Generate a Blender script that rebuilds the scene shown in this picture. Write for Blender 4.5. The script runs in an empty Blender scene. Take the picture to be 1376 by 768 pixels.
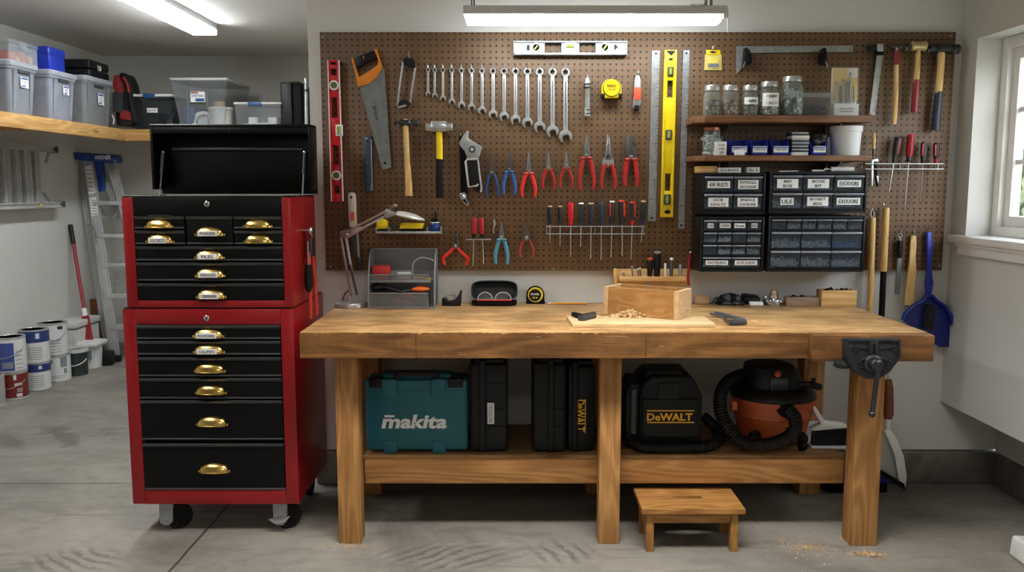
import bpy, bmesh, math, random
from mathutils import Vector, Matrix, Euler
R = random.Random(11)
PI = math.pi
# camera model: eye at (0,0,1.48), pitched down; a pixel of the 1376x768 frame becomes a point on a known plane
FL = 1130.0; PITCH = math.atan(134/FL); CXP, CYP, EYE = 688.0, 384.0, 1.48
cP, sP = math.cos(PITCH), math.sin(PITCH)
def ray(px, py):
    x = (px-CXP)/FL; y = -(py-CYP)/FL
    return Vector((x, cP+y*sP, -sP+y*cP))
def at(px, py, Y):
    d = ray(px, py); t = Y/d.y
    return Vector((d.x*t, Y, EYE+d.z*t))
def atz(px, py, z):
    d = ray(px, py); t = (z-EYE)/d.z
    return Vector((d.x*t, d.y*t, z))
def atx(px, py, X):
    d = ray(px, py); t = X/d.x
    return Vector((X, d.y*t, EYE+d.z*t))
scene = bpy.context.scene
COL = scene.collection
# ---------------------------------------------------------------- materials
def lin(h):
    h = h.lstrip('#'); o = []
    for i in (0, 2, 4):
        c = int(h[i:i+2], 16)/255
        o.append(c/12.92 if c <= .04045 else ((c+.055)/1.055)**2.4)
    return (o[0], o[1], o[2], 1)
MATS = {}
class NT:
    def __init__(s, name):
        s.m = bpy.data.materials.new(name); s.m.use_nodes = True
        s.t = s.m.node_tree; s.n = s.t.nodes; s.l = s.t.links
        s.b = s.n['Principled BSDF']; s.out = s.n['Material Output']
    def new(s, typ, **kw):
        nd = s.n.new(typ)
        for k, v in kw.items(): setattr(nd, k, v)
        return nd
    def link(s, a, b): s.l.new(a, b)
    def math(s, op, a, b=None, c=None):
        nd = s.new('ShaderNodeMath', operation=op)
        for i, v in enumerate((a, b, c)):
            if v is None: continue
            if isinstance(v, (int, float)): nd.inputs[i].default_value = v
            else: s.link(v, nd.inputs[i])
        return nd.outputs[0]
    def coords(s, scale=(1, 1, 1), loc=(0, 0, 0), rot=(0, 0, 0)):
        tc = s.new('ShaderNodeTexCoord'); mp = s.new('ShaderNodeMapping')
        mp.inputs['Scale'].default_value = scale; mp.inputs['Location'].default_value = loc; mp.inputs['Rotation'].default_value = rot
        s.link(tc.outputs['Object'], mp.inputs[0]); return mp.outputs[0]
    def noise(s, vec, scale, detail=3, rough=.55, dist=0):
        nd = s.new('ShaderNodeTexNoise'); nd.inputs['Scale'].default_value = scale; nd.inputs['Detail'].default_value = detail
        nd.inputs['Roughness'].default_value = rough; nd.inputs['Distortion'].default_value = dist
        s.link(vec, nd.inputs['Vector']); return nd.outputs['Fac']
    def ramp(s, fac, stops):
        nd = s.new('ShaderNodeValToRGB'); el = nd.color_ramp.elements
        while len(el) < len(stops): el.new(.5)
        for e, (p, c) in zip(el, stops): e.position = p; e.color = c if not isinstance(c, str) else lin(c)
        s.link(fac, nd.inputs[0]); return nd.outputs[0]
    def mix(s, fac, a, b, mode='MIX'):
        nd = s.new('ShaderNodeMix', data_type='RGBA', blend_type=mode)
        for i, v in ((0, fac), (6, a), (7, b)):
            if isinstance(v, (int, float)): nd.inputs[i].default_value = v
            elif isinstance(v, str): nd.inputs[i].default_value = lin(v)
            elif isinstance(v, tuple): nd.inputs[i].default_value = v
            else: s.link(v, nd.inputs[i])
        return nd.outputs[2]
    def bump(s, h, strength=.2, dist=.002):
        nd = s.new('ShaderNodeBump'); nd.inputs['Strength'].default_value = strength; nd.inputs['Distance'].default_value = dist
        s.link(h, nd.inputs['Height']); s.link(nd.outputs[0], s.b.inputs['Normal'])
def plain(name, hexc, rough=.5, metal=0, var=.12, nscale=9, bump=0, spec=None):
    if name in MATS: return MATS[name]
    N = NT(name); v = N.coords(); f = N.noise(v, nscale, 4)
    c = lin(hexc); lo = tuple(x*(1-var) for x in c[:3])+(1,); hi = tuple(min(1, x*(1+var)) for x in c[:3])+(1,)
    N.link(N.ramp(f, [(.3, lo), (.7, hi)]), N.b.inputs['Base Color'])
    N.link(N.math('MULTIPLY_ADD', f, .15, rough-.075), N.b.inputs['Roughness'])
    N.b.inputs['Metallic'].default_value = metal
    if spec is not None: N.b.inputs['Specular IOR Level'].default_value = spec
    if bump: N.bump(N.noise(v, nscale*12, 2), bump, .001)
    MATS[name] = N.m; return N.m
def wood(name, dark, lite, axis='X', scale=1.0, rough=.55, contrast=1, blot=0, bump=.15, knots=.6):
    if name in MATS: return MATS[name]
    N = NT(name)
    def ax(al, ac): return tuple(x*scale for x in {'X': (al, ac, ac), 'Y': (ac, al, ac), 'Z': (ac, ac, al)}[axis])
    off = (R.random()*9, R.random()*9, R.random()*9)
    a = N.noise(N.coords(ax(.8, 7), off), 1.5, 1.5, .4, .12)
    ring = N.math('MULTIPLY_ADD', N.math('SINE', N.math('MULTIPLY', a, 62)), .5, .5)
    ring = N.math('POWER', ring, 1.6)
    fine = N.noise(N.coords(ax(5, 190)), 1, 3, .6); mid = N.noise(N.coords(ax(.9, 5), off), 2.5, 5, .65)
    f = N.math('ADD', N.math('MULTIPLY', ring, .22), N.math('ADD', N.math('MULTIPLY', fine, .4), N.math('MULTIPLY', mid, .55)))
    d = .23/contrast; ld, ll = lin(dark), lin(lite)
    c = N.ramp(f, [(.6-d, dark), (.6, tuple((x+y)/2 for x, y in zip(ld, ll))), (.6+d, lite)])
    vo = N.new('ShaderNodeTexVoronoi'); vo.inputs['Scale'].default_value = 1; N.link(N.coords(ax(2.4, 8), (3, 7, 1)), vo.inputs['Vector'])
    sp = N.new('ShaderNodeSeparateColor'); N.link(vo.outputs['Color'], sp.inputs[0])
    k = N.math('MULTIPLY', N.ramp(vo.outputs['Distance'], [(.05, (1, 1, 1, 1)), (.13, (0, 0, 0, 1))]), N.math('GREATER_THAN', sp.outputs[0], .62))
    c = N.mix(N.math('MULTIPLY', k, knots), c, '#3a2110')
    if blot:
        bl = N.noise(N.coords((1, 1, 1)), 4.5, 7, .7)
        c = N.mix(N.math('MULTIPLY', N.ramp(bl, [(.45, (0, 0, 0, 1)), (.7, (1, 1, 1, 1))]), blot), c, tuple(x*.35 for x in ld[:3])+(1,))
        c = N.mix(N.math('MULTIPLY', N.ramp(bl, [(.3, (1, 1, 1, 1)), (.45, (0, 0, 0, 1))]), blot*.7), c, tuple(min(1, x*1.25) for x in ll[:3])+(1,))
        s2 = N.noise(N.coords(ax(3, 40)), 3, 4, .7)
        c = N.mix(N.math('MULTIPLY', N.ramp(s2, [(.66, (0, 0, 0, 1)), (.7, (1, 1, 1, 1))]), blot*.7), c, '#d9c29a')
        s3 = N.noise(N.coords(ax(2.2, 60), (5, 2, 8)), 2.4, 3, .6)
        c = N.mix(N.math('MULTIPLY', N.ramp(s3, [(.3, (1, 1, 1, 1)), (.36, (0, 0, 0, 1))]), blot), c, '#22150b')
    N.link(c, N.b.inputs['Base Color']); N.b.inputs['Roughness'].default_value = rough; N.b.inputs['Specular IOR Level'].default_value = .3
    if bump: N.bump(f, bump, .002)
    MATS[name] = N.m; return N.m
def clear(name, hexc='#ffffff', alpha=.22, rough=.08, body='#dfe3e3', edge=.25):
    if name in MATS: return MATS[name]
    N = NT(name); tr = N.new('ShaderNodeBsdfTransparent'); tr.inputs[0].default_value = lin(hexc)
    mx = N.new('ShaderNodeMixShader'); fr = N.new('ShaderNodeLayerWeight'); fr.inputs[0].default_value = .2
    N.link(N.math('MULTIPLY_ADD', fr.outputs['Facing'], edge, alpha), mx.inputs[0])
    N.b.inputs['Base Color'].default_value = lin(body); N.b.inputs['Roughness'].default_value = rough
    N.link(tr.outputs[0], mx.inputs[1]); N.link(N.b.outputs[0], mx.inputs[2]); N.link(mx.outputs[0], N.out.inputs[0])
    MATS[name] = N.m; return N.m
def speckle(name, cols, scale=60, rough=.4, metal=0):
    if name in MATS: return MATS[name]
    N = NT(name); v = N.coords(); vo = N.new('ShaderNodeTexVoronoi'); vo.inputs['Scale'].default_value = scale; N.link(v, vo.inputs[0])
    sep = N.new('ShaderNodeSeparateColor'); N.link(vo.outputs['Color'], sep.inputs[0])
    n = len(cols); c = N.ramp(sep.outputs[0], [(i/n, cols[i]) for i in range(n)])
    e = N.ramp(vo.outputs['Distance'], [(.25, (1, 1, 1, 1)), (.6, (.08, .08, .08, 1))])
    N.link(N.mix(1.0, c, e, 'MULTIPLY'), N.b.inputs['Base Color'])
    N.b.inputs['Roughness'].default_value = rough; N.b.inputs['Metallic'].default_value = metal
    N.bump(N.math('SUBTRACT', 1.0, vo.outputs['Distance']), .8, .004)
    MATS[name] = N.m; return N.m
def glow(name, hexc, strength):
    if name in MATS: return MATS[name]
    N = NT(name); N.b.inputs['Emission Color'].default_value = lin(hexc); N.b.inputs['Emission Strength'].default_value = strength
    N.b.inputs['Base Color'].default_value = lin(hexc); MATS[name] = N.m; return N.m
# ---------------------------------------------------------------- mesh collecting
TEXTC = {}
def text_geo(s, bold=0):
    if (s, bold) in TEXTC: return TEXTC[(s, bold)]
    cu = bpy.data.curves.new('lettering', 'FONT'); cu.body = s; cu.size = 1; cu.resolution_u = 2; cu.offset = bold; cu.fill_mode = 'BOTH'; cu.extrude = .02
    cu.align_x = 'CENTER'; cu.align_y = 'CENTER'
    o = bpy.data.objects.new('lettering_tmp', cu); COL.objects.link(o)
    dg = bpy.context.evaluated_depsgraph_get(); dg.update()
    me = bpy.data.meshes.new_from_object(o.evaluated_get(dg))
    vs = [v.co.copy() for v in me.vertices]; fs = [tuple(p.vertices) for p in me.polygons]
    bpy.data.objects.remove(o); bpy.data.curves.remove(cu); bpy.data.meshes.remove(me)
    xs = [v.x for v in vs]; ys = [v.y for v in vs]
    cx, cy = (min(xs)+max(xs))/2, (min(ys)+max(ys))/2; w, h = max(xs)-min(xs), max(ys)-min(ys)
    vs = [Vector(((v.x-cx), (v.y-cy), v.z)) for v in vs]
    TEXTC[(s, bold)] = (vs, fs, w, h); return TEXTC[(s, bold)]
class MB:
    def __init__(s): s.v = []; s.f = []; s.fm = []; s.mats = []; s.M = None
    def add(s, vs, fs, mat, bevel=0, seg=2, M=None):
        vs = [Vector(v) for v in vs]
        if bevel > 0:
            bm = bmesh.new(); bv = [bm.verts.new(v) for v in vs]
            for f in fs:
                try: bm.faces.new([bv[i] for i in f])
                except ValueError: pass
            bmesh.ops.recalc_face_normals(bm, faces=bm.faces)
            ed = [e for e in bm.edges if len(e.link_faces) == 2 and e.calc_face_angle(0) > .5]
            bmesh.ops.bevel(bm, geom=ed, offset=bevel, segments=seg, profile=.5, affect='EDGES', clamp_overlap=True)
            bm.verts.index_update(); vs = [v.co.copy() for v in bm.verts]; fs = [[v.index for v in f.verts] for f in bm.faces]; bm.free()
        if M is not None: vs = [M @ v for v in vs]
        if s.M is not None: vs = [s.M @ v for v in vs]
        o = len(s.v); s.v += vs
        if mat not in s.mats: s.mats.append(mat)
        k = s.mats.index(mat)
        for f in fs: s.f.append([i+o for i in f]); s.fm.append(k)
        return s
    def box(s, a, b, mat, bevel=0, seg=2, M=None):
        x0, y0, z0 = (min(p, q) for p, q in zip(a, b)); x1, y1, z1 = (max(p, q) for p, q in zip(a, b))
        v = [(x0, y0, z0), (x1, y0, z0), (x1, y1, z0), (x0, y1, z0), (x0, y0, z1), (x1, y0, z1), (x1, y1, z1), (x0, y1, z1)]
        return s.add(v, [(0, 3, 2, 1), (4, 5, 6, 7), (0, 1, 5, 4), (1, 2, 6, 5), (2, 3, 7, 6), (3, 0, 4, 7)], mat, bevel, seg, M)
    def obox(s, c, size, mat, rot=(0, 0, 0), bevel=0, seg=2):
        h = [x/2 for x in size]
        return s.box((-h[0], -h[1], -h[2]), h, mat, bevel, seg, Matrix.Translation(c) @ Euler(rot).to_matrix().to_4x4())
    def bar(s, p, q, w, t, mat, bevel=0, up=(0, 0, 1)):
        p = Vector(p); q = Vector(q); d = (q-p); L = d.length; z = d.normalized(); u = Vector(up)
        if abs(z.dot(u)) > .98: u = Vector((0, 1, 0))
        x = u.cross(z).normalized(); y = z.cross(x)
        M = Matrix((x, y, z)).transposed().to_4x4(); M.translation = (p+q)/2
        return s.box((-w/2, -t/2, -L/2), (w/2, t/2, L/2), mat, bevel, 2, M)
    def extr(s, pts, vec, mat, bevel=0, seg=2, M=None):
        n = len(pts); a = [Vector(p) for p in pts]; b = [p+Vector(vec) for p in a]
        fs = [list(range(n)), list(range(2*n-1, n-1, -1))]+[(i, (i+1) % n, n+(i+1) % n, n+i) for i in range(n)]
        return s.add(a+b, fs, mat, bevel, seg, M)
    def prism(s, xz, y0, y1, mat, bevel=0, seg=2, M=None):
        return s.extr([(x, y0, z) for x, z in xz], (0, y1-y0, 0), mat, bevel, seg, M)
    def pp(s, pts, Yf, t, mat, bevel=0, seg=2):          # pixel outline on the plane Y=Yf, thickness t going back
        return s.extr([at(x, y, Yf) for x, y in pts], (0, t, 0), mat, bevel, seg)
    def loft(s, rings, mat, closed=True, cap=True, loop=False):
        n = len(rings[0]); vs = [v for r in rings for v in r]; fs = []
        m = len(rings)
        for i in range(m if loop else m-1):
            for j in range(n if closed else n-1):
                k = (j+1) % n; i2 = (i+1) % m
                fs.append((i*n+j, i*n+k, i2*n+k, i2*n+j))
        if cap and not loop: fs += [list(range(n))[::-1], list(range((m-1)*n, m*n))]
        return s.add(vs, fs, mat)
    def tube(s, pts, r, mat, n=8, ry=1.0, loop=False, ref=(0, 1, 0)):
        pts = [Vector(p) for p in pts]; m = len(pts)
        rs = r if isinstance(r, (list, tuple)) else [r]*m
        rings = []; w = None
        for i in range(m):
            t = (pts[(i+1) % m]-pts[i-1]) if loop else (pts[min(i+1, m-1)]-pts[max(i-1, 0)])
            t = t.normalized() if t.length > 1e-9 else Vector((0, 0, 1))
            if w is None:
                w = Vector(ref)
                if abs(w.dot(t)) > .95: w = Vector((1, 0, 0)) if abs(t.x) < .9 else Vector((0, 0, 1))
            w = (w-t*w.dot(t)).normalized(); u = w.cross(t)
            rings.append([pts[i]+u*(math.cos(2*PI*k/n)*rs[i])+w*(math.sin(2*PI*k/n)*rs[i]*ry) for k in range(n)])
        return s.loft(rings, mat, loop=loop)
    def lathe(s, prof, o, mat, n=20, axis=(0, 0, 1), cap=True, sq=(1, 1)):
        a = Vector(axis).normalized(); u = Vector((1, 0, 0)) if abs(a.x) < .9 else Vector((0, 1, 0))
        u = (u-a*u.dot(a)).normalized(); w = a.cross(u); o = Vector(o)
        rings = [[o+a*z+u*(math.cos(2*PI*k/n)*r*sq[0])+w*(math.sin(2*PI*k/n)*r*sq[1]) for k in range(n)] for r, z in prof]
        return s.loft(rings, mat, cap=cap)
    def cyl(s, p, q, r, mat, r2=None, n=12):
        p = Vector(p); q = Vector(q); d = q-p
        return s.lathe([(r, 0), (r if r2 is None else r2, d.length)], p, mat, n, d)
    def ball(s, c, r, mat, n=12, m=8):
        r = r if isinstance(r, (tuple, list)) else (r, r, r); c = Vector(c)
        rings = [[c+Vector((math.cos(2*PI*k/n)*math.sin(PI*i/m)*r[0], math.sin(2*PI*k/n)*math.sin(PI*i/m)*r[1], -math.cos(PI*i/m)*r[2])) for k in range(n)] for i in range(1, m)]
        return s.loft(rings, mat)
    def ring(s, c, ro, ri, t, mat, n=20, axis=(0, 1, 0)):   # flat annulus, thickness t along axis
        prof = [(ro, 0), (ro, t), (ri, t), (ri, 0)]
        a = Vector(axis).normalized(); u = Vector((1, 0, 0)) if abs(a.x) < .9 else Vector((0, 1, 0)); w = a.cross(u); c = Vector(c)
        rings = [[c+a*z+(u*math.cos(2*PI*k/n)+w*math.sin(2*PI*k/n))*r for k in range(n)] for r, z in prof]
        return s.loft(rings, mat, loop=True)
    def text(s, txt, c, h, mat, w=None, bold=0, shear=0, rot=0, face='-Y', t=.0012, M3=None):
        vs, fs, W, Hh = text_geo(txt, bold)
        k = h/Hh; kx = min(w/W, k*1.35) if w else k
        cr, sr = math.cos(rot), math.sin(rot); c = Vector(c); out = []
        for v in vs:
            x = v.x*kx+shear*v.y*k; y = v.y*k; z = v.z/.02*t/2
            x, y = x*cr-y*sr, x*sr+y*cr
            if M3 is not None: out.append(c+M3 @ Vector((x, y, z)))
            elif face == '-Y': out.append(c+Vector((x, -z, y)))
            elif face == '+X': out.append(c+Vector((z, x, y)))
            else: out.append(c+Vector((x, y, z)))
        return s.add(out, fs, mat)
    def bounds(s):
        return [min(v[i] for v in s.v) for i in range(3)], [max(v[i] for v in s.v) for i in range(3)]
    def build(s, name, org):
        me = bpy.data.meshes.new(name)
        me.from_pydata([v-org for v in s.v], [], s.f)
        for m in s.mats: me.materials.append(m)
        me.polygons.foreach_set('material_index', s.fm)
        bm = bmesh.new(); bm.from_mesh(me); bmesh.ops.recalc_face_normals(bm, faces=bm.faces); bm.to_mesh(me); bm.free()
        me.polygons.foreach_set('use_smooth', [True]*len(me.polygons))
        try: me.set_sharp_from_angle(angle=math.radians(38))
        except Exception: pass
        o = bpy.data.objects.new(name, me); COL.objects.link(o); return o
ORG = {}
def tag(o, label=None, cat=None, group=None, kind=None):
    if label: o['label'] = label
    if cat: o['category'] = cat
    if group: o['group'] = group
    if kind: o['kind'] = kind
    return o
def thing(name, label, cat, loc, group=None):
    o = bpy.data.objects.new(name, None); COL.objects.link(o); o.location = loc; o.empty_display_size = .05
    ORG[o.name] = Vector(loc); return tag(o, label, cat, group)
def part(root, name, mb, label=None, kind=None):
    g = ORG[root.name]; o = mb.build(name, g); o.parent = root; ORG[o.name] = g
    return tag(o, label, None, None, kind)
def solo(name, mb, label, cat, group=None, kind=None):
    a, b = mb.bounds(); g = Vector(((a[0]+b[0])/2, (a[1]+b[1])/2, a[2]))
    o = mb.build(name, g); o.location = g; ORG[o.name] = g
    return tag(o, label, cat, group, kind)
def struct(name, mb, parent=None):
    if parent is not None:
        return part(parent, name, mb)
    o = mb.build(name, Vector((0, 0, 0))); ORG[o.name] = Vector((0, 0, 0)); return tag(o, kind='structure')
def smooth(pts, k=6, loop=False):
    p = [Vector(q) for q in pts]; n = len(p); out = []
    for i in range(n if loop else n-1):
        if loop: a, b, c, d = p[i-1], p[i], p[(i+1) % n], p[(i+2) % n]
        else: a, b, c, d = p[max(i-1, 0)], p[i], p[i+1], p[min(i+2, n-1)]
        for j in range(k):
            t = j/k
            out.append(.5*((2*b)+(c-a)*t+(2*a-5*b+4*c-d)*t*t+(3*b-a-3*c+d)*t**3))
    if not loop: out.append(p[-1])
    return out
def lerp(a, b, t): return a+(b-a)*t
def rectpx(x0, y0, x1, y1, Y):                             # X0,X1,Z0,Z1 of a pixel rectangle on the plane Y
    ym = (y0+y1)/2; xm = (x0+x1)/2
    return at(x0, ym, Y).x, at(x1, ym, Y).x, at(xm, y1, Y).z, at(xm, y0, Y).z
def ordinal(i): return ('first second third fourth fifth sixth seventh eighth ninth tenth eleventh twelfth thirteenth fourteenth').split()[i]
# palette
BLACK = plain('black_plastic', '#111214', .45, spec=.3); MATTE = plain('matte_black', '#090a0a', .7, spec=.2)
RUBBER = plain('black_rubber', '#121212', .75, spec=.25); CHROME = plain('chrome', '#c9ccd0', .18, 1); STEEL = plain('steel', '#a9adb0', .32, 1, .2)
SATIN = plain('satin_steel', '#b8bbba', .38, .8, .18, 30); DKSTEEL = plain('dark_steel', '#4b4d50', .4, .9); IRON = plain('cast_iron', '#35373a', .55, .6, .25, 20, .15)
ALU = plain('aluminium', '#bfc0c0', .42, .4, .15); WHITE = plain('white_plastic', '#e9e9e6', .45); PAPER = plain('paper', '#f0f0ee', .8, 0, .03)
INK = plain('ink', '#222326', .7); GREYINK = plain('grey_ink', '#6a6d72', .7); BRASS = plain('brass', '#d9b86a', .22, 1, .15)
REDP = plain('red_grip', '#b3241f', .42); ORANGE = plain('orange_plastic', '#e0621c', .45); YEL = plain('yellow_plastic', '#f2d410', .42)
BLUEG = plain('blue_grip', '#2f64ad', .45); NAVY = plain('navy_grip', '#26456f', .45); TEALG = plain('teal_grip', '#4d93ad', .45)
BLUE = plain('blue_plastic', '#1c34a8', .42); GREY = plain('grey_plastic', '#858a93', .5); DGREY = plain('dark_grey_plastic', '#3a3d40', .5)
PINE = wood('pine', '#c99a5b', '#ecc98d', 'X', 1, .6); PINEZ = wood('pine_upright', '#c08a4c', '#e6bd7c', 'Z', 1, .6)
ASH = wood('ash_handle', '#c79a58', '#eccb8c', 'Z', 2, .45)
GLASS = clear('clear_glass', '#f6faf8', .05, .05, '#dfe3e3', .3); CLEARP = clear('clear_plastic', '#f0f3f4', .13, .2)
# ---------------------------------------------------------------- the setting
def wall_mat(name, hexc):
    N = NT(name); v = N.coords(); f = N.noise(v, 1.3, 5, .6); c = lin(hexc)
    N.link(N.ramp(f, [(.3, tuple(x*.9 for x in c[:3])+(1,)), (.7, c)]), N.b.inputs['Base Color'])
    N.b.inputs['Roughness'].default_value = .75; N.bump(N.noise(v, 160, 2), .12, .001); return N.m
WALL = wall_mat('painted_drywall', '#d6d5cf'); WALLR = wall_mat('painted_drywall_side', '#d6d5cf')
N = NT('ceiling_paint'); v = N.coords(); N.b.inputs['Base Color'].default_value = lin('#e3e1da'); N.b.inputs['Roughness'].default_value = .9
N.bump(N.noise(v, 70, 4, .7), .5, .004); CEIL = N.m
def concrete(name, hexc, marks):
    N = NT(name); tc = N.new('ShaderNodeTexCoord'); v = tc.outputs['Object']; c = lin(hexc)
    def sh(k): return tuple(x*k for x in c[:3])+(1,)
    a = N.noise(v, .9, 7, .62, .8); b = N.noise(v, 14, 5, .7)
    st = N.new('ShaderNodeMapping'); st.inputs['Scale'].default_value = (1.2, 4.5, 1); st.inputs['Rotation'].default_value = (0, 0, .35); N.link(v, st.inputs[0])
    tr = N.noise(st.outputs[0], 2.2, 6, .65, 1.2)
    col = N.ramp(a, [(.34, sh(.42)), (.5, sh(.9)), (.66, sh(1.2))])
    col = N.mix(N.math('MULTIPLY', N.ramp(b, [(.35, (1, 1, 1, 1)), (.6, (0, 0, 0, 1))]), .22), col, sh(.5))
    col = N.mix(N.math('MULTIPLY', N.ramp(tr, [(.52, (0, 0, 0, 1)), (.66, (1, 1, 1, 1))]), .55), col, sh(.5))
    col = N.mix(N.math('MULTIPLY', N.ramp(tr, [(.3, (1, 1, 1, 1)), (.42, (0, 0, 0, 1))]), .3), col, sh(1.3))
    sp = N.noise(v, 26, 2, .5); pit = N.ramp(sp, [(.72, (0, 0, 0, 1)), (.76, (1, 1, 1, 1))])
    col = N.mix(N.math('MULTIPLY', pit, .45), col, sh(.3))
    sep = N.new('ShaderNodeSeparateXYZ'); N.link(v, sep.inputs[0]); x, y = sep.outputs[0], sep.outputs[1]
    if marks:
        wob = N.math('MULTIPLY', N.math('SUBTRACT', N.noise(v, 3, 2), .5), .012)
        ln = None
        for ax, pos, lim in ((y, 4.075, N.math('LESS_THAN', x, -1.0)), (x, -1.327, N.math('LESS_THAN', y, 4.07))):
            d = N.math('ABSOLUTE', N.math('ADD', N.math('SUBTRACT', ax, pos), wob))
            q = N.math('MULTIPLY', N.math('LESS_THAN', d, .0055), lim)
            ln = q if ln is None else N.math('MAXIMUM', ln, q)
        col = N.mix(N.math('MULTIPLY', ln, .85), col, '#25221e')
        # long curved mop sweeps on the slab
        for cx, cy, rx, ry, ox, oy in ((-1.73, 3.2, .24, .15, -1.2, 3.9), (-.25, 3.24, .36, .16, .55, 2.2), (.2, 3.27, .17, .14, 1.6, 3.9), (-2.75, 4.85, .55, .3, -4.5, 3.5)):
            ex = N.math('DIVIDE', N.math('SUBTRACT', x, cx), rx); ey = N.math('DIVIDE', N.math('SUBTRACT', y, cy), ry)
            e = N.math('SQRT', N.math('ADD', N.math('MULTIPLY', ex, ex), N.math('MULTIPLY', ey, ey)))
            e = N.math('ADD', e, N.math('MULTIPLY', N.math('SUBTRACT', N.noise(v, 9, 4), .5), .9))
            msk = N.ramp(e, [(.45, (1, 1, 1, 1)), (.95, (0, 0, 0, 1))])
            dx = N.math('SUBTRACT', x, ox); dy = N.math('SUBTRACT', y, oy)
            rr = N.math('SQRT', N.math('ADD', N.math('MULTIPLY', dx, dx), N.math('MULTIPLY', dy, dy)))
            rr = N.math('ADD', rr, N.math('MULTIPLY', N.noise(v, 3.5, 4), .13))
            sw = N.math('SINE', N.math('MULTIPLY', rr, 120 if ox != -4.5 else 22))
            sw = N.ramp(N.math('MULTIPLY_ADD', sw, .5, N.math('MULTIPLY_ADD', N.noise(v, 14, 5, .75), 2.8, -1.0)), [(.35, (0, 0, 0, 1)), (.8, (1, 1, 1, 1))])
            col = N.mix(N.math('MULTIPLY', N.math('MULTIPLY', msk, sw), .68), col, sh(.3))
    N.link(col, N.b.inputs['Base Color']); N.link(N.math('MULTIPLY_ADD', a, -.3, .78), N.b.inputs['Roughness'])
    N.bump(N.math('ADD', b, N.math('MULTIPLY', tr, .6)), .25, .003); return N.m
SLAB = concrete('concrete_slab', '#88837a', True); STEM = concrete('concrete_footing', '#827d73', False)
TRIM = plain('white_trim_paint', '#f0efea', .4, 0, .04)
YB, XR, XL, ZC, YA, XE = 4.085, 2.13, -3.75, 2.664, 7.9, -.965
m = MB(); m.box((-3.95, -3.0, -.15), (2.75, 8.1, 0), SLAB); struct('floor', m)
m = MB(); m.box((-3.95, -2.2, ZC), (2.75, 8.1, ZC+.12), CEIL); struct('ceiling', m)
m = MB(); m.box((XE, YB, .172), (2.43, YB+.14, ZC), WALL); struct('wall_back', m)
m = MB(); m.box((XE, YB+.14, 0), (XE+.14, YA, ZC), WALL); struct('wall_return', m)
m = MB(); m.box((XL, YA, 0), (XE+.14, YA+.14, ZC), WALL); struct('wall_alcove', m)
m = MB(); m.box((-3.95, -2.34, 0), (2.75, -2.2, ZC), WALL); struct('wall_front', m)
m = MB(); m.box((XL-.14, -2.2, 0), (XL, YA+.14, ZC), WALL); struct('wall_left', m)
m = MB(); m.box((XE-.01, YB-.025, 0), (2.43, YB+.14, .164), STEM, .006); struct('baseboard_back', m)
m = MB(); m.box((2.40, -2.2, 0), (2.55, YB-.025, .164), STEM, .006); struct('baseboard_right', m)
# right wall: furred out above z .42, deep window opening near the corner
wz0 = atx(1300, 318, XR).z; wz1 = atx(1311, 53, XR).z; wy1 = atx(1306, 180, XR).y; wy0 = 2.45; zb = .42
m = MB()
m.box((XR, -2.2, zb), (2.55, YB, wz0-.02), WALLR); m.box((XR, -2.2, wz0-.02), (2.35, YB, wz0), WALLR); m.box((XR, -2.2, wz1), (2.35, YB, ZC), WALLR)
m.box((XR, wy1, wz0), (2.35, YB, wz1), WALLR); m.box((XR, -2.2, wz0), (2.35, wy0, wz1), WALLR)
m.box((2.42, -2.2, .164), (2.6, YB, zb), WALLR)
struct('wall_right', m)
fx = XR+.115
win = MB()
for a, b in (((wy0, wz0), (wy0+.05, wz1)), ((wy1-.05, wz0), (wy1, wz1)), ((wy0+.05, wz0), (wy1-.05, wz0+.05)), ((wy0+.05, wz1-.05), (wy1-.05, wz1))):
    win.box((fx, a[0], a[1]), (fx+.09, b[0], b[1]), TRIM, .004)
ym = (wy0+wy1)/2
for (u0, u1) in ((wy0+.05, ym), (ym, wy1-.05)):
    for a, b in (((u0, wz0+.05), (u0+.05, wz1-.05)), ((u1-.05, wz0+.05), (u1, wz1-.05)), ((u0+.05, wz0+.05), (u1-.05, wz0+.1)), ((u0+.05, wz1-.1), (u1-.05, wz1-.05))):
        win.box((fx+.025, a[0], a[1]), (fx+.07, b[0], b[1]), TRIM, .004)
    for k in (1, 2):
        z = lerp(wz0+.1, wz1-.1, k/3+.012); win.box((fx+.04, u0+.05, z-.011), (fx+.06, u1-.05, z+.011), TRIM)
wo = struct('window_1', win)
gl = MB(); gl.box((fx+.048, wy0+.05, wz0+.05), (fx+.052, wy1-.05, wz1-.05), clear('window_glass', '#ffffff', .03, .02)); part(wo, 'window_pane', gl)
m = MB(); m.box((XR-.045, wy0-.1, wz0-.028), (fx-.001, wy1+.085, wz0+.005), TRIM, .005); m.box((XR-.02, wy0-.06, wz0-.085), (XR, wy1+.03, wz0-.028), TRIM, .004)
m.box((XR-.03, wy0-.06, wz0-.045), (XR, wy1+.035, wz0-.028), TRIM, .004); part(wo, 'window_sill', m)
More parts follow.
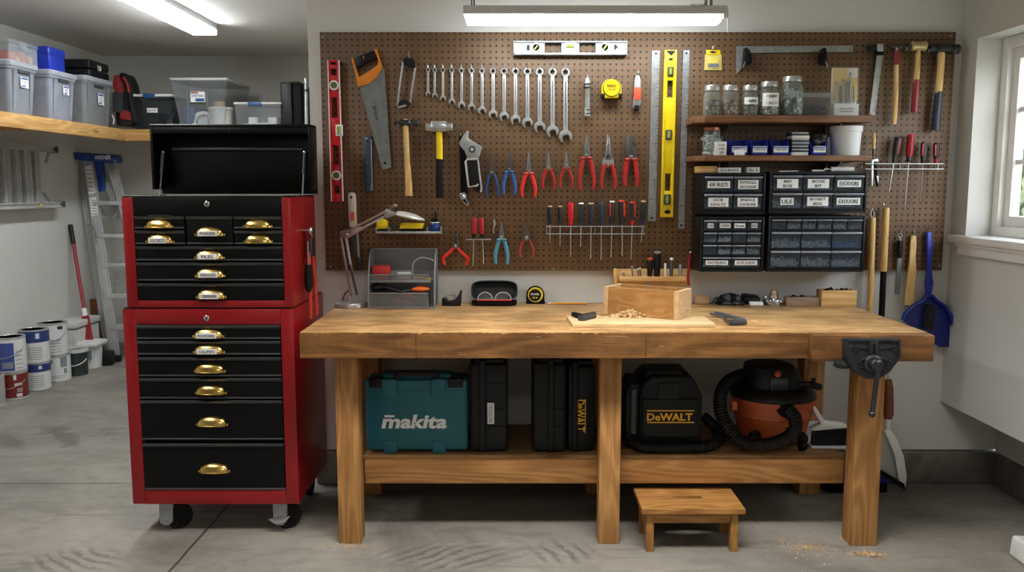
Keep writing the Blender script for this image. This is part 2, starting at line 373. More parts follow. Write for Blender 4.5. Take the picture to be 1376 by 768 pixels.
# outside: lawn and leafy trees seen through the panes
LEAF = plain('leaf_green', '#5f7150', .6, 0, .35, 3); BARK = plain('bark', '#5a4a3b', .9, 0, .3, 12, .3); GRASS = plain('lawn_green', '#66705a', .9, 0, .3, 2)
m = MB(); m.box((-40, -40, -.4), (60, 60, -.2), GRASS); struct('ground', m)
def tree(x, y, h, r, lab, seed):
    q = random.Random(seed); t = thing('leafy_tree', lab, 'tree', (x, y, -.2), 'trees outside the window')
    b = MB(); b.tube(smooth([(x, y, -.2), (x+.1, y, h*.3), (x-.05, y+.1, h*.6), (x, y, h*.92)], 4), [.16-.13*i/12 for i in range(13)], BARK, 8)
    for k in range(9):
        z = h*(.3+.06*k); a = q.random()*6.3; rr = r*.8
        b.tube(smooth([(x, y, z), (x+math.cos(a)*rr*.5, y+math.sin(a)*rr*.5, z+.3), (x+math.cos(a)*rr, y+math.sin(a)*rr, z+.5)], 3), [.05, .045, .04, .035, .03, .02, .01], BARK, 5)
    part(t, 'trunk', b)
    f = MB(); vs = []; fs = []
    for k in range(4600):
        a = q.random()*6.3; e = math.acos(2*q.random()-1); rad = r*q.random()**.45
        c = Vector((x+rad*math.cos(a)*math.sin(e), y+rad*math.sin(a)*math.sin(e), h*.62+rad*math.cos(e)*h*.42/r))
        d = Euler((q.random()*6, q.random()*6, q.random()*6)).to_matrix(); s = .07+.07*q.random(); o = len(vs)
        vs += [c+d @ Vector(p) for p in ((-s, 0, 0), (0, -s*.5, 0), (s, 0, 0), (0, s*.5, .01))]; fs.append((o, o+1, o+2, o+3))
    f.add(vs, fs, LEAF); part(t, 'crown', f)
tree(6.0, 9.0, 3.6, 1.3, 'green leafy tree just outside the window, nearest the glass', 1)
tree(9.2, 12.8, 4.2, 1.8, 'taller green tree farther out beyond the window', 2)
tree(11.0, 18.5, 4.4, 2.2, 'pale tree deepest in the view through the window', 3)
# ---------------------------------------------------------------- red and black tool chest on casters
CRED = plain('red_enamel', '#8a0d15', .3, 0, .08, 5); CBLK = plain('black_enamel', '#070808', .4, 0, .1, 5, spec=.2); CEDGE = plain('drawer_lip', '#4c4f52', .35, .4)
LTXT = ['POWDERS', 'SOCKETS', 'FILES', 'WRENCHES', 'SCREWDRIVERS', 'PUNCHES', 'DRILL BITS']
def cup_pull(parent, cx, cz, Y, w, h, txt=None):
    b = MB(); n = 16; rings = []; d = .024; zb = cz-h*.5
    for k in range(n+1):                                   # quarter shell bulging forward, open below
        u = PI*k/n; s = math.sin(u)**.55 if 0 < k < n else .03
        rings.append([Vector((cx-math.cos(u)*w/2, Y-d*s*math.sin(PI/2*j/6), zb+.9*h*s*math.cos(PI/2*j/6))) for j in range(7)])
    b.loft(rings, BRASS, closed=False, cap=False)
    b.tube([Vector((r_[6].x, r_[6].y, r_[6].z)) for r_ in rings], .0022, BRASS, 6)
    b.box((cx-w*.55, Y-.003, zb-.002), (cx+w*.55, Y, zb+h*.2), BRASS, .001)
    if txt:
        b.box((cx-w*.34, Y-d-.003, zb-.001), (cx+w*.34, Y-d-.001, zb+h*.52), PAPER, .0008)
        b.text(txt, (cx, Y-d-.0036, zb+h*.25), h*.3, INK, w*.56)
    part(parent, 'cup_handle', b)
def drawer(root, x0, x1, z0, z1, Y, hw=.118, txt=None, hz=None):
    b = MB(); b.box((x0, Y, z0+.003), (x1, Y+.02, z1-.006), CBLK, .002)
    b.extr([(x0, Y-.004, z1-.014), (x0, Y-.012, z1-.004), (x0, Y+.004, z1-.002), (x0, Y+.004, z1-.014)], (x1-x0, 0, 0), CEDGE)
    b.box((x0, Y-.003, z0), (x1, Y+.01, z0+.007), CEDGE, .0015)
    d = part(root, 'drawer', b)
    h = min(.041, (z1-z0)*.72)
    cup_pull(d, (x0+x1)/2, (z0+z1)/2-.002 if hz is None else hz, Y-.001, hw, h, txt)
CY0 = 3.45; cxl = at(164, 416, CY0).x; cxr = at(394, 416, CY0).x
cz0 = at(290, 677, CY0).z; cz1 = at(280, 415, CY0).z; CD = .55
root = thing('tool_cabinet', 'red rolling tool cabinet with black drawers on four casters', 'tool cabinet', ((cxl+cxr)/2, CY0+CD/2, 0))
ft = .055
b = MB()
b.box((cxl, CY0, cz0), (cxl+ft, CY0+CD, cz1), CRED, .004); b.box((cxr-ft, CY0, cz0), (cxr, CY0+CD, cz1), CRED, .004)
b.box((cxl+ft, CY0, cz1-.065), (cxr-ft, CY0+CD, cz1), CRED, .002); b.box((cxl+ft, CY0, cz0), (cxr-ft, CY0+CD, cz0+.065), CRED, .002)
b.box((cxl+ft, CY0+CD-.01, cz0), (cxr-ft, CY0+CD, cz1), CRED); b.box((cxl+ft, CY0+.025, cz0+.06), (cxr-ft, CY0+.05, cz1-.06), MATTE)
part(root, 'cabinet_body', b)
lip = MB(); lip.box((cxl+.005, CY0+.004, cz1), (cxr-.005, CY0+CD-.004, cz1+.006), CBLK, .002); part(root, 'top_mat', lip)
lx0, lx1 = cxl+ft+.002, cxr-ft-.002
for i, (p0, p1) in enumerate(((436, 455), (457, 476), (479, 505), (507, 535), (537, 590), (595, 657))):
    drawer(root, lx0, lx1, at(285, p1, CY0).z, at(285, p0, CY0).z, CY0-.002, .122, ['POWDERS', 'CALIPERS'][i] if i < 2 else None)
def lock(root, x, z, Y):
    b = MB(); b.lathe([(.0, -.001), (.012, -.001), (.012, .004), (.009, .006), (0, .006)], (x, Y, z), CHROME, 16, (0, -1, 0)); b.box((x-.0015, Y-.0065, z-.005), (x+.0015, Y-.0055, z+.005), MATTE); part(root, 'lock', b)
lock(root, at(278, 427, CY0).x, at(278, 427, CY0).z, CY0)
CASTW = plain('caster_zinc', '#9fa2a4', .35, .8)
for i, (x, y) in enumerate(((cxl+.13, CY0+.075), (cxr-.09, CY0+.075), (cxl+.13, CY0+CD-.08), (cxr-.09, CY0+CD-.08))):
    b = MB(); b.box((x-.035, y-.04, cz0-.008), (x+.035, y+.04, cz0), CASTW, .001)
    b.cyl((x, y, cz0-.008), (x, y, cz0-.03), .024, CASTW)
    for s in (-1, 1):
        b.extr([(x+s*.022, y-.022, cz0-.03), (x+s*.022, y+.022, cz0-.03), (x+s*.022, y+.016, .045), (x+s*.022, y-.016, .045)], (s*.004, 0, 0), CASTW)
    b.box((x-.026, y-.024, cz0-.036), (x+.026, y+.024, cz0-.028), CASTW, .001)
    # fork faces forward on the front pair
    if i < 2: b.extr([(x-.032, y-.045, cz0-.002), (x+.03, y-.045, cz0-.002), (x+.028, y-.055, .05), (x+.012, y-.057, .034), (x-.012, y-.057, .034), (x-.028, y-.055, .05)], (0, .004, 0), CASTW)
    c = part(root, 'caster', b)
    w = MB(); w.lathe([(.0, -.017), (.018, -.017), (.03, -.014), (.05, -.014), (.056, -.009), (.056, .009), (.05, .014), (.03, .014), (.018, .017), (0, .017)], (x+(.035 if i == 0 else .02), y, .056), RUBBER, 28, (.5 if i < 2 else 1, -.87 if i < 2 else 0, 0)); part(c, 'wheel', w)
    if i == 1:
        k = MB(); k.extr([(x-.05, y-.062, .062), (x-.02, y-.066, .07), (x, y-.066, .078), (x+.025, y-.066, .072), (x+.05, y-.064, .078), (x+.02, y-.07, .05), (x-.02, y-.07, .044)], (0, .008, 0), CHROME, .002); part(c, 'brake_lever', k)
# upper chest
uz0 = cz1+.007; UY = CY0+.0; uz1 = at(278, 265, UY).z; UD = .425
uxl = at(167, 340, UY).x-.0; uxr = at(392, 340, UY).x
root = thing('tool_chest', 'red tool chest with open black lid, standing on the rolling cabinet', 'tool chest', ((uxl+uxr)/2, UY+UD/2, uz0))
sl, sr = .045, .036
b = MB()
b.box((uxl, UY, uz0), (uxl+sl, UY+UD, uz1), CRED, .003); b.box((uxr-sr, UY, uz0), (uxr, UY+UD, uz1), CRED, .003)
b.box((uxl+sl, UY, uz0), (uxr-sr, UY+UD, uz0+.028), CRED, .002); b.box((uxl+sl, UY+UD-.01, uz0), (uxr-sr, UY+UD, uz1), CRED)
b.box((uxl+sl, UY+.025, uz0+.03), (uxr-sr, UY+UD-.02, uz1-.075), MATTE)
part(root, 'chest_body', b)
b = MB(); tx0, tx1 = uxl+sl, uxr-sr; zt = at(280, 289, UY).z
b.box((tx0, UY+.003, zt), (tx1, UY+.02, uz1), CBLK, .002); part(root, 'front_panel', b)
b = MB(); b.box((uxl+.008, UY+.002, uz1), (uxr-.004, UY+.016, uz1+.006), CBLK, .002)
b.box((uxl+.003, UY+.002, uz1), (uxl+.014, UY+UD, uz1+.006), CBLK, .002); b.box((uxr-.014, UY+.002, uz1), (uxr-.003, UY+UD, uz1+.006), CBLK, .002); part(root, 'top_rim', b)
lock(root, at(278, 274, UY).x, at(278, 274, UY).z, UY+.003)
q = at(247, 300, UY).x; q2 = at(250, 300, UY).x; q3 = at(312, 300, UY).x; q4 = at(314, 300, UY).x
Z = lambda p: at(280, p, UY).z
drawer(root, tx0+.002, q, Z(307), Z(290), UY+.004, .108); drawer(root, tx0+.002, q, Z(328), Z(309), UY+.004, .108, 'SOCKETS')
drawer(root, q2, q3, Z(328), Z(290), UY+.004, .115, 'POWDERS'); 
drawer(root, q4, tx1-.002, Z(307), Z(290), UY+.004, .108); drawer(root, q4, tx1-.002, Z(328), Z(309), UY+.004, .108)
for p0, p1, t in ((330, 350, 'FILES'), (352, 377, 'WRENCHES'), (380, 406, 'SCREWDRIVERS')): drawer(root, tx0+.002, tx1-.002, Z(p1), Z(p0), UY+.004, .116, t)
LY = UY+UD-.01; lz1 = at(312, 167, LY-.09).z; a0, a1 = at(209, 215, LY-.05).x, at(422, 215, LY-.05).x
b = MB(); b.box((a0, LY, uz1+.01), (a1, LY+.012, lz1), CBLK, .003); b.box((a0, LY-.1, lz1-.014), (a1, LY+.01, lz1), CBLK, .004)
b.box((a0, LY-.1, uz1+.03), (a0+.012, LY+.01, lz1), CBLK, .003); b.box((a1-.012, LY-.1, uz1+.03), (a1, LY+.01, lz1), CBLK, .003)
b.box((a0+.012, LY-.1, lz1-.04), (a1-.012, LY-.09, lz1-.014), CBLK, .002)
zz = at(312, 200, LY-.03).z; b.box((a0+.06, LY-.012, zz-.006), (a1-.06, LY, zz+.006), CEDGE, .003)
b.cyl(((a0+a1)/2, LY-.1, lz1-.02), ((a0+a1)/2, LY-.103, lz1-.02), .006, DKSTEEL)
ld = part(root, 'lid', b)
for x in (a0+.035, a1-.04):
    b = MB(); top = Vector((x, LY-.05, lz1-.12)); bot = Vector((x-.006, LY-.1, uz1-.02)); mid = top.lerp(bot, .45)
    b.tube([top, mid], .008, CEDGE); b.tube([mid, bot], .0045, CHROME); b.ball(top, .01, CHROME, 8, 6); part(ld, 'gas_strut', b)
x = uxr+.001
for yy, zz in ((UY+.1, uz1-.005), (UY+UD-.06, uz1-.005)): b = MB(); b.box((x-.05, yy-.02, zz), (x-.004, yy+.02, zz+.012), CBLK, .002); part(root, 'side_catch', b)
# long red-handled cutters hanging on the side of the chest
hy = 3.66; hx = uxr+.012
root = thing('bolt_cutter', 'red handled bolt cutter hanging on the red tool chest side', 'bolt cutter', (hx, hy, 1.2))
T = lambda px, py: Vector((hx+.012, atx(px, py, hx+.012).y, atx(px, py, hx+.012).z))
def SP(u, v): return Vector((hx+.014, hy+u, v))
zt = atx(411, 308, hx).z; zb_ = atx(419, 424, hx).z
b = MB(); b.extr([SP(-.03, zt-.01), SP(-.02, zt+.012), SP(.03, zt+.012), SP(.045, zt-.01), SP(.03, zt-.035), SP(-.01, zt-.035)], (.014, 0, 0), CHROME, .003)
b.extr([SP(-.015, zt-.035), SP(.03, zt-.035), SP(.045, zt-.12), SP(-.03, zt-.12)], (.012, 0, 0), DKSTEEL, .003); part(root, 'cutter_jaw', b)
for s in (-1, 1):
    b = MB(); b.tube(smooth([SP(.008+s*.03, zt-.1), SP(.012+s*.045, zt-.2), SP(.02+s*.05, lerp(zt, zb_, .6)), SP(.03+s*.055, zb_)], 5), .0085, plain('cutter_red', '#c23a2c', .45), 8); part(root, 'handle_grip', b)
b = MB(); b.tube([SP(-.04, zt-.05), SP(-.045, zt-.17)], [.004, .004], CHROME); b.tube([SP(-.045, zt-.15), SP(-.046, zt-.24), SP(-.045, zt-.27)], [.016, .02, .008], BLACK); part(root, 'side_lever', b)
b = MB(); b.tube([Vector((uxr, hy, zt-.004)), SP(0, zt-.004), SP(0, zt+.01)], .004, STEEL); solo('magnetic_hook', b, 'small steel hook on the red chest side holding the bolt cutter', 'hook')
# ---------------------------------------------------------------- workbench
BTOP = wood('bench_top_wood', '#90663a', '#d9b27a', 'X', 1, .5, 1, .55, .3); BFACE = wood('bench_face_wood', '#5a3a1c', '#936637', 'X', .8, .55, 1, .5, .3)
LEG = wood('bench_leg_wood', '#8f6033', '#c8965c', 'Z', .9, .6); RAIL = wood('bench_rail_wood', '#8f6033', '#c08d54', 'X', .9, .6); BSH = wood('bench_shelf_wood', '#7d5c38', '#b08a5c', 'X', .7, .7, 1, .3)
bz = .915; by0 = atz(700, 446.5, bz).y; by1 = 4.083; bx0 = atz(402, 446.5, bz).x; by2 = atz(1257, 449.5, bz).y; bx1 = atz(1257, 449.5, bz).x
root = thing('workbench', 'long worn wooden workbench with thick top and lower shelf', 'workbench', ((bx0+bx1)/2, 3.67, 0))
b = MB(); zf = at(700, 481, by0).z
rr = random.Random(3); topx = at(1086, 465, by0).x
# worn front arris: a strip of irregular chips
n = 150; vs = []; fs = []
b.box((bx0, by0+.012, zf), (bx1, by1, bz), BTOP, .003)
part(root, 'bench_top', b)
b = MB(); xs = [bx0, at(559, 465, by0).x, at(868, 465, by0).x, topx]
for i in range(3):
    x0, x1 = xs[i]+.001, xs[i+1]-.001; k = max(12, int((x1-x0)/.012)); up = []; lo = []
    for j in range(k+1):
        x = lerp(x0, x1, j/k); up.append((x, bz-.0015-(abs(rr.gauss(0, .0022)) if rr.random() < .6 else 0)-(.006 if rr.random() < .04 else 0))); lo.append((x, zf+abs(rr.gauss(0, .0007))))
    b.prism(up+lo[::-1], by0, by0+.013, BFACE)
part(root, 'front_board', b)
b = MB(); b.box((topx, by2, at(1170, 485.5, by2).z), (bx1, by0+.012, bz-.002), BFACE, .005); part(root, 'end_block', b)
def leg(x0, x1, y0, y1, nm='leg'):
    b = MB(); b.box((x0, y0, 0), (x1, y1, zf), LEG, .004); part(root, nm, b)
leg(-.722, -.628, 3.357, 3.445); leg(.36, .447, 3.357, 3.445); leg(1.40, 1.512, 3.336, 3.426); 
leg(-.725, -.632, 3.92, 4.02); leg(.36, .45, 3.92, 4.02); leg(1.388, 1.488, 3.92, 4.02)
b = MB(); b.box((-.64, 3.508, .312), (1.43, 3.99, .33), BSH, .002); part(root, 'shelf_board', b)
zr0 = at(700, 647, 3.50).z
for x0, x1 in ((-.63, .40), (.405, 1.42)):
    b = MB(); b.box((x0, 3.48, zr0), (x1, 3.515, .316), RAIL, .003); part(root, 'front_rail', b)
b = MB(); b.box((-.63, 3.96, zr0), (1.40, 3.995, .312), RAIL, .003); part(root, 'rear_rail', b)
# ---------------------------------------------------------------- vise
VY = by2-.046
root = thing('bench_vise', 'black cast iron woodworking vise bolted to the bench end block', 'vise', (at(1172, 480, VY).x, VY+.03, at(1172, 480, VY).z))
b = MB(); A = lambda x, y, Y=VY: at(x, y, Y)
b.pp([(1137, 456), (1211, 456), (1211, 478), (1206, 487), (1196, 500), (1183, 508), (1166, 509), (1152, 503), (1143, 492), (1137, 484)], VY, .044, IRON, .004)
part(root, 'front_jaw', b)
b = MB()
for poly in ([(1137, 456), (1211, 456), (1211, 459), (1137, 459)], [(1137, 456), (1140, 456), (1140, 482), (1137, 482)], [(1208, 456), (1211, 456), (1211, 480), (1208, 480)]): b.pp(poly, VY-.006, .012, IRON, .002)
for c in ((1149, 467), (1201, 467), (1157, 490), (1195, 490)):
    p = A(*c); b.cyl((p.x, VY-.006, p.z), (p.x, VY+.002, p.z), .012, DKSTEEL, .014); b.box((p.x-.008, VY-.0075, p.z-.0015), (p.x+.008, VY-.005, p.z+.0015), MATTE)
b.pp([(1168, 456), (1181, 456), (1181, 478), (1168, 478)], VY-.009, .012, IRON, .002); b.pp([(1173, 462), (1176.5, 462), (1176.5, 476), (1173, 476)], VY-.0095, .003, MATTE)
for s in ((1153, 466, 1168, 468.5), (1182, 468.5, 1198, 466)): b.pp([(s[0], s[1]-1.5), (s[2], s[3]-1.8), (s[2], s[3]+1.8), (s[0], s[1]+1.5)], VY-.005, .008, IRON, .001)
b.pp([(1152, 486), (1160, 481), (1172, 479), (1190, 480), (1200, 486), (1198, 488), (1188, 483), (1172, 482), (1161, 484), (1154, 488)], VY-.007, .01, IRON, .001)
part(root, 'jaw_ribs', b)
p = at(1180, 491, VY-.05); p.y = VY; b = MB(); b.lathe([(.034, 0), (.034, .008), (.026, .013), (.024, .044), (.02, .05), (0, .05)], p, DKSTEEL, 20, (0, -1, 0)); part(root, 'screw_hub', b)
b = MB(); q0 = at(1181, 487, VY-.045); q1 = at(1172, 556, VY-.045); b.tube([q0, q1], .009, DKSTEEL, 10); b.ball(q1, .013, DKSTEEL); b.ball(q0, .012, DKSTEEL); part(root, 'handle_bar', b)
b = MB(); q0 = A(1128, 489); b.tube(smooth([(q0.x-.005, VY+.03, q0.z), (q0.x+.02, VY+.028, q0.z-.008), (q0.x+.07, VY+.028, q0.z-.006)], 4), .016, IRON, 8)
part(root, 'guide_rods', b)
# ---------------------------------------------------------------- step stool
OAK = wood('oak', '#855a2d', '#bb8a4e', 'X', 1.3, .5); OAKZ = wood('oak_upright', '#855a2d', '#b58547', 'Z', 1.3, .5)
sy = 3.262; szt = at(930, 684, sy).z; sx0, sx1 = at(863, 686, sy).x, at(1002, 686, sy).x; sy1 = atz(930, 654, szt).y
root = thing('step_stool', 'small oak step stool with slotted top, on the floor under the bench', 'step stool', ((sx0+sx1)/2, (sy+sy1)/2, 0))
ins = .008; b = MB(); cxm = (sx0+sx1)/2; cym = (sy+sy1)/2+.01; T1, T0 = szt, szt-.02
for bb in (((sx0, sy, T0), (sx1, cym-.014, T1)), ((sx0, cym+.014, T0), (sx1, sy1, T1)), ((sx0, cym-.014, T0), (cxm-.06, cym+.014, T1)), ((cxm+.06, cym-.014, T0), (sx1, cym+.014, T1))): b.box(bb[0], bb[1], OAK)
part(root, 'stool_top', b)
for x in (sx0+.022, sx1-.052):
    b = MB(); ys = [sy+.022, sy+.062, sy+.09, sy+.13, sy1-.13, sy1-.09, sy1-.062, sy1-.022]
    prof = [(ys[0], T0), (ys[0]-.006, 0), (ys[0]+.034, 0), (ys[0]+.05, .06), (ys[0]+.085, .1), (ys[7]-.085, .1), (ys[7]-.05, .06), (ys[7]-.034, 0), (ys[7]+.006, 0), (ys[7], T0)]
    b.extr([(x, y, z) for y, z in prof], (.03, 0, 0), OAKZ, .002); part(root, 'leg', b)
for y in (sy+.03, sy1-.05):
    b = MB(); b.box((sx0+.052, y, T0-.05), (sx1-.052, y+.02, T0), OAK, .002); part(root, 'apron', b)
# ---------------------------------------------------------------- sawdust on the floor
def scatter(name, lab, cx, cy, rx, ry, z, n, s, mat, seed, grow=0):
    q = random.Random(seed); vs = []; fs = []
    for k in range(n):
        a = q.random()*6.283; r = abs(q.gauss(0, .45)); x, y = cx+rx*r*math.cos(a), cy+ry*r*math.sin(a)
        h = z+.002+grow*max(0, 1-r)*q.random(); c = Vector((x, y, h)); w = s*(.4+q.random()); d = Euler((q.gauss(0, .5), q.gauss(0, .5), q.random()*6)).to_matrix(); o = len(vs)
        vs += [c+d @ Vector(p) for p in ((-w, -w*.4, 0), (w, -w*.5, .0005), (w*.8, w*.5, .001), (-w*.8, w*.4, 0), (0, 0, w*.55))]; fs += [(o, o+1, o+4), (o+1, o+2, o+4), (o+2, o+3, o+4), (o+3, o, o+4), (o+3, o+2, o+1, o)]
    b = MB(); b.add(vs, fs, mat); return solo(name, b, lab, 'sawdust', None, 'stuff')
CHIP = plain('wood_shavings', '#dcb985', .8, 0, .25, 40); CHIPD = plain('wood_shavings_dark', '#c2a277', .85, 0, .3, 40)
# sawdust patches
p = atz(1085, 735, 0); scatter('sawdust_patch', 'loose sawdust scattered on the concrete in front of the right bench leg', p.x, p.y, .3, .2, 0, 300, .004, CHIPD, 5)
p = atz(1165, 745, 0); scatter('sawdust_patch', 'little pile of sawdust at the foot of the right bench leg', p.x, p.y, .1, .04, 0, 160, .005, CHIPD, 6, .006)
p = atz(470, 735, 0); scatter('sawdust_patch', 'pale wood crumbs at the foot of the left bench leg', p.x, p.y, .2, .06, 0, 110, .0035, CHIPD, 7)
# ---------------------------------------------------------------- cases on the bench shelf
SZ = .33
TEAL = plain('teal_plastic', '#14606f', .5, 0, .12, 14, .05); CASEB = plain('case_black', '#0d1011', .5, 0, .15, 14, .05, .3); CASEB2 = plain('case_graphite', '#171b1d', .48, 0, .15, 14, .05, .3)
DWY = plain('logo_yellow', '#f4b81b', .5, 0, .05); LOGOW = plain('logo_white', '#eef0f0', .5, 0, .04)
y0 = 3.535; X0, X1, Z0, Z1 = rectpx(491, 510, 628, 610, y0); Z0 = SZ+.004
root = thing('power_tool_case', 'teal hard tool case with white lettering on the bench shelf', 'tool case', ((X0+X1)/2, y0+.07, SZ))
b = MB(); zs = lerp(Z0, Z1, .14)
b.box((X0, y0, Z0+.01), (X1, y0+.07, Z1), TEAL, .012, 3); b.box((X0+.004, y0+.072, Z0+.01), (X1-.004, y0+.15, Z1+.0), TEAL, .012, 3)
b.box((X0+.01, y0-.003, zs+.002), (X1-.01, y0+.03, lerp(Z0, Z1, .86)), TEAL, .004)
b.box((X0+.07, y0+.03, Z1-.02), (X1-.07, y0+.11, Z1+.022), TEAL, .012, 3)
for t in (.24, .72):
    x = lerp(X0, X1, t); b.box((x-.032, y0-.01, Z1-.075), (x+.032, y0+.05, Z1+.004), TEAL, .006); b.box((x-.03, y0-.008, Z0-.003), (x+.03, y0+.12, Z0+.055), TEAL, .006)
part(root, 'case_shell', b)
xm = (X0+X1)/2
for t0, t1 in ((.04, .19), (.81, .96)): b = MB(); b.box((lerp(X0, X1, t0), y0-.004, Z1-.035), (lerp(X0, X1, t1), y0+.05, Z1+.004), BLACK, .004); part(root, 'corner_latch', b)
b = MB(); b.tube(smooth([(xm-.085, y0+.012, Z1-.005), (xm-.08, y0+.01, Z1+.02), (xm-.05, y0+.01, Z1+.026), (xm+.05, y0+.01, Z1+.026), (xm+.085, y0+.01, Z1+.02), (xm+.09, y0+.012, Z1-.005)], 4), .013, BLACK, 8); part(root, 'carry_handle', b)
b = MB(); c = at(558, 566, y0-.004); b.text('makita', (c.x, y0-.0045, c.z), .062, LOGOW, at(602, 566, y0).x-at(515, 566, y0).x, .035, .22); b.box((at(517, 558, y0).x, y0-.0055, at(517, 560, y0).z), (at(530, 558, y0).x, y0-.004, at(517, 557, y0).z), LOGOW)
part(root, 'maker_lettering', b)
def upright_case(nm, lab, rx, depth, y0, mat, mat2, seam):
    X0, X1, _, Z1 = rectpx(*rx, y0)
    root = thing(nm, lab, 'tool case', ((X0+X1)/2, y0+depth/2, SZ)); w = X1-X0; b = MB(); xs = lerp(X0, X1, seam)
    b.box((X0, y0, SZ+.004), (xs-.003, y0+depth, Z1-.02), mat, .014, 3); b.box((xs+.003, y0+.004, SZ+.002), (X1, y0+depth, Z1-.024), mat2, .014, 3)
    b.box((xs-.012, y0-.006, SZ+.004), (xs+.012, y0+depth, Z1-.008), mat2, .005)
    for t in (.28, .46, .74): b.box((xs+.012, y0-.001, lerp(SZ, Z1, t)-.002), (X1-.008, y0+.02, lerp(SZ, Z1, t)+.002), BLACK)
    part(root, 'case_shell', b)
    b = MB(); b.box((lerp(X0, X1, .12), y0+.02, Z1-.03), (lerp(X0, X1, .92), y0+depth*.6, Z1), BLACK, .012, 3); part(root, 'carry_handle', b)
    return root, X0, X1, Z1
root, X0, X1, Z1 = upright_case('drill_case', 'black upright tool case with a white sticker, beside the teal case', (631, 482, 682, 608), .32, 3.545, CASEB, CASEB2, .34)
b = MB(); x0, x1, z0, z1 = rectpx(655, 541, 664, 569, 3.543); b.box((x0, 3.5405, z0), (x1, 3.545, z1), PAPER); b.text('MULTITOOLS', ((x0+x1)/2, 3.54, (z0+z1)/2), .018, GREYINK, .08, 0, 0, PI/2); part(root, 'sticker', b)
root, X0, X1, Z1 = upright_case('saw_case', 'plain black upright tool case left of the yellow lettered one', (716, 481, 761, 609), .32, 3.54, CASEB, CASEB, .55)
root, X0, X1, Z1 = upright_case('jigsaw_case', 'black upright tool case with yellow vertical lettering near the middle leg', (763, 484, 799, 609), .32, 3.55, CASEB, CASEB, .28)
b = MB(); c = at(780, 558, 3.548); b.text('DeWALT', (c.x, 3.5475, c.z), .038, DWY, .14, .02, 0, -PI/2)
for px in (773.5, 786.5): b.box((at(px-.5, 558, 3.548).x, 3.5455, at(px, 582, 3.548).z), (at(px+.5, 558, 3.548).x, 3.549, at(px, 536, 3.548).z), DWY)
part(root, 'maker_lettering', b)
# black case vacuum with hose
y0 = 3.56; X0, X1, _, Z1 = rectpx(842, 505, 944, 598, y0)
root = thing('portable_vacuum', 'squat black portable vacuum with yellow lettering and a coiled hose', 'vacuum', ((X0+X1)/2, y0+.12, SZ)); w = X1-X0
b = MB(); xl, xr = X0+.055, X1
b.prism([(xl, SZ+.006), (xr, SZ+.006), (xr, Z1-.09), (xr-.03, Z1-.03), (xr-.05, Z1), (xl+.05, Z1), (xl+.01, Z1-.04), (xl, Z1-.1)], y0, y0+.27, CASEB, .012, 3)
b.prism([(X0, SZ+.01), (xl+.01, SZ+.01), (xl+.01, Z1-.04), (X0+.02, Z1-.04), (X0, Z1-.09)], y0+.03, y0+.25, CASEB2, .012, 3)
fx0, fx1, fz0, fz1 = rectpx(862, 541, 938, 578, y0); b.box((fx0, y0-.012, fz0-.03), (fx1, y0+.03, fz1+.02), CASEB, .008, 3)
part(root, 'vacuum_body', b)
b = MB(); hx0, hx1, hz0, hz1 = rectpx(868, 497, 916, 524, y0+.04)
b.prism([(hx0, hz0), (hx0, hz1-.005), (hx0+.01, hz1), (hx1-.01, hz1), (hx1, hz1-.005), (hx1, hz0), (hx1-.025, hz0), (hx1-.028, hz1-.03), (hx0+.028, hz1-.03), (hx0+.025, hz0)], y0+.03, y0+.075, BLACK, .005); part(root, 'carry_handle', b)
b = MB(); x0, x1, z0, z1 = rectpx(884, 514, 912, 537, y0); b.box((x0, y0-.008, z0), (x1, y0+.01, z1), plain('smoky_window', '#23251a', .45, 0, .3, 9, 0, .2), .004); part(root, 'tank_window', b)
b = MB(); x0, x1, z0, z1 = rectpx(848, 523, 855, 583, y0); b.box((x0, y0-.002, z0), (x1, y0+.04, z1), DGREY, .005); part(root, 'side_latch', b)
b = MB(); c = at(900, 560, y0-.014); b.text('DeWALT', (c.x, y0-.0135, c.z), .034, DWY, at(931, 560, y0).x-at(870, 560, y0).x, .03)
for py in (551.5, 567.2): z = at(900, py, y0-.013).z; b.box((at(869, py, y0).x, y0-.014, z-.0022), (at(932, py, y0).x, y0-.011, z+.0022), DWY)
part(root, 'maker_lettering', b)
def corrugated(b, pts, r, mat, n=10, amp=.1, per=.012):
    L = [0]
    for i in range(1, len(pts)): L.append(L[-1]+(pts[i]-pts[i-1]).length)
    N = int(L[-1]/(per/2)); out = []; rs = []; j = 0
    for i in range(N+1):
        s = L[-1]*i/N
        while j < len(L)-2 and L[j+1] < s: j += 1
        t = (s-L[j])/max(1e-9, L[j+1]-L[j]); out.append(pts[j].lerp(pts[j+1], min(1, t))); rs.append(r*(1 if i % 2 else 1-amp))
    b.tube(out, rs, mat, n)
b = MB(); yh = 3.535; P3 = lambda x, y, Y: at(x, y, Y)
pts = smooth([P3(846, 585, 3.6), P3(858, 599, 3.548), P3(885, 606, yh), P3(920, 607, yh), P3(948, 601, 3.55), P3(966, 590, 3.6), P3(962, 575, 3.68), P3(946, 560, 3.74)], 8)
pts = [Vector((v.x, v.y, max(v.z, SZ+.027))) for v in pts]
corrugated(b, pts, .026, BLACK); part(root, 'hose', b)
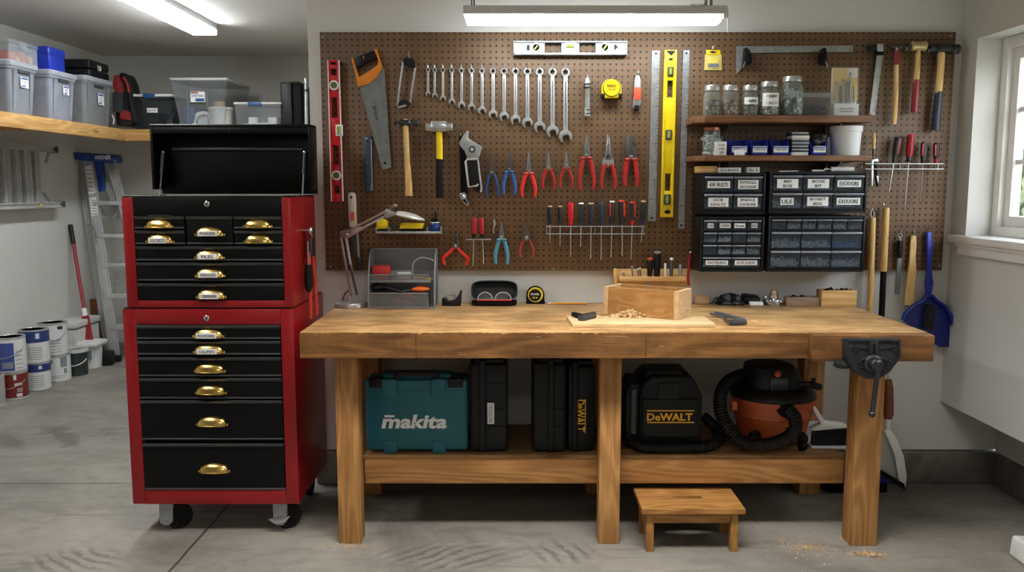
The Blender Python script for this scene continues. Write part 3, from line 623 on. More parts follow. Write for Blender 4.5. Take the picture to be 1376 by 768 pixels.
# orange shop vacuum
OV = plain('vac_orange', '#b9572b', .42, 0, .08); vc = at(1037, 560, 3.72); vy = 3.72
root = thing('shop_vacuum', 'orange wet and dry shop vacuum with black lid and hose', 'vacuum', (vc.x, vy, SZ))
zt = at(1037, 541, vy-.15).z; zbm = SZ+.03
def rad(pl, pr, py, Y=vy): return (at(pr, py, Y).x-at(pl, py, Y).x)/2
r1 = rad(986, 1090, 545); r0 = rad(992, 1079, 600)
b = MB(); b.lathe([(0, 0), (r0-.01, 0), (r0, .01), (lerp(r0, r1, .7), (zt-zbm)*.55), (lerp(r0, r1, .72)+.004, (zt-zbm)*.57), (lerp(r0, r1, .74), (zt-zbm)*.6), (r1-.004, zt-zbm-.02), (r1+.006, zt-zbm-.018), (r1+.006, zt-zbm), (0, zt-zbm)], (vc.x, vy, zbm), OV, 36); part(root, 'tank', b)
b = MB(); zl = at(1037, 528, vy-.1).z; ztop = at(1037, 487, vy).z
b.lathe([(r1+.012, 0), (r1+.012, .014), (r1, .03), (r1*.9, .045), (r1*.8, .05), (0, .05)], (vc.x, vy, zt), BLACK, 36)
dz = zt+.045
rings = []
for t, fx_, fy, ox in ((0, 1, 1, 0), (.35, .98, .98, 0), (.7, .9, .92, -.005), (.92, .82, .86, -.012), (1, .66, .7, -.018)):
    rings.append([Vector((vc.x+ox-.008+math.copysign(abs(math.cos(a))**.7, math.cos(a))*.128*fx_, vy+math.copysign(abs(math.sin(a))**.7, math.sin(a))*.12*fy, lerp(dz, ztop, t))) for a in [2*PI*k/28 for k in range(28)]])
b.loft(rings, BLACK); lidp = part(root, 'motor_lid', b)
b = MB(); x0, x1, z0, z1 = rectpx(1036, 508, 1059, 527, vy-.13); b.box((x0, vy-.128, z0), (x1, vy-.1, z1), DGREY, .003); b.box((x0+.006, vy-.13, z0+.006), (x1-.006, vy-.126, z1-.03), IRON); b.text('POWER', ((x0+x1)/2, vy-.13, z1-.014), .01, GREYINK); b.ball(at(1045, 502, vy-.12), .016, OV); part(lidp, 'name_plate', b)
b = MB(); p0 = at(1078, 515, vy-.08)
b.tube(smooth([(p0.x-.03, p0.y, p0.z-.01), (p0.x+.02, p0.y-.02, p0.z), (p0.x+.05, p0.y-.02, p0.z-.006), (p0.x+.075, p0.y-.01, p0.z-.014)], 4), .016, BLACK, 8); b.cyl((p0.x+.04, p0.y-.02, p0.z), (p0.x+.04, p0.y-.02, p0.z+.03), .01, BLACK); part(lidp, 'side_handle', b)
for s, e in ((-1, 986), (1, 1088)):
    b = MB(); p = at(e, 541, vy-.1); b.box((p.x-.012, p.y-.02, p.z-.03), (p.x+.012, p.y+.02, p.z+.01), OV, .005); part(root, 'lid_latch', b)
b = MB(); x0, x1, z0, z1 = rectpx(1023, 566, 1071, 580, vy-.205); yy = vy-.172
for k in range(8):                                          # label follows the curve of the tank
    a0, a1 = -.85+k*.135, -.85+(k+1)*.135; rr = lerp(r0, r1, .33)+.004
    P_ = lambda a, z: Vector((vc.x+.01+math.sin(a+.25)*rr, vy-math.cos(a+.25)*rr, z))
    b.add([P_(a0, z0), P_(a1, z0), P_(a1, z1), P_(a0, z1)], [(0, 1, 2, 3)], BLACK)
lb = 'RIDGID'
for k, ch in enumerate(lb):
    a = -.85+.2+k*.14; a += .25; rr = lerp(r0, r1, .33)+.006; Mr = Matrix(((math.cos(a), 0, math.sin(a)), (math.sin(a), 0, -math.cos(a)), (0, 1, 0)))
    b.text(ch, (vc.x+.01+math.sin(a)*rr, vy-math.cos(a)*rr, (z0+z1)/2), .026, plain('logo_amber', '#d59a3a', .5), None, .04, M3=Mr)
part(root, 'name_label', b)
for cx_, cyy in ((1013, 3.58), (1078, 3.57), (1000, 3.85), (1070, 3.86)):
    p = at(cx_, 600, cyy); b = MB(); b.tube(smooth([(p.x*.35+vc.x*.65, lerp(p.y, vy, .5), SZ+.06), (p.x, p.y+.01, SZ+.062), (p.x, p.y, SZ+.045)], 4), [.022]*8+[.016], BLACK, 8); c = part(root, 'caster_foot', b)
    w = MB(); w.lathe([(0, -.012), (.022, -.012), (.024, 0), (.022, .012), (0, .012)], (p.x, p.y, SZ+.0245), RUBBER, 18, (1, .3, 0)); part(c, 'wheel', w)
b = MB(); c = at(1056, 560, vy-.2); yh = 3.535
pts = smooth([P3(1060, 551, 3.535), P3(1069, 563, 3.50), P3(1066, 580, 3.485), P3(1048, 592, 3.49), P3(1022, 597, 3.505), P3(996, 592, 3.53), P3(978, 573, 3.56), P3(968, 550, 3.6), P3(969, 527, 3.66), P3(980, 511, 3.72), P3(998, 503, 3.77)], 8)
corrugated(b, pts, .03, BLACK, 12); b.tube([Vector((c.x, vy-.15, P3(1056, 553, 3.5).z)), P3(1060, 552, 3.535)], [.036, .034], BLACK, 14); part(root, 'hose', b)
# white counter brush lying on the shelf, white dustpan
BRI = plain('grey_bristles', '#3b3d44', .8, 0, .3, 60)
y0 = 3.62; root = thing('hand_brush', 'white hand brush with dark grey bristles, standing in its white pan', 'brush', (at(1115, 590, y0).x, y0+.03, SZ))
b = MB(); b.pp([(1090, 546), (1096, 546), (1110, 567), (1138, 570), (1139, 575), (1092, 579), (1090, 577), (1104, 570), (1093, 551)], y0, .045, WHITE, .006, 3); part(root, 'brush_handle', b)
b = MB(); q = random.Random(4)
for k in range(60):
    t = k/59; p = at(lerp(1093, 1139, t), 577-1.5*t, y0+.02); e = at(lerp(1091, 1139, t), 600+q.random()*2, y0+.02); e.z = max(e.z, SZ+.009)
    for yy in (0, .02): b.bar((p.x, y0+.01+yy, p.z), (e.x, y0+.01+yy, e.z), .0045, .012, BRI)
part(root, 'bristles', b)
y0 = 3.60; b = MB(); X0, X1, Z0, Z1 = rectpx(1092, 602, 1142, 608, y0); b.box((X0, y0, SZ+.001), (X1, y0+.2, SZ+.006), WHITE, .002); b.box((X0, y0+.18, SZ+.001), (X1, y0+.2, SZ+.07), WHITE, .003); b.box((X1-.005, y0+.03, SZ+.001), (X1, y0+.2, SZ+.05), WHITE, .002)
solo('brush_tray', b, 'flat white pan under the hand brush on the bench shelf', 'dustpan')
# white and brown dustpan hanging at the right of the bench
YW = 3.80; root = thing('dustpan', 'white metal dustpan with brown grip hanging below the bench right end', 'dustpan', (at(1194, 580, YW).x, YW, at(1194, 580, YW).z))
b = MB(); b.tube([at(1193, 510, YW), at(1194, 520, YW), at(1194, 555, YW), at(1193, 562, YW)], [.017, .021, .022, .018], plain('brown_grip', '#7a4326', .5), 14); part(root, 'handle_grip', b)
b = MB(); b.tube([at(1193, 560, YW), at(1192, 585, YW)], .013, WHITE, 10)
b.pp([(1188, 577), (1197, 577), (1206, 590), (1215, 613), (1219, 640), (1217, 655), (1209, 650), (1202, 610)], YW-.02, .012, WHITE, .004)
b.pp([(1188, 577), (1200, 600), (1210, 640), (1213, 654), (1181, 634), (1181, 600)], YW, .012, plain('dustpan_inside', '#a9a9a6', .5), .003); part(root, 'pan', b)
b = MB(); b.pp([(1180, 629), (1216, 650), (1217, 659), (1180, 636)], YW-.024, .04, MATTE, .003); part(root, 'rubber_lip', b)
b = MB(); h = at(1193, 508, YW); b.tube([h, (h.x, YW+.01, .79)], .003, STEEL); solo('dustpan_string', b, 'thin cord that hangs the white dustpan from the bench', 'cord')
# white board edge at right corner of the floor
q0 = atz(1354, 745, 0); b = MB(); Z1 = at(1362, 718, q0.y).z
b.extr([(q0.x, q0.y, .002), (q0.x+.012, q0.y+.005, Z1), (q0.x+.4, q0.y-.05, Z1), (q0.x+.4, q0.y-.06, .002)], (0, -.5, 0), WHITE, .012, 3); solo('white_bin', b, 'low white plastic box cut off by the frame, on the floor at right', 'box')
# ---------------------------------------------------------------- pegboard
PB = 4.05
N = NT('pegboard_brown'); v = N.coords(); SPc = .0282
sep = N.new('ShaderNodeSeparateXYZ'); N.link(v, sep.inputs[0])
fx_ = N.math('SUBTRACT', N.math('FRACT', N.math('MULTIPLY', sep.outputs[0], 1/SPc)), .5); fz_ = N.math('SUBTRACT', N.math('FRACT', N.math('MULTIPLY', sep.outputs[2], 1/SPc)), .5)
d = N.math('SQRT', N.math('ADD', N.math('MULTIPLY', fx_, fx_), N.math('MULTIPLY', fz_, fz_)))
hole = N.math('LESS_THAN', d, .165)
f = N.noise(v, 3, 5, .6); f2 = N.noise(v, 120, 2)
c = N.ramp(N.math('ADD', N.math('MULTIPLY', f, .7), N.math('MULTIPLY', f2, .3)), [(.3, '#543d27'), (.7, '#775a3a')])
N.link(N.mix(hole, c, '#0c0704'), N.b.inputs['Base Color']); N.b.inputs['Roughness'].default_value = .55; N.bump(N.math('SUBTRACT', 1.0, N.ramp(d, [(.12, (1, 1, 1, 1)), (.18, (0, 0, 0, 1))])), .5, .003)
PEG = N.m
bl, br = at(433.5, 200, PB).x, at(1275.5, 200, PB).x; bb_, bt = at(690, 363, PB).z, at(690, 43, PB).z
board = thing('pegboard', 'large brown pegboard on the white wall above the bench', 'pegboard', ((bl+br)/2, PB+.01, bb_))
b = MB(); b.box((bl, PB, bb_), (br, PB+.03, bt), PEG, .002); part(board, 'panel', b)
b = MB()
for px, py in ((434, 50), (1278, 48), (444, 358), (744, 361), (1262, 357)):
    p = at(px, py, PB); b.lathe([(0, -.001), (.006, -.001), (.004, .004), (0, .005)], p, STEEL, 10, (0, -1, 0))
part(board, 'mounting_screws', b)
def hook(px, py, L=.03, up=.012):
    p = at(px, py, PB); b = MB(); b.tube([(p.x, PB+.004, p.z+.012), (p.x, PB-.004, p.z+.012), (p.x, PB-.006, p.z), (p.x, PB-L, p.z), (p.x, PB-L-.003, p.z+up)], .0022, STEEL, 6); part(board, 'hook', b)
def K(py): return (at(0, py, PB-.02)-at(1, py, PB-.02)).length        # metres per pixel on the board
def T3(pts, Y): return [at(x, y, Y) for x, y in pts]
# ---- combination wrenches
wx = [575, 584, 595, 607, 620, 633.5, 647.7, 662.5, 677.3, 692.7, 708.8, 725.2, 742.5, 760]
wb = [129.6, 132, 136, 141, 146, 149.5, 154, 160, 163, 168, 172, 178.5, 185, 192.5]
for i, (x, yb) in enumerate(zip(wx, wb)):
    L = yb-91; t = (L-38)/64; ro = lerp(2.9, 6, t); rj = lerp(3.4, 9.2, t); sw = lerp(1.6, 3.1, t); Y = PB-.012-.004*t
    yc = 91+ro; yj = yb-rj; k = K(140); b = MB(); c = at(x, yc, Y)
    b.ring((c.x, Y, c.z), ro*k, ro*k*.56, .009+.004*t, SATIN, 18)
    b.pp([(x-sw*.85, yc+ro*.8), (x+sw*.85, yc+ro*.8), (x+sw, yj-rj*.8), (x+rj*.55, yj-rj*.6), (x-rj*.55, yj-rj*.6), (x-sw, yj-rj*.8)], Y+.001, .006, SATIN, .0012)
    pts = []; tilt = .26
    for j in range(19):
        a = -PI/2+.62+tilt+(2*PI-1.24)*j/18; pts.append((x+math.cos(a)*rj, yj-math.sin(a)*rj))
    for u, w in ((-.5, .55), (-.5, 0), (-.3, -.22), (.3, -.22), (.5, 0), (.5, .55)):
        pts.append((x+rj*(u*math.cos(tilt)+w*math.sin(tilt)), yj+rj*(w*math.cos(tilt)-u*math.sin(tilt))))
    b.pp(pts, Y, .008+.003*t, SATIN, .001)
    if i > 3: b.pp([(x-sw*.35, yc+ro*2), (x+sw*.35, yc+ro*2), (x+sw*.35, yj-rj*1.6), (x-sw*.35, yj-rj*1.6)], Y+.0005, .002, STEEL)
    lab = 'silver combination wrench, '+('leftmost and shortest' if i == 0 else 'rightmost and longest' if i == 13 else ordinal(i)+' from the left')+' of fourteen in the graded row'
    solo('combination_wrench', b, lab, 'wrench', 'combination wrenches hung in a graded row'); hook(x, yc-ro*.6, .03, .018)
# ---- levels
def level_v(nm, lab, x0, x1, top, bot, body, Y, wins, vials, edge=None, round_=False):
    """upright level: side rails, web pieces between windows, vials; x given at top and bottom"""
    t = .024; L0, L1 = x0; R0, R1 = x1; h = bot-top
    X = lambda u, y: lerp(lerp(L0, R0, u), lerp(L1, R1, u), (y-top)/h)
    q = at(X(.5, (top+bot)/2), bot, Y); root = thing(nm, lab, 'spirit level', (q.x, PB-.01, q.z))
    b = MB(); e = edge or body
    for u0, u1 in ((0, .16), (.84, 1)): b.pp([(X(u0, top), top), (X(u1, top), top), (X(u1, bot), bot), (X(u0, bot), bot)], Y, t, e, .002)
    ys = sorted(wins); cur = top
    for y0, y1 in ys+[(bot, bot)]:
        if y0 > cur: b.pp([(X(.12, cur), cur), (X(.88, cur), cur), (X(.88, y0), y0), (X(.12, y0), y0)], Y+.004, t-.008, body, .001)
        cur = y1
    for y0, y1 in ys:
        for u0, u1 in ((.1, .26), (.74, .9)): b.pp([(X(u0, y0), y0), (X(u1, y0), y0), (X(u1, y1), y1), (X(u0, y1), y1)], Y+.004, t-.008, body)
    part(root, 'level_body', b)
    for y, u, r, kind in vials:
        b = MB(); c = at(X(u, y), y, Y); k = K(y)
        if kind == 'round': b.lathe([(r*k, -.004), (r*k, .003), (r*k*.75, .004), (r*k*.7, .001), (0, .001)], (c.x, Y, c.z), WHITE, 22, (0, -1, 0)); b.lathe([(r*k*.68, .001), (r*k*.66, .004), (0, .0045)], (c.x, Y, c.z), DKVIAL, 18, (0, -1, 0))
        else: b.box((c.x-r*k*.8, Y-.004, c.z-r*k*1.25), (c.x+r*k*.8, Y+.01, c.z+r*k*1.25), WHITE if kind == 'box' else DGREY, .003); b.cyl((c.x, Y-.005, c.z-r*k*.85), (c.x, Y-.005, c.z+r*k*.85), r*k*.42, VIAL)
        part(root, 'vial', b)
    return root, X
VIAL = plain('vial_green', '#8f9d4a', .12); DKVIAL = plain('vial_dark', '#5c6b3f', .12)
REDL = plain('red_level', '#c21a20', .38)
root, X = level_v('box_level', 'red spirit level hung upright at the pegboard left edge', (440, 445), (455.5, 461), 80, 271, REDL, PB-.03, [(83, 87), (92.5, 101), (131, 158), (195, 221), (249, 260)], [(114.5, .5, 6.4, 'round'), (235.5, .5, 6.4, 'round'), (175, .84, 6, 'box')], None)
b = MB()
for u0, u1 in ((-.02, .06), (.94, 1.02)): b.pp([(X(u0, 81), 81), (X(u1, 81), 81), (X(u1, 270), 270), (X(u0, 270), 270)], PB-.0305, .01, WHITE)
part(root, 'edge_strip', b)
root, X = level_v('box_level', 'yellow spirit level hung upright between two steel rulers', (893.5, 888), (910, 904.5), 67, 291.5, YEL, PB-.03, [(108, 131), (233, 256)], [(96, .5, 5, 'dbox'), (181, .48, 5.2, 'dbox'), (268, .5, 5.5, 'dbox')], None)
b = MB()
for pts in ([(894.5, 68), (909, 68), (902, 75)], [(899, 78), (904, 78), (904, 81), (899, 81)], [(893, 283), (897, 281.5), (901, 283), (901, 286), (897, 287.5), (893, 286)]): b.pp(pts, PB-.0275, .003, BLACK)
c = at(897, 274, PB-.031); b.text('LEVEL', (c.x, PB-.0305, c.z), .006, INK); part(root, 'printed_marks', b)
# silver level lying across the top
Y = PB-.032; root = thing('box_level', 'silver spirit level hung flat along the pegboard top', 'spirit level', (at(766, 75, Y).x, PB-.01, at(766, 75, Y).z))
b = MB(); x0, x1, z0, z1 = rectpx(690, 54.5, 843, 74, Y); cuts = [(732, 754.5), (758.5, 773.5), (778.5, 800.5)]; cur = 690
LA = plain('level_aluminium', '#8d8f90', .45, .4); b.box((x0, Y, z0), (x1, PB, z0+.012), LA, .002); b.box((x0, Y, z1-.009), (x1, PB, z1), LA, .002)
for a, c in cuts+[(843, 843)]: b.box((at(cur, 65, Y).x, Y+.006, z0), (at(a, 65, Y).x, PB-.006, z1), LA); cur = c
for a, c in ((690, 691.5), (841.5, 843)): b.box((at(a, 65, Y).x, Y, z0), (at(c, 65, Y).x, PB, z1), LA)
part(root, 'level_body', b)
for px, kind in ((720.5, 0), (766, 1), (813, 0)):
    c = at(px, 63.5, Y+.004); b = MB()
    if kind: b.box((c.x-.026, Y+.001, z0+.012), (c.x+.026, PB-.006, z1-.009), WHITE, .002); b.cyl((c.x-.018, Y, c.z+.004), (c.x+.018, Y, c.z+.004), .008, VIAL)
    else: b.lathe([(.021, -.003), (.021, .003), (.016, .004), (.015, 0), (0, 0)], (c.x, Y+.006, c.z), WHITE, 20, (0, -1, 0)); b.cyl((c.x-.008, Y+.004, c.z-.01), (c.x+.008, Y+.004, c.z+.01), .005, VIAL)
    part(root, 'vial', b)
b = MB(); b.pp([(708, 61), (711.5, 60), (711.5, 67.5), (708, 67.5)], Y+.0045, .003, BLACK); b.pp([(825.5, 59), (830.5, 63), (825.5, 67.5)], Y+.0045, .003, BLACK); part(root, 'printed_marks', b)
# ---- steel rulers
def ruler(lab, xt, xb, w, top, bot, nm='steel_ruler'):
    Y = PB-.006; b = MB(); b.pp([(xt-w/2, top), (xt+w/2, top), (xb+w/2, bot), (xb-w/2, bot)], Y, .004, plain('ruler_steel', '#9a9d9e', .45, .6, .2, 40))
    n = 46
    for i in range(1, n):
        t = i/n; y = lerp(top, bot, t); x = lerp(xt, xb, t); l = w*(.42 if i % 5 == 0 else .2)
        b.pp([(x+w/2-l, y-.3), (x+w/2, y-.3), (x+w/2, y+.3), (x+w/2-l, y+.3)], Y-.0006, .001, INK)
        if i % 5 == 0: c = at(x-w*.2, y, Y); b.text(str(i//5), (c.x, Y-.0004, c.z), .009, INK)
    for y, x in ((top+4, xt), (bot-4, xb)): c = at(x, y, Y); b.lathe([(0, 0), (.005, 0), (.005, .0008), (0, .0008)], (c.x, Y, c.z), MATTE, 10, (0, -1, 0))
    solo(nm, b, lab, 'ruler')
ruler('steel ruler hung upright on the pegboard, left of the yellow level', 881.5, 876, 10.5, 68, 297)
ruler('steel ruler hung upright on the pegboard, right of the yellow level', 922.5, 915.5, 8.5, 67.5, 307)
# ---- hand saw
Y = PB-.018; root = thing('hand_saw', 'hand saw with orange and black handle hung on the pegboard', 'saw', (at(500, 100, Y).x, PB-.01, at(500, 227, Y).z))
SAWB = plain('saw_blade', '#86898a', .35, .75, .15, 25)
b = MB(); pts = [(483, 116), (495, 112), (505, 104), (514.5, 91)]
pts += [(516, 92)]
n = 60
for i in range(n+1):
    t = i/n; x = lerp(516.5, 525.5, t); y = lerp(92, 225, t); pts.append((x+(.5 if i % 2 else 0), y))
pts += [(514, 227.5)]
b.pp(pts, Y+.006, .002, SAWB)
c = at(504, 152, Y); b.text('JETCUT', (c.x, Y+.0054, c.z), .016, INK, .07, .02, 0, -PI/2+.22); c = at(517, 219, Y); b.lathe([(0, 0), (.006, 0), (.006, .0006)], (c.x, Y+.006, c.z), MATTE, 10, (0, -1, 0)); part(root, 'blade', b)
b = MB(); HO = plain('saw_orange', '#d97f1f', .45)
b.pp([(472, 77), (475, 77.5), (479.5, 96), (482.5, 103.5), (496.5, 95), (506, 88), (508.5, 82), (502.5, 66), (506, 65), (512.5, 87), (513, 91.5), (505, 104), (497, 111.5), (481, 117)], Y-.006, .022, HO, .003); part(root, 'handle_frame', b)
b = MB(); b.pp([(475, 78), (502.5, 67), (505, 77), (503, 81), (496, 81.5), (481, 92), (479, 90)], Y-.008, .026, BLACK, .006); part(root, 'handle_grip', b); hook(490, 80, .03)
# ---- coping saw frame
Y = PB-.02; root = thing('mini_hacksaw', 'small silver hacksaw frame hung left of the wrenches', 'saw', (at(546, 100, Y).x, PB-.01, at(546, 146, Y).z))
b = MB(); b.bar(at(541.5, 82, Y), at(534, 142, Y), .009, .01, SATIN, .002, (0, 1, 0)); b.bar(at(558, 90, Y), at(551, 140, Y), .009, .01, SATIN, .002, (0, 1, 0)); part(root, 'frame', b)
b = MB(); b.pp([(540, 80), (546, 77), (557, 80), (558.5, 92), (552, 90), (543, 87)], Y-.006, .018, BLACK, .003); part(root, 'clamp_block', b); b = MB(); b.pp([(536, 137), (542, 133), (551, 137), (552.5, 140), (548, 141), (534, 143)], Y-.006, .018, BLACK, .003); part(root, 'clamp_block', b)
b = MB(); b.tube(T3([(535, 144), (543, 142), (546, 141)], Y-.006), .007, CHROME); b.tube(T3([(549.5, 79), (549.5, 69)], Y), .002, STEEL, 6); part(root, 'wing_screw', b); hook(549.5, 76)
# ---- hammers
def head_lathe(b, p0, p1, prof, Y, mat):
    a = at(*p0, Y); c = at(*p1, Y); L = (c-a).length; b.lathe([(r, t*L) for t, r in prof], a, mat, 18, c-a)
def hammer(lab, head, prof, hpts, hr, hmat, Y, extra=None, headmat=DKSTEEL, nm='hammer', ry=.8, block=None):
    q = at(*hpts[-1], Y); root = thing(nm, lab, 'hammer', (q.x, PB-.02, q.z))
    b = MB(); head_lathe(b, head[0], head[1], prof, Y, headmat)
    if block: x0, x1, z0, z1 = rectpx(*block, Y); b.box((x0, Y-.017, z0), (x1, Y+.017, z1), headmat, .005)
    part(root, 'hammer_head', b)
    b = MB(); b.tube(smooth(T3(hpts, Y), 4), [hr[0]]*0+[lerp(hr[min(len(hr)-1, int(i/4))], hr[min(len(hr)-1, int(i/4)+1)], (i % 4)/4) for i in range(4*(len(hpts)-1)+1)], hmat, 12, ry); part(root, 'handle', b)
    if extra:
        pts, rad_, mat, nm2 = extra; b = MB(); b.tube(T3(pts, Y), rad_, mat, 12, ry); part(root, nm2, b)
    return root
k = .0035
root = hammer('ball peen hammer with plain wooden handle hung under the saw frame', ((529, 165), (562, 165)), [(0, .004), (.02, .01), (.16, .0085), (.25, .0085), (.3, .017), (.62, .017), (.68, .011), (.72, .0125), (.98, .0145), (1, .013)], [(545, 160), (545.5, 185), (547, 215), (549, 245), (549.5, 263)], [.014, .014, .013, .016, .018], ASH, PB-.032)
c = at(546.5, 200, PB-.046); b = MB(); b.text('HICKORY', (c.x, PB-.0435, c.z), .008, WHITE, .045, .01, 0, -PI/2); part(root, 'printed_marks', b); hook(536, 171, .05); hook(555, 171, .05)
root = hammer('sledge hammer with yellow shaft and black rubber grip', ((572, 171), (608, 171)), [(0, .018), (.03, .021), (.2, .021), (.25, .019), (.3, .022), (.7, .022), (.76, .019), (.8, .021), (.97, .021), (1, .018)], [(590, 166), (590.2, 185), (590.5, 200), (590.5, 214)], [.0155]*4, YEL, PB-.036, ([(590.5, 208), (590.3, 214), (590.2, 240), (590.7, 258), (590.8, 266)], [.006, .0165, .017, .018, .0175], RUBBER, 'rubber_grip'), SATIN, block=(579.5, 163, 600, 177)); hook(581, 178, .05); hook(599, 178, .05)
hammer('ball peen hammer with red-necked slim wooden handle, right end of pegboard', ((1196, 63), (1219, 63)), [(0, .006), (.12, .013), (.25, .013), (.35, .009), (.45, .014), (.62, .014), (.7, .01), (.8, .015), (1, .014)], [(1205, 63), (1204.5, 88), (1204, 120), (1202.5, 150), (1201, 167)], [.0115, .0105, .011, .012, .011], ASH, PB-.03, ([(1205, 67), (1204.3, 87)], [.014, .0125], plain('dark_red_paint', '#8c1720', .4), 'painted_neck'), DKSTEEL); hook(1198, 70, .05); hook(1212, 70, .05)
hammer('brass-headed mallet with wooden shaft and red grip', ((1223.5, 62), (1244.5, 62)), [(0, .02), (.08, .024), (.3, .021), (.5, .02), (.7, .021), (.92, .024), (1, .02)], [(1233.5, 62), (1233, 85), (1231, 110)], [.012, .012, .0145], ASH, PB-.034, ([(1231.5, 107), (1230, 130), (1228.5, 151)], [.015, .0165, .0165], plain('dark_red_paint', '#8c1720', .4), 'dipped_grip'), plain('pale_brass', '#bfae78', .4, .6)); hook(1226, 72, .05); hook(1241, 72, .05)
hammer('big black sledge hammer with wooden shaft and dark blue grip, rightmost', ((1248, 65), (1289, 66)), [(0, .014), (.04, .019), (.2, .019), (.25, .021), (.3, .017), (.36, .022), (.66, .022), (.72, .018), (.78, .022), (.97, .022), (1, .018)], [(1265, 64), (1264, 90), (1261, 125)], [.018, .0165, .0165], ASH, PB-.034, ([(1261.8, 123), (1259, 150), (1257, 175)], [.0175, .0195, .021], plain('dark_blue_grip', '#1e2c3c', .45), 'dipped_grip'), IRON); hook(1254, 74, .05); hook(1276, 74, .05)
# ---- adjustable wrenches
Y = PB-.026; root = thing('adjustable_wrench', 'silver-jawed adjustable wrench with black gripped white-rimmed handle', 'wrench', (at(637, 213, Y).x, PB-.02, at(637, 260, Y).z))
Y2 = PB-.036
b = MB(); b.pp([(617, 192), (621, 184), (627.5, 175), (630, 176), (629, 186), (648, 197), (644, 211), (642.5, 213), (628, 213.5), (624, 202), (618, 196)], Y2, .018, SATIN, .003); c = at(634.5, 200.5, Y2); b.lathe([(.016, 0), (.016, .003), (.013, .0035)], (c.x, Y2, c.z), DKSTEEL, 16, (0, -1, 0)); b.lathe([(0, 0), (.009, 0), (.009, .007), (0, .007)], (c.x, Y2, c.z), CHROME, 12, (0, -1, 0)); part(root, 'wrench_jaw', b)
b = MB(); b.pp([(627, 213), (642.5, 213), (647, 250), (646.5, 260), (641, 258), (630, 249)], Y2+.004, .018, BLACK, .004); part(root, 'handle_grip', b)
b = MB(); b.tube(T3([(642, 214), (644.5, 235), (647, 252), (646, 258)], Y2+.004), .0045, ALU, 8); b.tube(T3([(642, 213.5), (628, 214), (625.5, 217), (629.5, 251), (641, 249.5), (642.5, 247)], Y2+.003), .0055, ALU, 8); part(root, 'handle_rim', b)
Y = PB-.014; root = thing('adjustable_wrench', 'black-handled adjustable wrench hung jaw down behind the silver-jawed one', 'wrench', (at(622, 230, Y).x, PB-.01, at(622, 276, Y).z))
b = MB(); b.pp([(617, 180), (625, 185), (628, 262), (619, 262)], Y, .012, MATTE, .003); part(root, 'handle', b)
b = MB(); b.pp([(617.5, 262), (620, 258.5), (625, 258), (627.5, 262), (627, 267), (631, 274), (628.5, 276.5), (622, 272), (618, 267)], Y-.004, .016, CHROME, .002); b.pp([(621, 268), (625, 267), (628.5, 273), (627, 274)], Y-.005, .004, MATTE); part(root, 'wrench_jaw', b); hook(619, 183, .02)
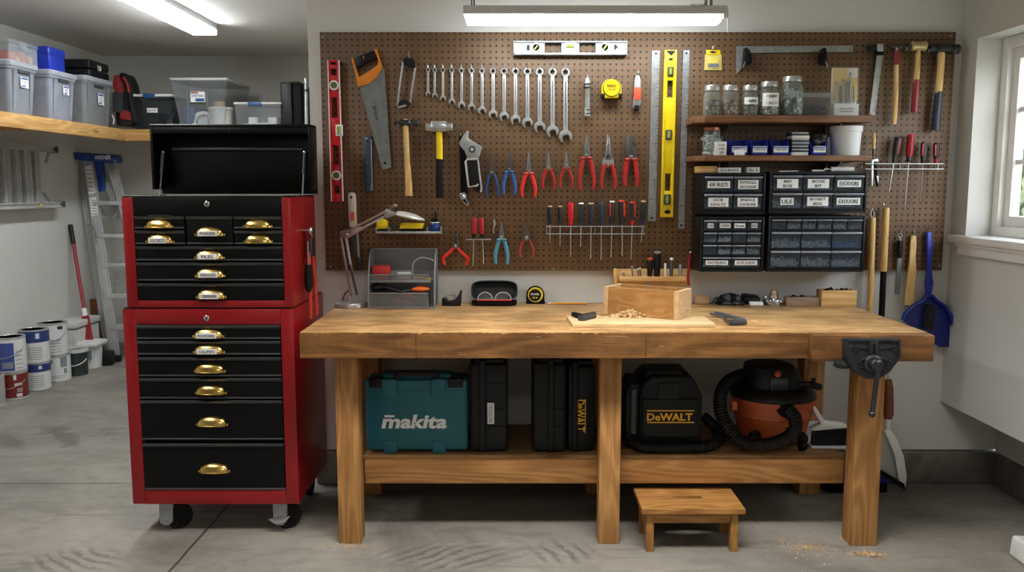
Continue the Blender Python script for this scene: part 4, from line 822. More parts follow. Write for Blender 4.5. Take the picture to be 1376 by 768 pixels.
# ---- pliers
def pliers(nm, lab, xc, top, piv, bot, jw, spread, mat, Y=PB-.022, jaw='needle', gr=.0075, jm=STEEL, lean=0, gripstart=None, tipmat=None, collar=None):
    q = at(xc, bot, Y); root = thing(nm, lab, 'pliers', (q.x, PB-.015, q.z)); kk = K(piv)
    gs = piv+2 if gripstart is None else gripstart
    if jaw in ('needle', 'nose', 'wide', 'flat'):
        tw = {'needle': .55, 'nose': .9, 'wide': 1.6, 'flat': jw*.75}[jaw]
        for s in (-1, 1):
            b = MB(); mid = lerp(top, piv, .55)
            b.pp([(xc+s*.15+lean, top), (xc+s*tw+lean, top+.5), (xc+s*lerp(tw, jw, .6), mid), (xc+s*jw, piv-4), (xc+s*jw*.95, piv+2), (xc+s*.1, piv+3), (xc+s*.2, mid)], Y, .011, jm, .0018); part(root, 'jaw', b)
    elif jaw == 'cutter':
        b = MB(); b.pp([(xc-8, top+9), (xc-5, top+2), (xc, top), (xc+3, top+4), (xc+5, top+8), (xc+2, top+9), (xc+1, top+12), (xc+6, top+18), (xc+6, piv-2), (xc+3, piv+3), (xc-5, piv+3), (xc-8, piv-6)], Y-.002, .012, jm, .002); part(root, 'jaw', b)
        b = MB(); b.pp([(xc+1, top+12), (xc+6, top+11), (xc+7, top+14), (xc+6, top+22), (xc, top+20)], Y+.004, .012, DKSTEEL, .002); part(root, 'jaw', b)
    elif jaw == 'nipper':
        for s in (-1, 1):
            b = MB(); b.pp([(xc+s*1.2, top), (xc+s*2.8, top), (xc+s*3, top+10), (xc+s*4.8, top+14), (xc+s*4.2, piv), (xc, piv+2), (xc, top+17), (xc+s*1.4, top+12)], Y, .012, jm, .002); part(root, 'jaw', b)
    elif jaw == 'diag':
        for s in (-1, 1):
            b = MB(); b.pp([(xc+lean, top), (xc+s*2.2+lean, top+5), (xc+s*jw, lerp(top, piv, .6)), (xc+s*jw*.9, piv+2), (xc, piv+3)], Y, .012, jm, .0018); part(root, 'jaw', b)
    b = MB(); c = at(xc, piv-2, Y); b.lathe([(0, 0), (jw*.5*kk, 0), (jw*.5*kk, .003), (jw*.35*kk, .004), (0, .004)], (c.x, Y, c.z), CHROME if jm is not CHROME else DKSTEEL, 14, (0, -1, 0)); part(root, 'pivot', b)
    for s in (-1, 1):
        H_ = bot-gs; xs = [(jw*.62, gs-1), (jw*.95+spread*.15, gs+H_*.14), (spread*.85, gs+H_*.42), (spread, gs+H_*.7), (spread*.9, bot-1)]
        if tipmat == 'curve': xs = [(jw*.62, gs-1), (jw*.8+spread*.3, gs+H_*.22), (spread*1.02, gs+H_*.55), (spread*.98, gs+H_*.8), (spread*.86, bot-1)]
        b = MB(); P_ = smooth(T3([(xc+s*a, y) for a, y in xs], Y+.005), 4); n = len(P_); b.tube(P_, [gr*(.8+.35*math.sin(PI*min(1, .15+.85*i/(n-1)))) for i in range(n)], mat, 9, .85)
        if collar: c = P_[1]; b.ball(c+Vector((s*.004, -.002, 0)), (gr*1.45, gr*1.1, gr*.8), mat, 8, 6)
        g = part(root, 'handle_grip', b)
    hook(xc, piv+1, .035)
pliers('needle_nose_pliers', 'navy and black handled needle nose pliers, leftmost in the row', 661, 205.5, 233, 265, 3.6, 8, NAVY, jaw='needle', jm=plain('gunmetal', '#6d6a66', .35, .8))
pliers('flat_nose_pliers', 'bright blue handled flat nose pliers hung on the pegboard', 684.5, 204.5, 229, 262, 3.4, 8, BLUEG, jaw='flat', collar=1, jm=plain('gunmetal', '#6d6a66', .35, .8))
pliers('needle_nose_pliers', 'bright red handled needle nose pliers right of the blue handled pair', 710.3, 203, 231, 265.5, 3.6, 9.2, plain('bright_red_grip', '#e0301f', .42), jaw='needle', collar=1, gr=.0085)
pliers('needle_nose_pliers', 'small red needle nose pliers, wider-handled of the small pair', 737, 203.5, 226, 254, 3.2, 8, REDP, jaw='nose', collar=1, gr=.0068)
pliers('snipe_nose_pliers', 'small red short nose pliers below the longest wrench', 761, 204.5, 224, 253, 3.2, 8.3, REDP, jaw='nose', collar=1, gr=.0062)
pliers('long_reach_pliers', 'long red handled pliers, left of the three big pairs', 788.5, 178.5, 210, 255.5, 4.4, 9.6, REDP, jaw='nose', collar=1, gr=.0088)
pliers('lineman_pliers', 'red handled pliers with silver jaws and bare steel shoulders, middle of three big pairs', 817.5, 178.5, 212, 254, 5, 9.5, REDP, jaw='nose', gr=.008, jm=CHROME, gripstart=221)
b = MB(); b.pp([(809.5, 216), (814, 208), (821, 208), (825, 216), (825, 222), (819, 222), (817.5, 226), (815.5, 222), (809.5, 222)], PB-.019, .01, SATIN, .002); part(bpy.data.objects['lineman_pliers'], 'shoulder_plate', b)
pliers('cable_cutter', 'red handled cable cutters with hooked jaw, rightmost pliers in the row', 848, 180, 212, 251, 5, 8.4, REDP, jaw='cutter', gr=.0105, jm=plain('gunmetal', '#6d6a66', .35, .8), collar=1)
pliers('end_nipper', 'red handled nippers with wide spread legs, below the sledge hammer', 612, 312, 332, 357, 4, 16, plain('bright_red_grip', '#e0301f', .42), jaw='nipper', gr=.0075, jm=plain('gunmetal', '#6d6a66', .35, .8), tipmat='curve')
pliers('needle_nose_pliers', 'light teal handled needle nose pliers near the pegboard bottom', 674, 297, 320, 355.5, 3.6, 8.4, TEALG, jaw='needle', collar=1, gr=.0085)
pliers('diagonal_cutter', 'small dark red handled cutters with thin curved legs', 707.5, 299, 321, 346.5, 5, 8.8, plain('dull_red_grip', '#a5332f', .45), jaw='diag', gr=.005, jm=plain('gunmetal', '#6d6a66', .35, .8), tipmat='curve', lean=-2)
# ---- screwdrivers
def screwdriver(lab, xt, top, grip, bot, xb, w, cols, Y=PB-.034, group=None, cap=None, stripe=None, sw=.0036):
    a = at(xt, top, Y); c = at(lerp(xt, xb, (grip-top)/(bot-top)), grip, Y); e = at(xb, bot, Y); L = (c-a).length; k = K(grip); r = w/2*k
    root = thing('screwdriver', lab, 'screwdriver', (e.x, PB-.03, e.z), group)
    b = MB(); ax = c-a; n = 24; u = Vector((1, 0, 0)); u = (u-ax.normalized()*u.dot(ax.normalized())).normalized(); v_ = ax.normalized().cross(u)
    def rg(t, rr, fl=1): return [a+ax*t+(u*math.cos(2*PI*j/n)+v_*math.sin(2*PI*j/n))*rr*(1-fl*.09*(j % 4 == 0)) for j in range(n)]
    b.loft([rg(0, r*.75, 0), rg(.03, r*.95, 0), rg(.08, r), rg(.62, r), rg(.7, r*.86), rg(.78, r*.78, 0)], cols[0]); part(root, 'handle', b)
    b = MB(); b.loft([rg(.76, r*.72, 0), rg(.85, r*.66, 0), rg(.93, r*.72, 0), rg(1, r*.5, 0)], cols[1]); part(root, 'ferrule', b)
    if cap: b = MB(); b.loft([rg(-.03, r*.5, 0), rg(-.025, r*.8, 0), rg(.035, r*.97, 0), rg(.04, r*.6, 0)], cap); part(root, 'end_cap', b)
    if stripe:
        b = MB(); s, mt = stripe; b.box((-r*.32, -.002, -L*.29), (r*.32, .004, L*.29), mt, .001, 2, Matrix.Translation(a+ax*.36+Vector((s*r*.62, -r*.72, 0))) @ Matrix.Rotation(math.atan2(ax.x, -ax.z), 4, 'Y').inverted()); part(root, 'grip_stripe', b)
    b = MB(); f = c.lerp(e, .93); b.tube([c, f, e], [sw, sw, sw*.45], CHROME, 8); part(root, 'shaft', b)
    return root
DB = plain('handle_dark', '#22242a', .4); DBL = plain('handle_blue_grey', '#2b3440', .4); PURP = plain('ferrule_violet', '#2a2550', .3); TAN = plain('cap_tan', '#c9a27a', .5); CRED2 = plain('clear_red', '#d8232b', .25)
rows = [(738.8, 277, 302, 327.5, 739, 7, (DB, DB), TAN, None, 'dark handled screwdriver with tan cap, leftmost in the middle rack'),
        (752.7, 277, 302, 330, 752.5, 6.5, (plain('handle_maroon', '#2c2224', .4), DB), TAN, None, 'slim maroon-black screwdriver, second in the middle rack'),
        (767, 272.5, 303, 345, 766.5, 8.2, (CRED2, CRED2), CRED2, None, 'all red clear handled screwdriver in the middle rack'),
        (781, 273, 303, 331.5, 780, 7.6, (DB, DBL), PAPER, (-1, DGREY), 'dark screwdriver with pale cap, right of the all red one'),
        (794.5, 273, 303, 347.5, 793.5, 8, (DBL, PURP), TAN, None, 'blue-grey screwdriver, fifth in the middle rack'),
        (808, 272.5, 303, 350, 807.5, 8, (DBL, PURP), DGREY, None, 'blue-grey screwdriver with the longest shaft, sixth in the middle rack'),
        (822.5, 270.5, 302, 346, 821, 8, (DB, PURP), PAPER, (-1, plain('thin_red', '#b33122', .5)), 'black screwdriver with a white cap and thin red edge'),
        (835.5, 269.5, 302, 344, 836, 9.2, (DB, DB), plain('bright_red_grip', '#e0301f', .42), (1, plain('bright_red_grip', '#e0301f', .42)), 'black screwdriver with wide red cap and a red stripe'),
        (850.5, 271.5, 302, 349, 847.5, 8, (DB, CRED2), plain('bright_red_grip', '#e0301f', .42), (1, plain('thin_red', '#b33122', .5)), 'black screwdriver with red cap and red ferrule, ninth in rack'),
        (864.8, 270, 302, 325, 861.5, 7.8, (DB, PURP), TAN, None, 'short black screwdriver, rightmost in the middle rack')]
for r_ in rows: screwdriver(r_[9], r_[0], r_[1], r_[2], r_[3], r_[4], r_[5], r_[6], group='screwdrivers in the middle rack', cap=r_[7], stripe=r_[8])
def rack(nm, lab, x0, x1, ya, yb, xs, depth=.05):
    root = thing(nm, lab, 'tool rack', (at((x0+x1)/2, ya, PB).x, PB-.01, at((x0+x1)/2, ya, PB).z)); b = MB()
    for y, dd in ((ya, depth), (yb, depth)):
        if y is None: continue
        for d_ in (dd, dd-.03):
            p, q = at(x0, y, PB-.035), at(x1, y, PB-.035); b.tube([(p.x, PB-d_, p.z), (q.x, PB-d_, q.z)], .0022, SATIN, 6)
        for x in xs:
            p = at(x, y, PB-.035); b.box((p.x-.008, PB-dd, p.z-.0015), (p.x+.008, PB-.015, p.z+.0015), SATIN)
    part(root, 'rails', b); b = MB()
    for x in (x0+1, (x0+x1)/2, x1-1):
        p = at(x, ya, PB-.035); b.tube([(p.x, PB-depth, p.z), (p.x, PB+.002, p.z)], .0022, SATIN, 6)
        if yb: z2 = at(x, yb, PB-.035).z; b.tube([(p.x, PB-.004, p.z), (p.x, PB-.004, z2), (p.x, PB-depth, z2)], .0022, SATIN, 6)
    part(root, 'brackets', b)
rack('screwdriver_rack', 'long double-bar wire rack holding ten screwdrivers', 734, 866.5, 304, 314, [745.5, 760, 774, 787.5, 801, 815, 829, 843, 856])
NR = plain('nut_driver_red', '#b3202a', .4)
for x, b_, xb, lab in ((637.5, 358, 635.5, 'red handled nut driver, left of the pair by the teal pliers'), (646.8, 355, 650, 'red handled nut driver, right of the pair by the teal pliers')):
    screwdriver(lab, x, 293, 320, b_, xb, 7, (NR, BLACK), cap=plain('nut_driver_red', '#b3202a', .4), group='red nut drivers in the short rack')
rack('screwdriver_rack', 'short wire rack holding two red nut drivers', 626, 660, 321.5, None, [642, 654])
Y = PB-.02; b = MB(); b.tube(smooth(T3([(663, 295), (664.5, 300), (663, 308), (663.5, 313)], Y), 4), [.005]*6+[.0035]*7, SATIN, 8); b.tube(T3([(663.5, 312), (664, 322)], Y), .0028, DKSTEEL, 6); solo('hook_pick', b, 'small bent steel pick hanging left of the teal pliers', 'pick')
# right hand rack
HR = plain('handle_red_black', '#a3202c', .4)
RS = [(1206.5, 184, 219, 258, 1194.3, 8, (DB, DB), None, (1, HR), 'black screwdriver tilted left with a red flank, first in the right rack'),
      (1224, 181.5, 218, 283, 1215, 9.5, (HR, DB), plain('bright_red_grip', '#e0301f', .42), None, 'thick red screwdriver with longest shaft in the right rack'),
      (1242, 190.5, 219, 273, 1236, 8, (DGREY, DB), None, (-1, HR), 'grey screwdriver with a red flank, third in the right rack'),
      (1258.5, 192, 219, 273, 1255.5, 8, (DB, HR), None, (-1, HR), 'black screwdriver with red collar, rightmost in the right rack')]
for r_ in RS: screwdriver(r_[9], r_[0], r_[1], r_[2], r_[3], r_[4], r_[5], r_[6], group='screwdrivers in the right rack', cap=r_[7], stripe=r_[8])
rack('screwdriver_rack', 'wire tool rack at the right end of the pegboard', 1161, 1266, 220, 227, [1171, 1200, 1219, 1240, 1257])
Y = PB-.036; root = thing('carving_chisel', 'chisel with pale wooden handle, leftmost tool in the right rack', 'chisel', (at(1172, 220, Y).x, PB-.03, at(1172, 250, Y).z))
b = MB(); b.tube(T3([(1174, 179), (1174, 188), (1173.8, 200)], Y), [.008, .009, .0075], ASH, 12); part(root, 'handle', b); b = MB(); b.tube(T3([(1173.8, 199), (1173.5, 214)], Y), [.005, .006], DKSTEEL, 8); b.pp([(1171, 214), (1174, 214), (1173, 249), (1171, 251)], Y, .005, STEEL, .001); part(root, 'blade', b)
Y = PB-.03; root = thing('dividers', 'black scissors-like dividers hanging beside the wooden handled chisel', 'dividers', (at(1178, 230, Y).x, PB-.03, at(1178, 250, Y).z))
b = MB(); b.pp([(1169, 214), (1180, 213), (1181, 217), (1169, 218)], Y-.004, .01, SATIN, .002); part(root, 'hinge_plate', b); b = MB(); b.pp([(1174, 217), (1178, 217), (1181, 250), (1178, 251)], Y, .01, MATTE, .002); part(root, 'leg', b); b = MB(); b.pp([(1178, 236), (1181, 236), (1180, 247)], Y-.002, .01, SATIN); part(root, 'leg_tip', b)
# right bottom: pole, broom, file, paddle, dustpan
Y = PB-.03; b = MB(); b.tube([at(1172.5, 292, Y), at(1169.5, 415, Y), (at(1166.8, 520, Y).x, Y, .62)], [.0145, .0145, .0145], ASH, 12); root = solo('wooden_pole', b, 'thin wooden pole hung at the right end behind the bench', 'pole'); b = MB(); b.tube(smooth(T3([(1172, 293), (1170, 286), (1172, 281), (1175, 286), (1173, 293)], Y), 3), .002, STEEL, 6); part(root, 'hanging_loop', b); hook(1172, 283, .04)
p0 = at(1191, 279, PB-.035); pe = at(1175, 640, 3.985); pe.z = .09; p0 = Vector((p0.x, PB-.035, p0.z))
root = thing('push_broom', 'floor broom with black handle, wooden tip and blue head behind right leg', 'broom', (pe.x, pe.y, 0))
mid = p0.lerp(pe, .235)
b = MB(); b.tube([p0, mid], .0155, ASH, 12); part(root, 'handle_tip', b)
mid2 = at(1185, 420, PB-.03); b = MB(); b.tube([mid, p0.lerp(pe, .6), pe], .014, MATTE, 12); part(root, 'handle', b)
b = MB(); x0 = atz(1106, 668, 0).x; hx0, hx1 = atz(1106, 668, 0).x+.03, pe.x+.05; b.box((hx0, 3.94, .045), (hx1, 4.03, .1), BLUE, .012, 3); part(root, 'broom_head', b)
b = MB(); b.box((hx0+.006, 3.94, .001), (hx1-.004, 4.03, .05), MATTE, .004); part(root, 'bristles', b); hook(1187, 276, .04)
Y = PB-.02; root = thing('rasp', 'flat steel rasp with black handle hung left of the wooden paddle', 'rasp', (at(1207, 350, Y).x, PB-.02, at(1207, 395, Y).z))
b = MB(); b.tube(T3([(1209.5, 323), (1209, 335), (1208.5, 346)], Y), [.0125, .0145, .012], BLACK, 12); part(root, 'handle', b); b = MB(); b.pp([(1206, 346), (1212, 346), (1209, 395), (1202.5, 395)], Y, .006, plain('rasp_steel', '#6b6d6e', .5, .5), .001); part(root, 'blade', b)
b = MB(); c = at(1209.7, 316, Y); b.ring((c.x, Y, c.z), .011, .008, .004, STEEL, 14); b.tube(T3([(1209.7, 319), (1209.5, 324)], Y), .004, STEEL, 6); part(root, 'hanging_loop', b); hook(1210, 313, .04)
Y = PB-.02; b = MB(); b.pp([(1224.5, 317), (1228, 315.5), (1231.5, 317), (1232, 325), (1231, 345), (1232, 362), (1228, 411), (1215.5, 409.5), (1218, 380), (1221.5, 355), (1222.5, 340)], Y, .014, ASH, .004, 3); solo('wooden_paddle', b, 'flat pale wooden paddle hung between rasp and blue dustpan', 'paddle'); hook(1227.5, 312, .035)
DPB = plain('dustpan_blue', '#1c2f9c', .35); Y = PB-.03; root = thing('blue_dustpan', 'blue plastic dustpan hung at the pegboard lower right corner', 'dustpan', (at(1247, 400, Y).x, PB-.02, at(1247, 465, Y).z))
b = MB(); b.pp([(1245.5, 312), (1249, 310.5), (1253, 312), (1254, 330), (1252.5, 362), (1255, 380), (1252, 398), (1245, 398), (1243.5, 380), (1246, 362), (1245.5, 330)], Y, .016, DPB, .005, 3); part(root, 'handle', b)
rim = [(1244, 397), (1253, 397), (1258, 403), (1270, 411), (1278, 424), (1281, 440), (1280, 466), (1262, 466), (1240, 452), (1213, 430), (1216, 421), (1228, 410), (1240, 404)]
b = MB(); b.pp(rim, Y+.016, .005, plain('dustpan_blue_inside', '#16247a', .4), .001)
o3 = [at(x, y, Y+.004) for x, y in [(1213, 430), (1216, 421), (1228, 410), (1240, 404), (1244, 397), (1253, 397), (1258, 403), (1270, 411), (1278, 424), (1281, 440), (1280, 466)]]
b.tube(o3, .008, DPB, 8, 1.8); part(root, 'pan', b); hook(1249, 306, .035)
Y2 = PB-.05; root = thing('black_brush', 'narrow black bristle brush clipped inside the blue dustpan', 'brush', (at(1247, 425, Y2).x, Y2+.01, at(1247, 445, Y2).z))
b = MB(); b.pp([(1245, 409), (1250, 409), (1247, 441), (1240, 441)], Y2+.014, .014, MATTE, .003); part(root, 'brush_back', b)
b = MB(); q = random.Random(2)
for k_ in range(46):
    t = (k_//2)/22; c = at(lerp(1248, 1243.5, t)+(2 if k_ % 2 else 0), lerp(410, 440, t), Y2+.014); b.bar(c, c+Vector((.02+q.random()*.006, -.012, -.004)), .003, .006, plain('black_bristles', '#1c1d20', .8)); b.bar(c, c+Vector((-.018-q.random()*.006, -.012, -.004)), .003, .006, plain('black_bristles', '#1c1d20', .8))
part(root, 'bristles', b)
# ---- small hung items in the middle and left
Y = PB-.026; b = MB(); head_lathe(b, (789.5, 103), (789, 156.5), [(0, .004), (.04, .009), (.1, .013), (.18, .0155), (.2, .013), (.28, .0145), (.3, .0125), (.78, .0125), (.8, .0165), (.88, .017), (.89, .015), (.94, .017), (1, .015)], Y, SATIN)
root = solo('pocket_torch', b, 'slim silver torch hung right of the longest wrench', 'torch'); b = MB()
for py in (112, 117, 147, 152): c0, c1 = at(789.3, py, Y), at(789.3, py+1.4, Y); b.cyl(c0, c1, .0172, BLACK, None, 18)
part(root, 'rubber_bands', b); hook(789.5, 104)
def tape(nm, lab, px, py, w, h, Y, body, face, rows_, ring=None, base=True):
    """pocket tape measure seen from its round side"""
    c = at(px, py, Y); k = (at(px+1, py, Y)-c).x; W, Hh = w*k, h*k; root = thing(nm, lab, 'tape measure', (c.x, Y+.02, c.z-Hh/2))
    b = MB(); pts = [(c.x-W/2, c.z-Hh/2), (c.x+W/2, c.z-Hh/2), (c.x+W/2, c.z)]+[(c.x+W/2*math.cos(a), c.z+Hh/2*math.sin(a)) for a in [PI*j/16 for j in range(1, 16)]]+[(c.x-W/2, c.z)]
    b.prism(pts, Y, Y+.035, body, .006, 3); part(root, 'case_shell', b)
    b = MB(); r = min(W, Hh)*.43; b.lathe([(r, -.002), (r, .003), (r*.86, .004), (r*.8, .002), (0, .002)], (c.x, Y, c.z+Hh*.03), face, 26, (0, -1, 0)); b.ring((c.x, Y-.0005, c.z+Hh*.03), r*1.06, r*.98, .003, BLACK, 28, (0, -1, 0)); part(root, 'face_ring', b)
    b = MB()
    for txt, dz, s, m_, w_ in rows_: b.text(txt, (c.x, Y-.0048, c.z+Hh*(.03+dz)), s*k, m_, w_*k)
    part(root, 'printed_marks', b)
    b = MB(); b.box((c.x-W*.5, Y+.004, c.z-Hh/2-.001), (c.x+W*.54, Y+.031, c.z-Hh/2+.012), BLACK, .003); b.box((c.x+W*.5, Y+.01, c.z-Hh/2-.004), (c.x+W*.54, Y+.026, c.z-Hh/2+.012), STEEL, .001); part(root, 'blade_tip', b)
    return root
tape('tape_measure', 'yellow and black tape measure hung on the pegboard between torch and knife', 822, 118.5, 27, 26.5, PB-.046, YEL, YEL, [('POWERLOCK', .1, 3.4, INK, 13), ('16 ft', -.08, 3.6, plain('amber_ink', '#9c5a1a', .6), 10)]); hook(822, 108, .02)
t = bpy.data.objects[[o.name for o in bpy.data.objects if o.get('label', '').startswith('yellow and black tape measure hung')][0]]
for s in (-1, 1): b = MB(); c = at(822+s*11.5, 129, PB-.047); b.box((c.x-.008, PB-.049, c.z-.012), (c.x+.008, PB-.012, c.z+.012), BLACK, .003); part(t, 'corner_bumper', b)
Y = PB-.022; root = thing('utility_knife', 'utility knife with orange-red sleeve hung right of the tape measure', 'knife', (at(856, 125, Y).x, PB-.015, at(856, 149, Y).z))
b = MB(); b.pp([(855, 101), (859, 101), (861.5, 108), (862, 136), (859, 147), (852, 147), (850, 143), (852, 126), (852.5, 108)], Y, .018, SATIN, .004); part(root, 'knife_body', b)
b = MB(); b.pp([(852, 117), (862, 117), (861.5, 134), (852, 134)], Y-.002, .02, plain('coral_sleeve', '#d9573a', .5), .003); part(root, 'sleeve', b); b = MB(); b.pp([(852, 141), (859.5, 141), (858, 149), (852, 149)], Y-.002, .02, BLACK, .003); c = at(857.5, 101, Y); b.ring((c.x, Y+.004, c.z), .01, .006, .006, STEEL, 12); part(root, 'end_clip', b); hook(857.5, 99)
Y = PB-.02; root = thing('blister_pack', 'yellow carded blister pack hung above the jars', 'packet', (at(957, 80, Y).x, PB-.01, at(957, 95, Y).z))
b = MB(); b.pp([(949, 67), (968, 67), (968, 74), (949, 74)], PB-.006, .004, YEL, .001); b.pp([(947.5, 73), (969.5, 73), (970, 94), (946.5, 94)], PB-.006, .004, YEL); part(root, 'card', b); b = MB(); b.pp([(948, 74), (969, 74), (970, 94), (947, 94)], Y, .012, clear('blister', '#ffffff', .12, .15), .003); part(root, 'blister', b)
b = MB(); b.pp([(952, 77), (966, 77), (966, 88), (952, 88)], Y+.005, .005, YEL, .002); b.pp([(952, 85), (966, 85), (966, 90), (952, 90)], Y+.004, .003, GREYINK); b.pp([(953, 69.5), (957.5, 68), (964, 70), (958, 72)], PB-.0065, .001, INK); part(root, 'contents', b); hook(957.5, 66)
# framing square
Y = PB-.012; b = MB(); b.pp([(989.5, 62), (1146, 61), (1146, 69.5), (998, 71), (996.5, 92), (989, 99.5)], Y, .004, plain('ruler_steel', '#9a9d9e', .45, .6, .2, 40))
for i in range(1, 30):
    x = 1000+i*4.9; l = 3 if i % 4 == 0 else 1.6; b.pp([(x-.25, 62), (x+.25, 62), (x+.25, 62+l), (x-.25, 62+l)], Y-.0005, .001, INK)
c = at(1142, 67, Y); b.text('24', (c.x, Y-.0004, c.z), .008, INK); solo('framing_square', b, 'steel framing square held flat by two black clips at top right', 'square')
for x, lab in ((1004, 'black spring clip holding the short arm of the framing square'), (1107, 'black spring clip holding the long arm of the framing square')):
    root = thing('spring_clip', lab, 'clip', (at(x, 75, PB).x, PB-.02, at(x, 88, PB).z)); b = MB(); s = -1 if x > 1050 else 1
    b.pp([(x-4*s, 65), (x-1*s, 63), (x+4*s, 67), (x+5*s, 76), (x+1*s, 86), (x-6*s, 90), (x-5*s, 78)], PB-.035, .022, BLACK, .004); part(root, 'clip_arm', b); b = MB(); b.pp([(x-3*s, 70), (x+6*s, 72), (x+7*s, 84), (x+2*s, 88), (x-1*s, 80)], PB-.05, .015, MATTE, .003); b.pp([(x-6*s, 88), (x-3*s, 82), (x-2*s, 84), (x-5*s, 92)], PB-.036, .004, STEEL); part(root, 'clip_spring', b)
Y = PB-.02; root = thing('sliding_square', 'steel square with black stock hanging aslant right of the shelves', 'square', (at(1178, 105, Y).x, PB-.01, at(1178, 156, Y).z))
b = MB(); b.pp([(1178.5, 73), (1187, 73), (1175.5, 155), (1168.5, 153)], Y, .004, plain('ruler_steel', '#9a9d9e', .45, .6, .2, 40))
for i in range(1, 26): y = lerp(75, 152, i/26); x = lerp(1187, 1175.7, i/26); b.pp([(x-3, y), (x, y), (x, y+.5), (x-3, y+.5)], Y-.0005, .001, INK)
part(root, 'ruler_blade', b); b = MB(); b.pp([(1179.5, 58.5), (1187.5, 58.5), (1187, 74), (1178.5, 74)], Y-.006, .01, SATIN, .002); b.pp([(1166, 62), (1180, 60), (1180, 66), (1172, 69), (1166, 67)], Y, .016, BLACK, .004); b.pp([(1177, 69), (1188, 69), (1188, 74), (1176, 74)], Y-.008, .014, MATTE, .002); part(root, 'stock', b); hook(1173, 68, .05)
# navy torpedo tool, paint-knife strip at left
Y = PB-.022; root = thing('folding_saw', 'navy blue folding tool with a steel edge hung beside the hand saw', 'saw', (at(495, 220, Y).x, PB-.015, at(495, 257, Y).z))
b = MB(); b.pp([(488.5, 184), (491, 182), (496.5, 182), (498, 185), (499, 246), (496, 258), (491.5, 258), (490, 246)], Y, .02, plain('navy_body', '#27384f', .4), .004); part(root, 'handle', b); b = MB(); b.pp([(497.5, 186), (499.5, 188), (501, 256), (497, 256)], Y+.004, .012, STEEL, .001); c = at(492.5, 186, Y); b.lathe([(0, 0), (.006, 0), (.005, .004), (0, .005)], (c.x, Y, c.z), CHROME, 12, (0, -1, 0)); c = at(493, 218, Y); b.lathe([(0, 0), (.003, 0), (.003, .002), (0, .003)], (c.x, Y, c.z), CHROME, 8, (0, -1, 0)); part(root, 'steel_edge', b)
Y = PB-.022; root = thing('drywall_knife', 'long taping tool with white handle and black blade behind the lamp', 'knife', (at(474, 310, Y).x, PB-.015, at(480, 363, Y).z))
b = MB(); b.pp([(467, 262), (469, 258.5), (475, 258.5), (477.5, 262), (479, 305), (469, 305)], Y, .02, plain('ivory_handle', '#cfc8b8', .5), .005); c = at(472, 265, Y); b.lathe([(0, 0), (.006, 0), (.006, .001), (0, .001)], (c.x, Y, c.z), MATTE, 10, (0, -1, 0)); part(root, 'handle', b)
b = MB(); b.pp([(470.5, 285), (476, 284), (476.5, 296), (471, 297)], Y-.003, .01, plain('coral_sleeve', '#d9573a', .5), .003); part(root, 'thumb_slide', b)
b = MB(); b.pp([(469.5, 297), (478, 296), (481, 346), (474, 346)], Y+.003, .012, DGREY, .002); b.pp([(478, 300), (481, 300), (483, 345), (481, 346)], Y, .01, SATIN); b.pp([(479, 346), (485, 344), (485.5, 363), (478.5, 363)], Y-.003, .014, DKSTEEL, .002); part(root, 'blade', b); hook(472, 264, .02)
# little wall tray with tape, box, jar
root = thing('wire_tray', 'narrow wire shelf hooked on the pegboard behind the lamp', 'shelf', (at(549, 314, PB-.04).x, PB-.03, at(549, 314, PB-.04).z))
b = MB(); x0, x1, z0, _ = rectpx(505, 300, 593, 314.5, PB-.08); b.box((x0, PB-.085, z0), (x1, PB-.002, z0+.004), SATIN, .001); b.box((x0, PB-.085, z0), (x1, PB-.082, z0+.014), SATIN, .001); part(root, 'tray', b)
for px in (505.5, 522, 574, 592.5):
    b = MB(); x = at(px, 310, PB-.08).x; b.box((x-.002, PB-.084, z0), (x+.002, PB-.002, z0+.034), SATIN); part(root, 'divider', b)
zt = z0+.0045
root = thing('tape_measure', 'yellow-topped tape measure on the small wire shelf behind the lamp', 'tape measure', (at(513, 310, PB-.06).x, PB-.05, zt)); c = at(513.5, 305, PB-.07).x
b = MB(); b.box((c-.026, PB-.07, zt), (c+.024, PB-.03, zt+.02), BLACK, .004); part(root, 'case_base', b); b = MB(); z9 = at(513, 294.5, PB-.07).z; b.prism([(c-.026, zt+.02), (c+.024, zt+.02), (c+.024, z9-.012), (c+.014, z9), (c-.012, z9), (c-.026, z9-.016)], PB-.072, PB-.028, YEL, .004); part(root, 'case_shell', b)
root = thing('stapler_box', 'black box with bright yellow lid on the small wire shelf', 'box', (at(553, 310, PB-.06).x, PB-.045, zt)); x0, x1, _, z1 = rectpx(537, 300, 569, 312, PB-.075); _, _, zm, _ = rectpx(537, 300, 569, 307, PB-.075)
b = MB(); b.box((x0+.003, PB-.074, zt), (x1-.003, PB-.02, zm), MATTE, .003); part(root, 'box_base', b); b = MB(); b.extr([(x0-.001, PB-.078, zm), (x0-.001, PB-.016, zm), (x0+.004, PB-.02, z1), (x0+.004, PB-.074, z1)], (x1-x0-.004, 0, 0), YEL, .003); part(root, 'lid', b)
root = thing('spray_bottle', 'small blue bottle with black nozzle on the small wire shelf', 'bottle', (at(584.5, 310, PB-.06).x, PB-.045, zt)); c = at(584, 305, PB-.05); zt2 = at(584, 299, PB-.05).z
b = MB(); b.lathe([(.021, 0), (.023, .004), (.023, zt2-zt-.004), (.02, zt2-zt), (0, zt2-zt)], (c.x, PB-.05, zt), plain('bottle_blue', '#1d3a86', .3), 20); part(root, 'bottle_body', b); b = MB(); b.lathe([(.022, 0), (.022, .003)], (c.x, PB-.05, zt2), PAPER, 20); b.box((c.x-.016, PB-.066, zt2+.003), (c.x+.014, PB-.034, zt2+.022), MATTE, .004); b.cyl((c.x+.006, PB-.05, zt2+.02), (c.x+.006, PB-.05, zt2+.05), .006, BLACK); part(root, 'nozzle', b)
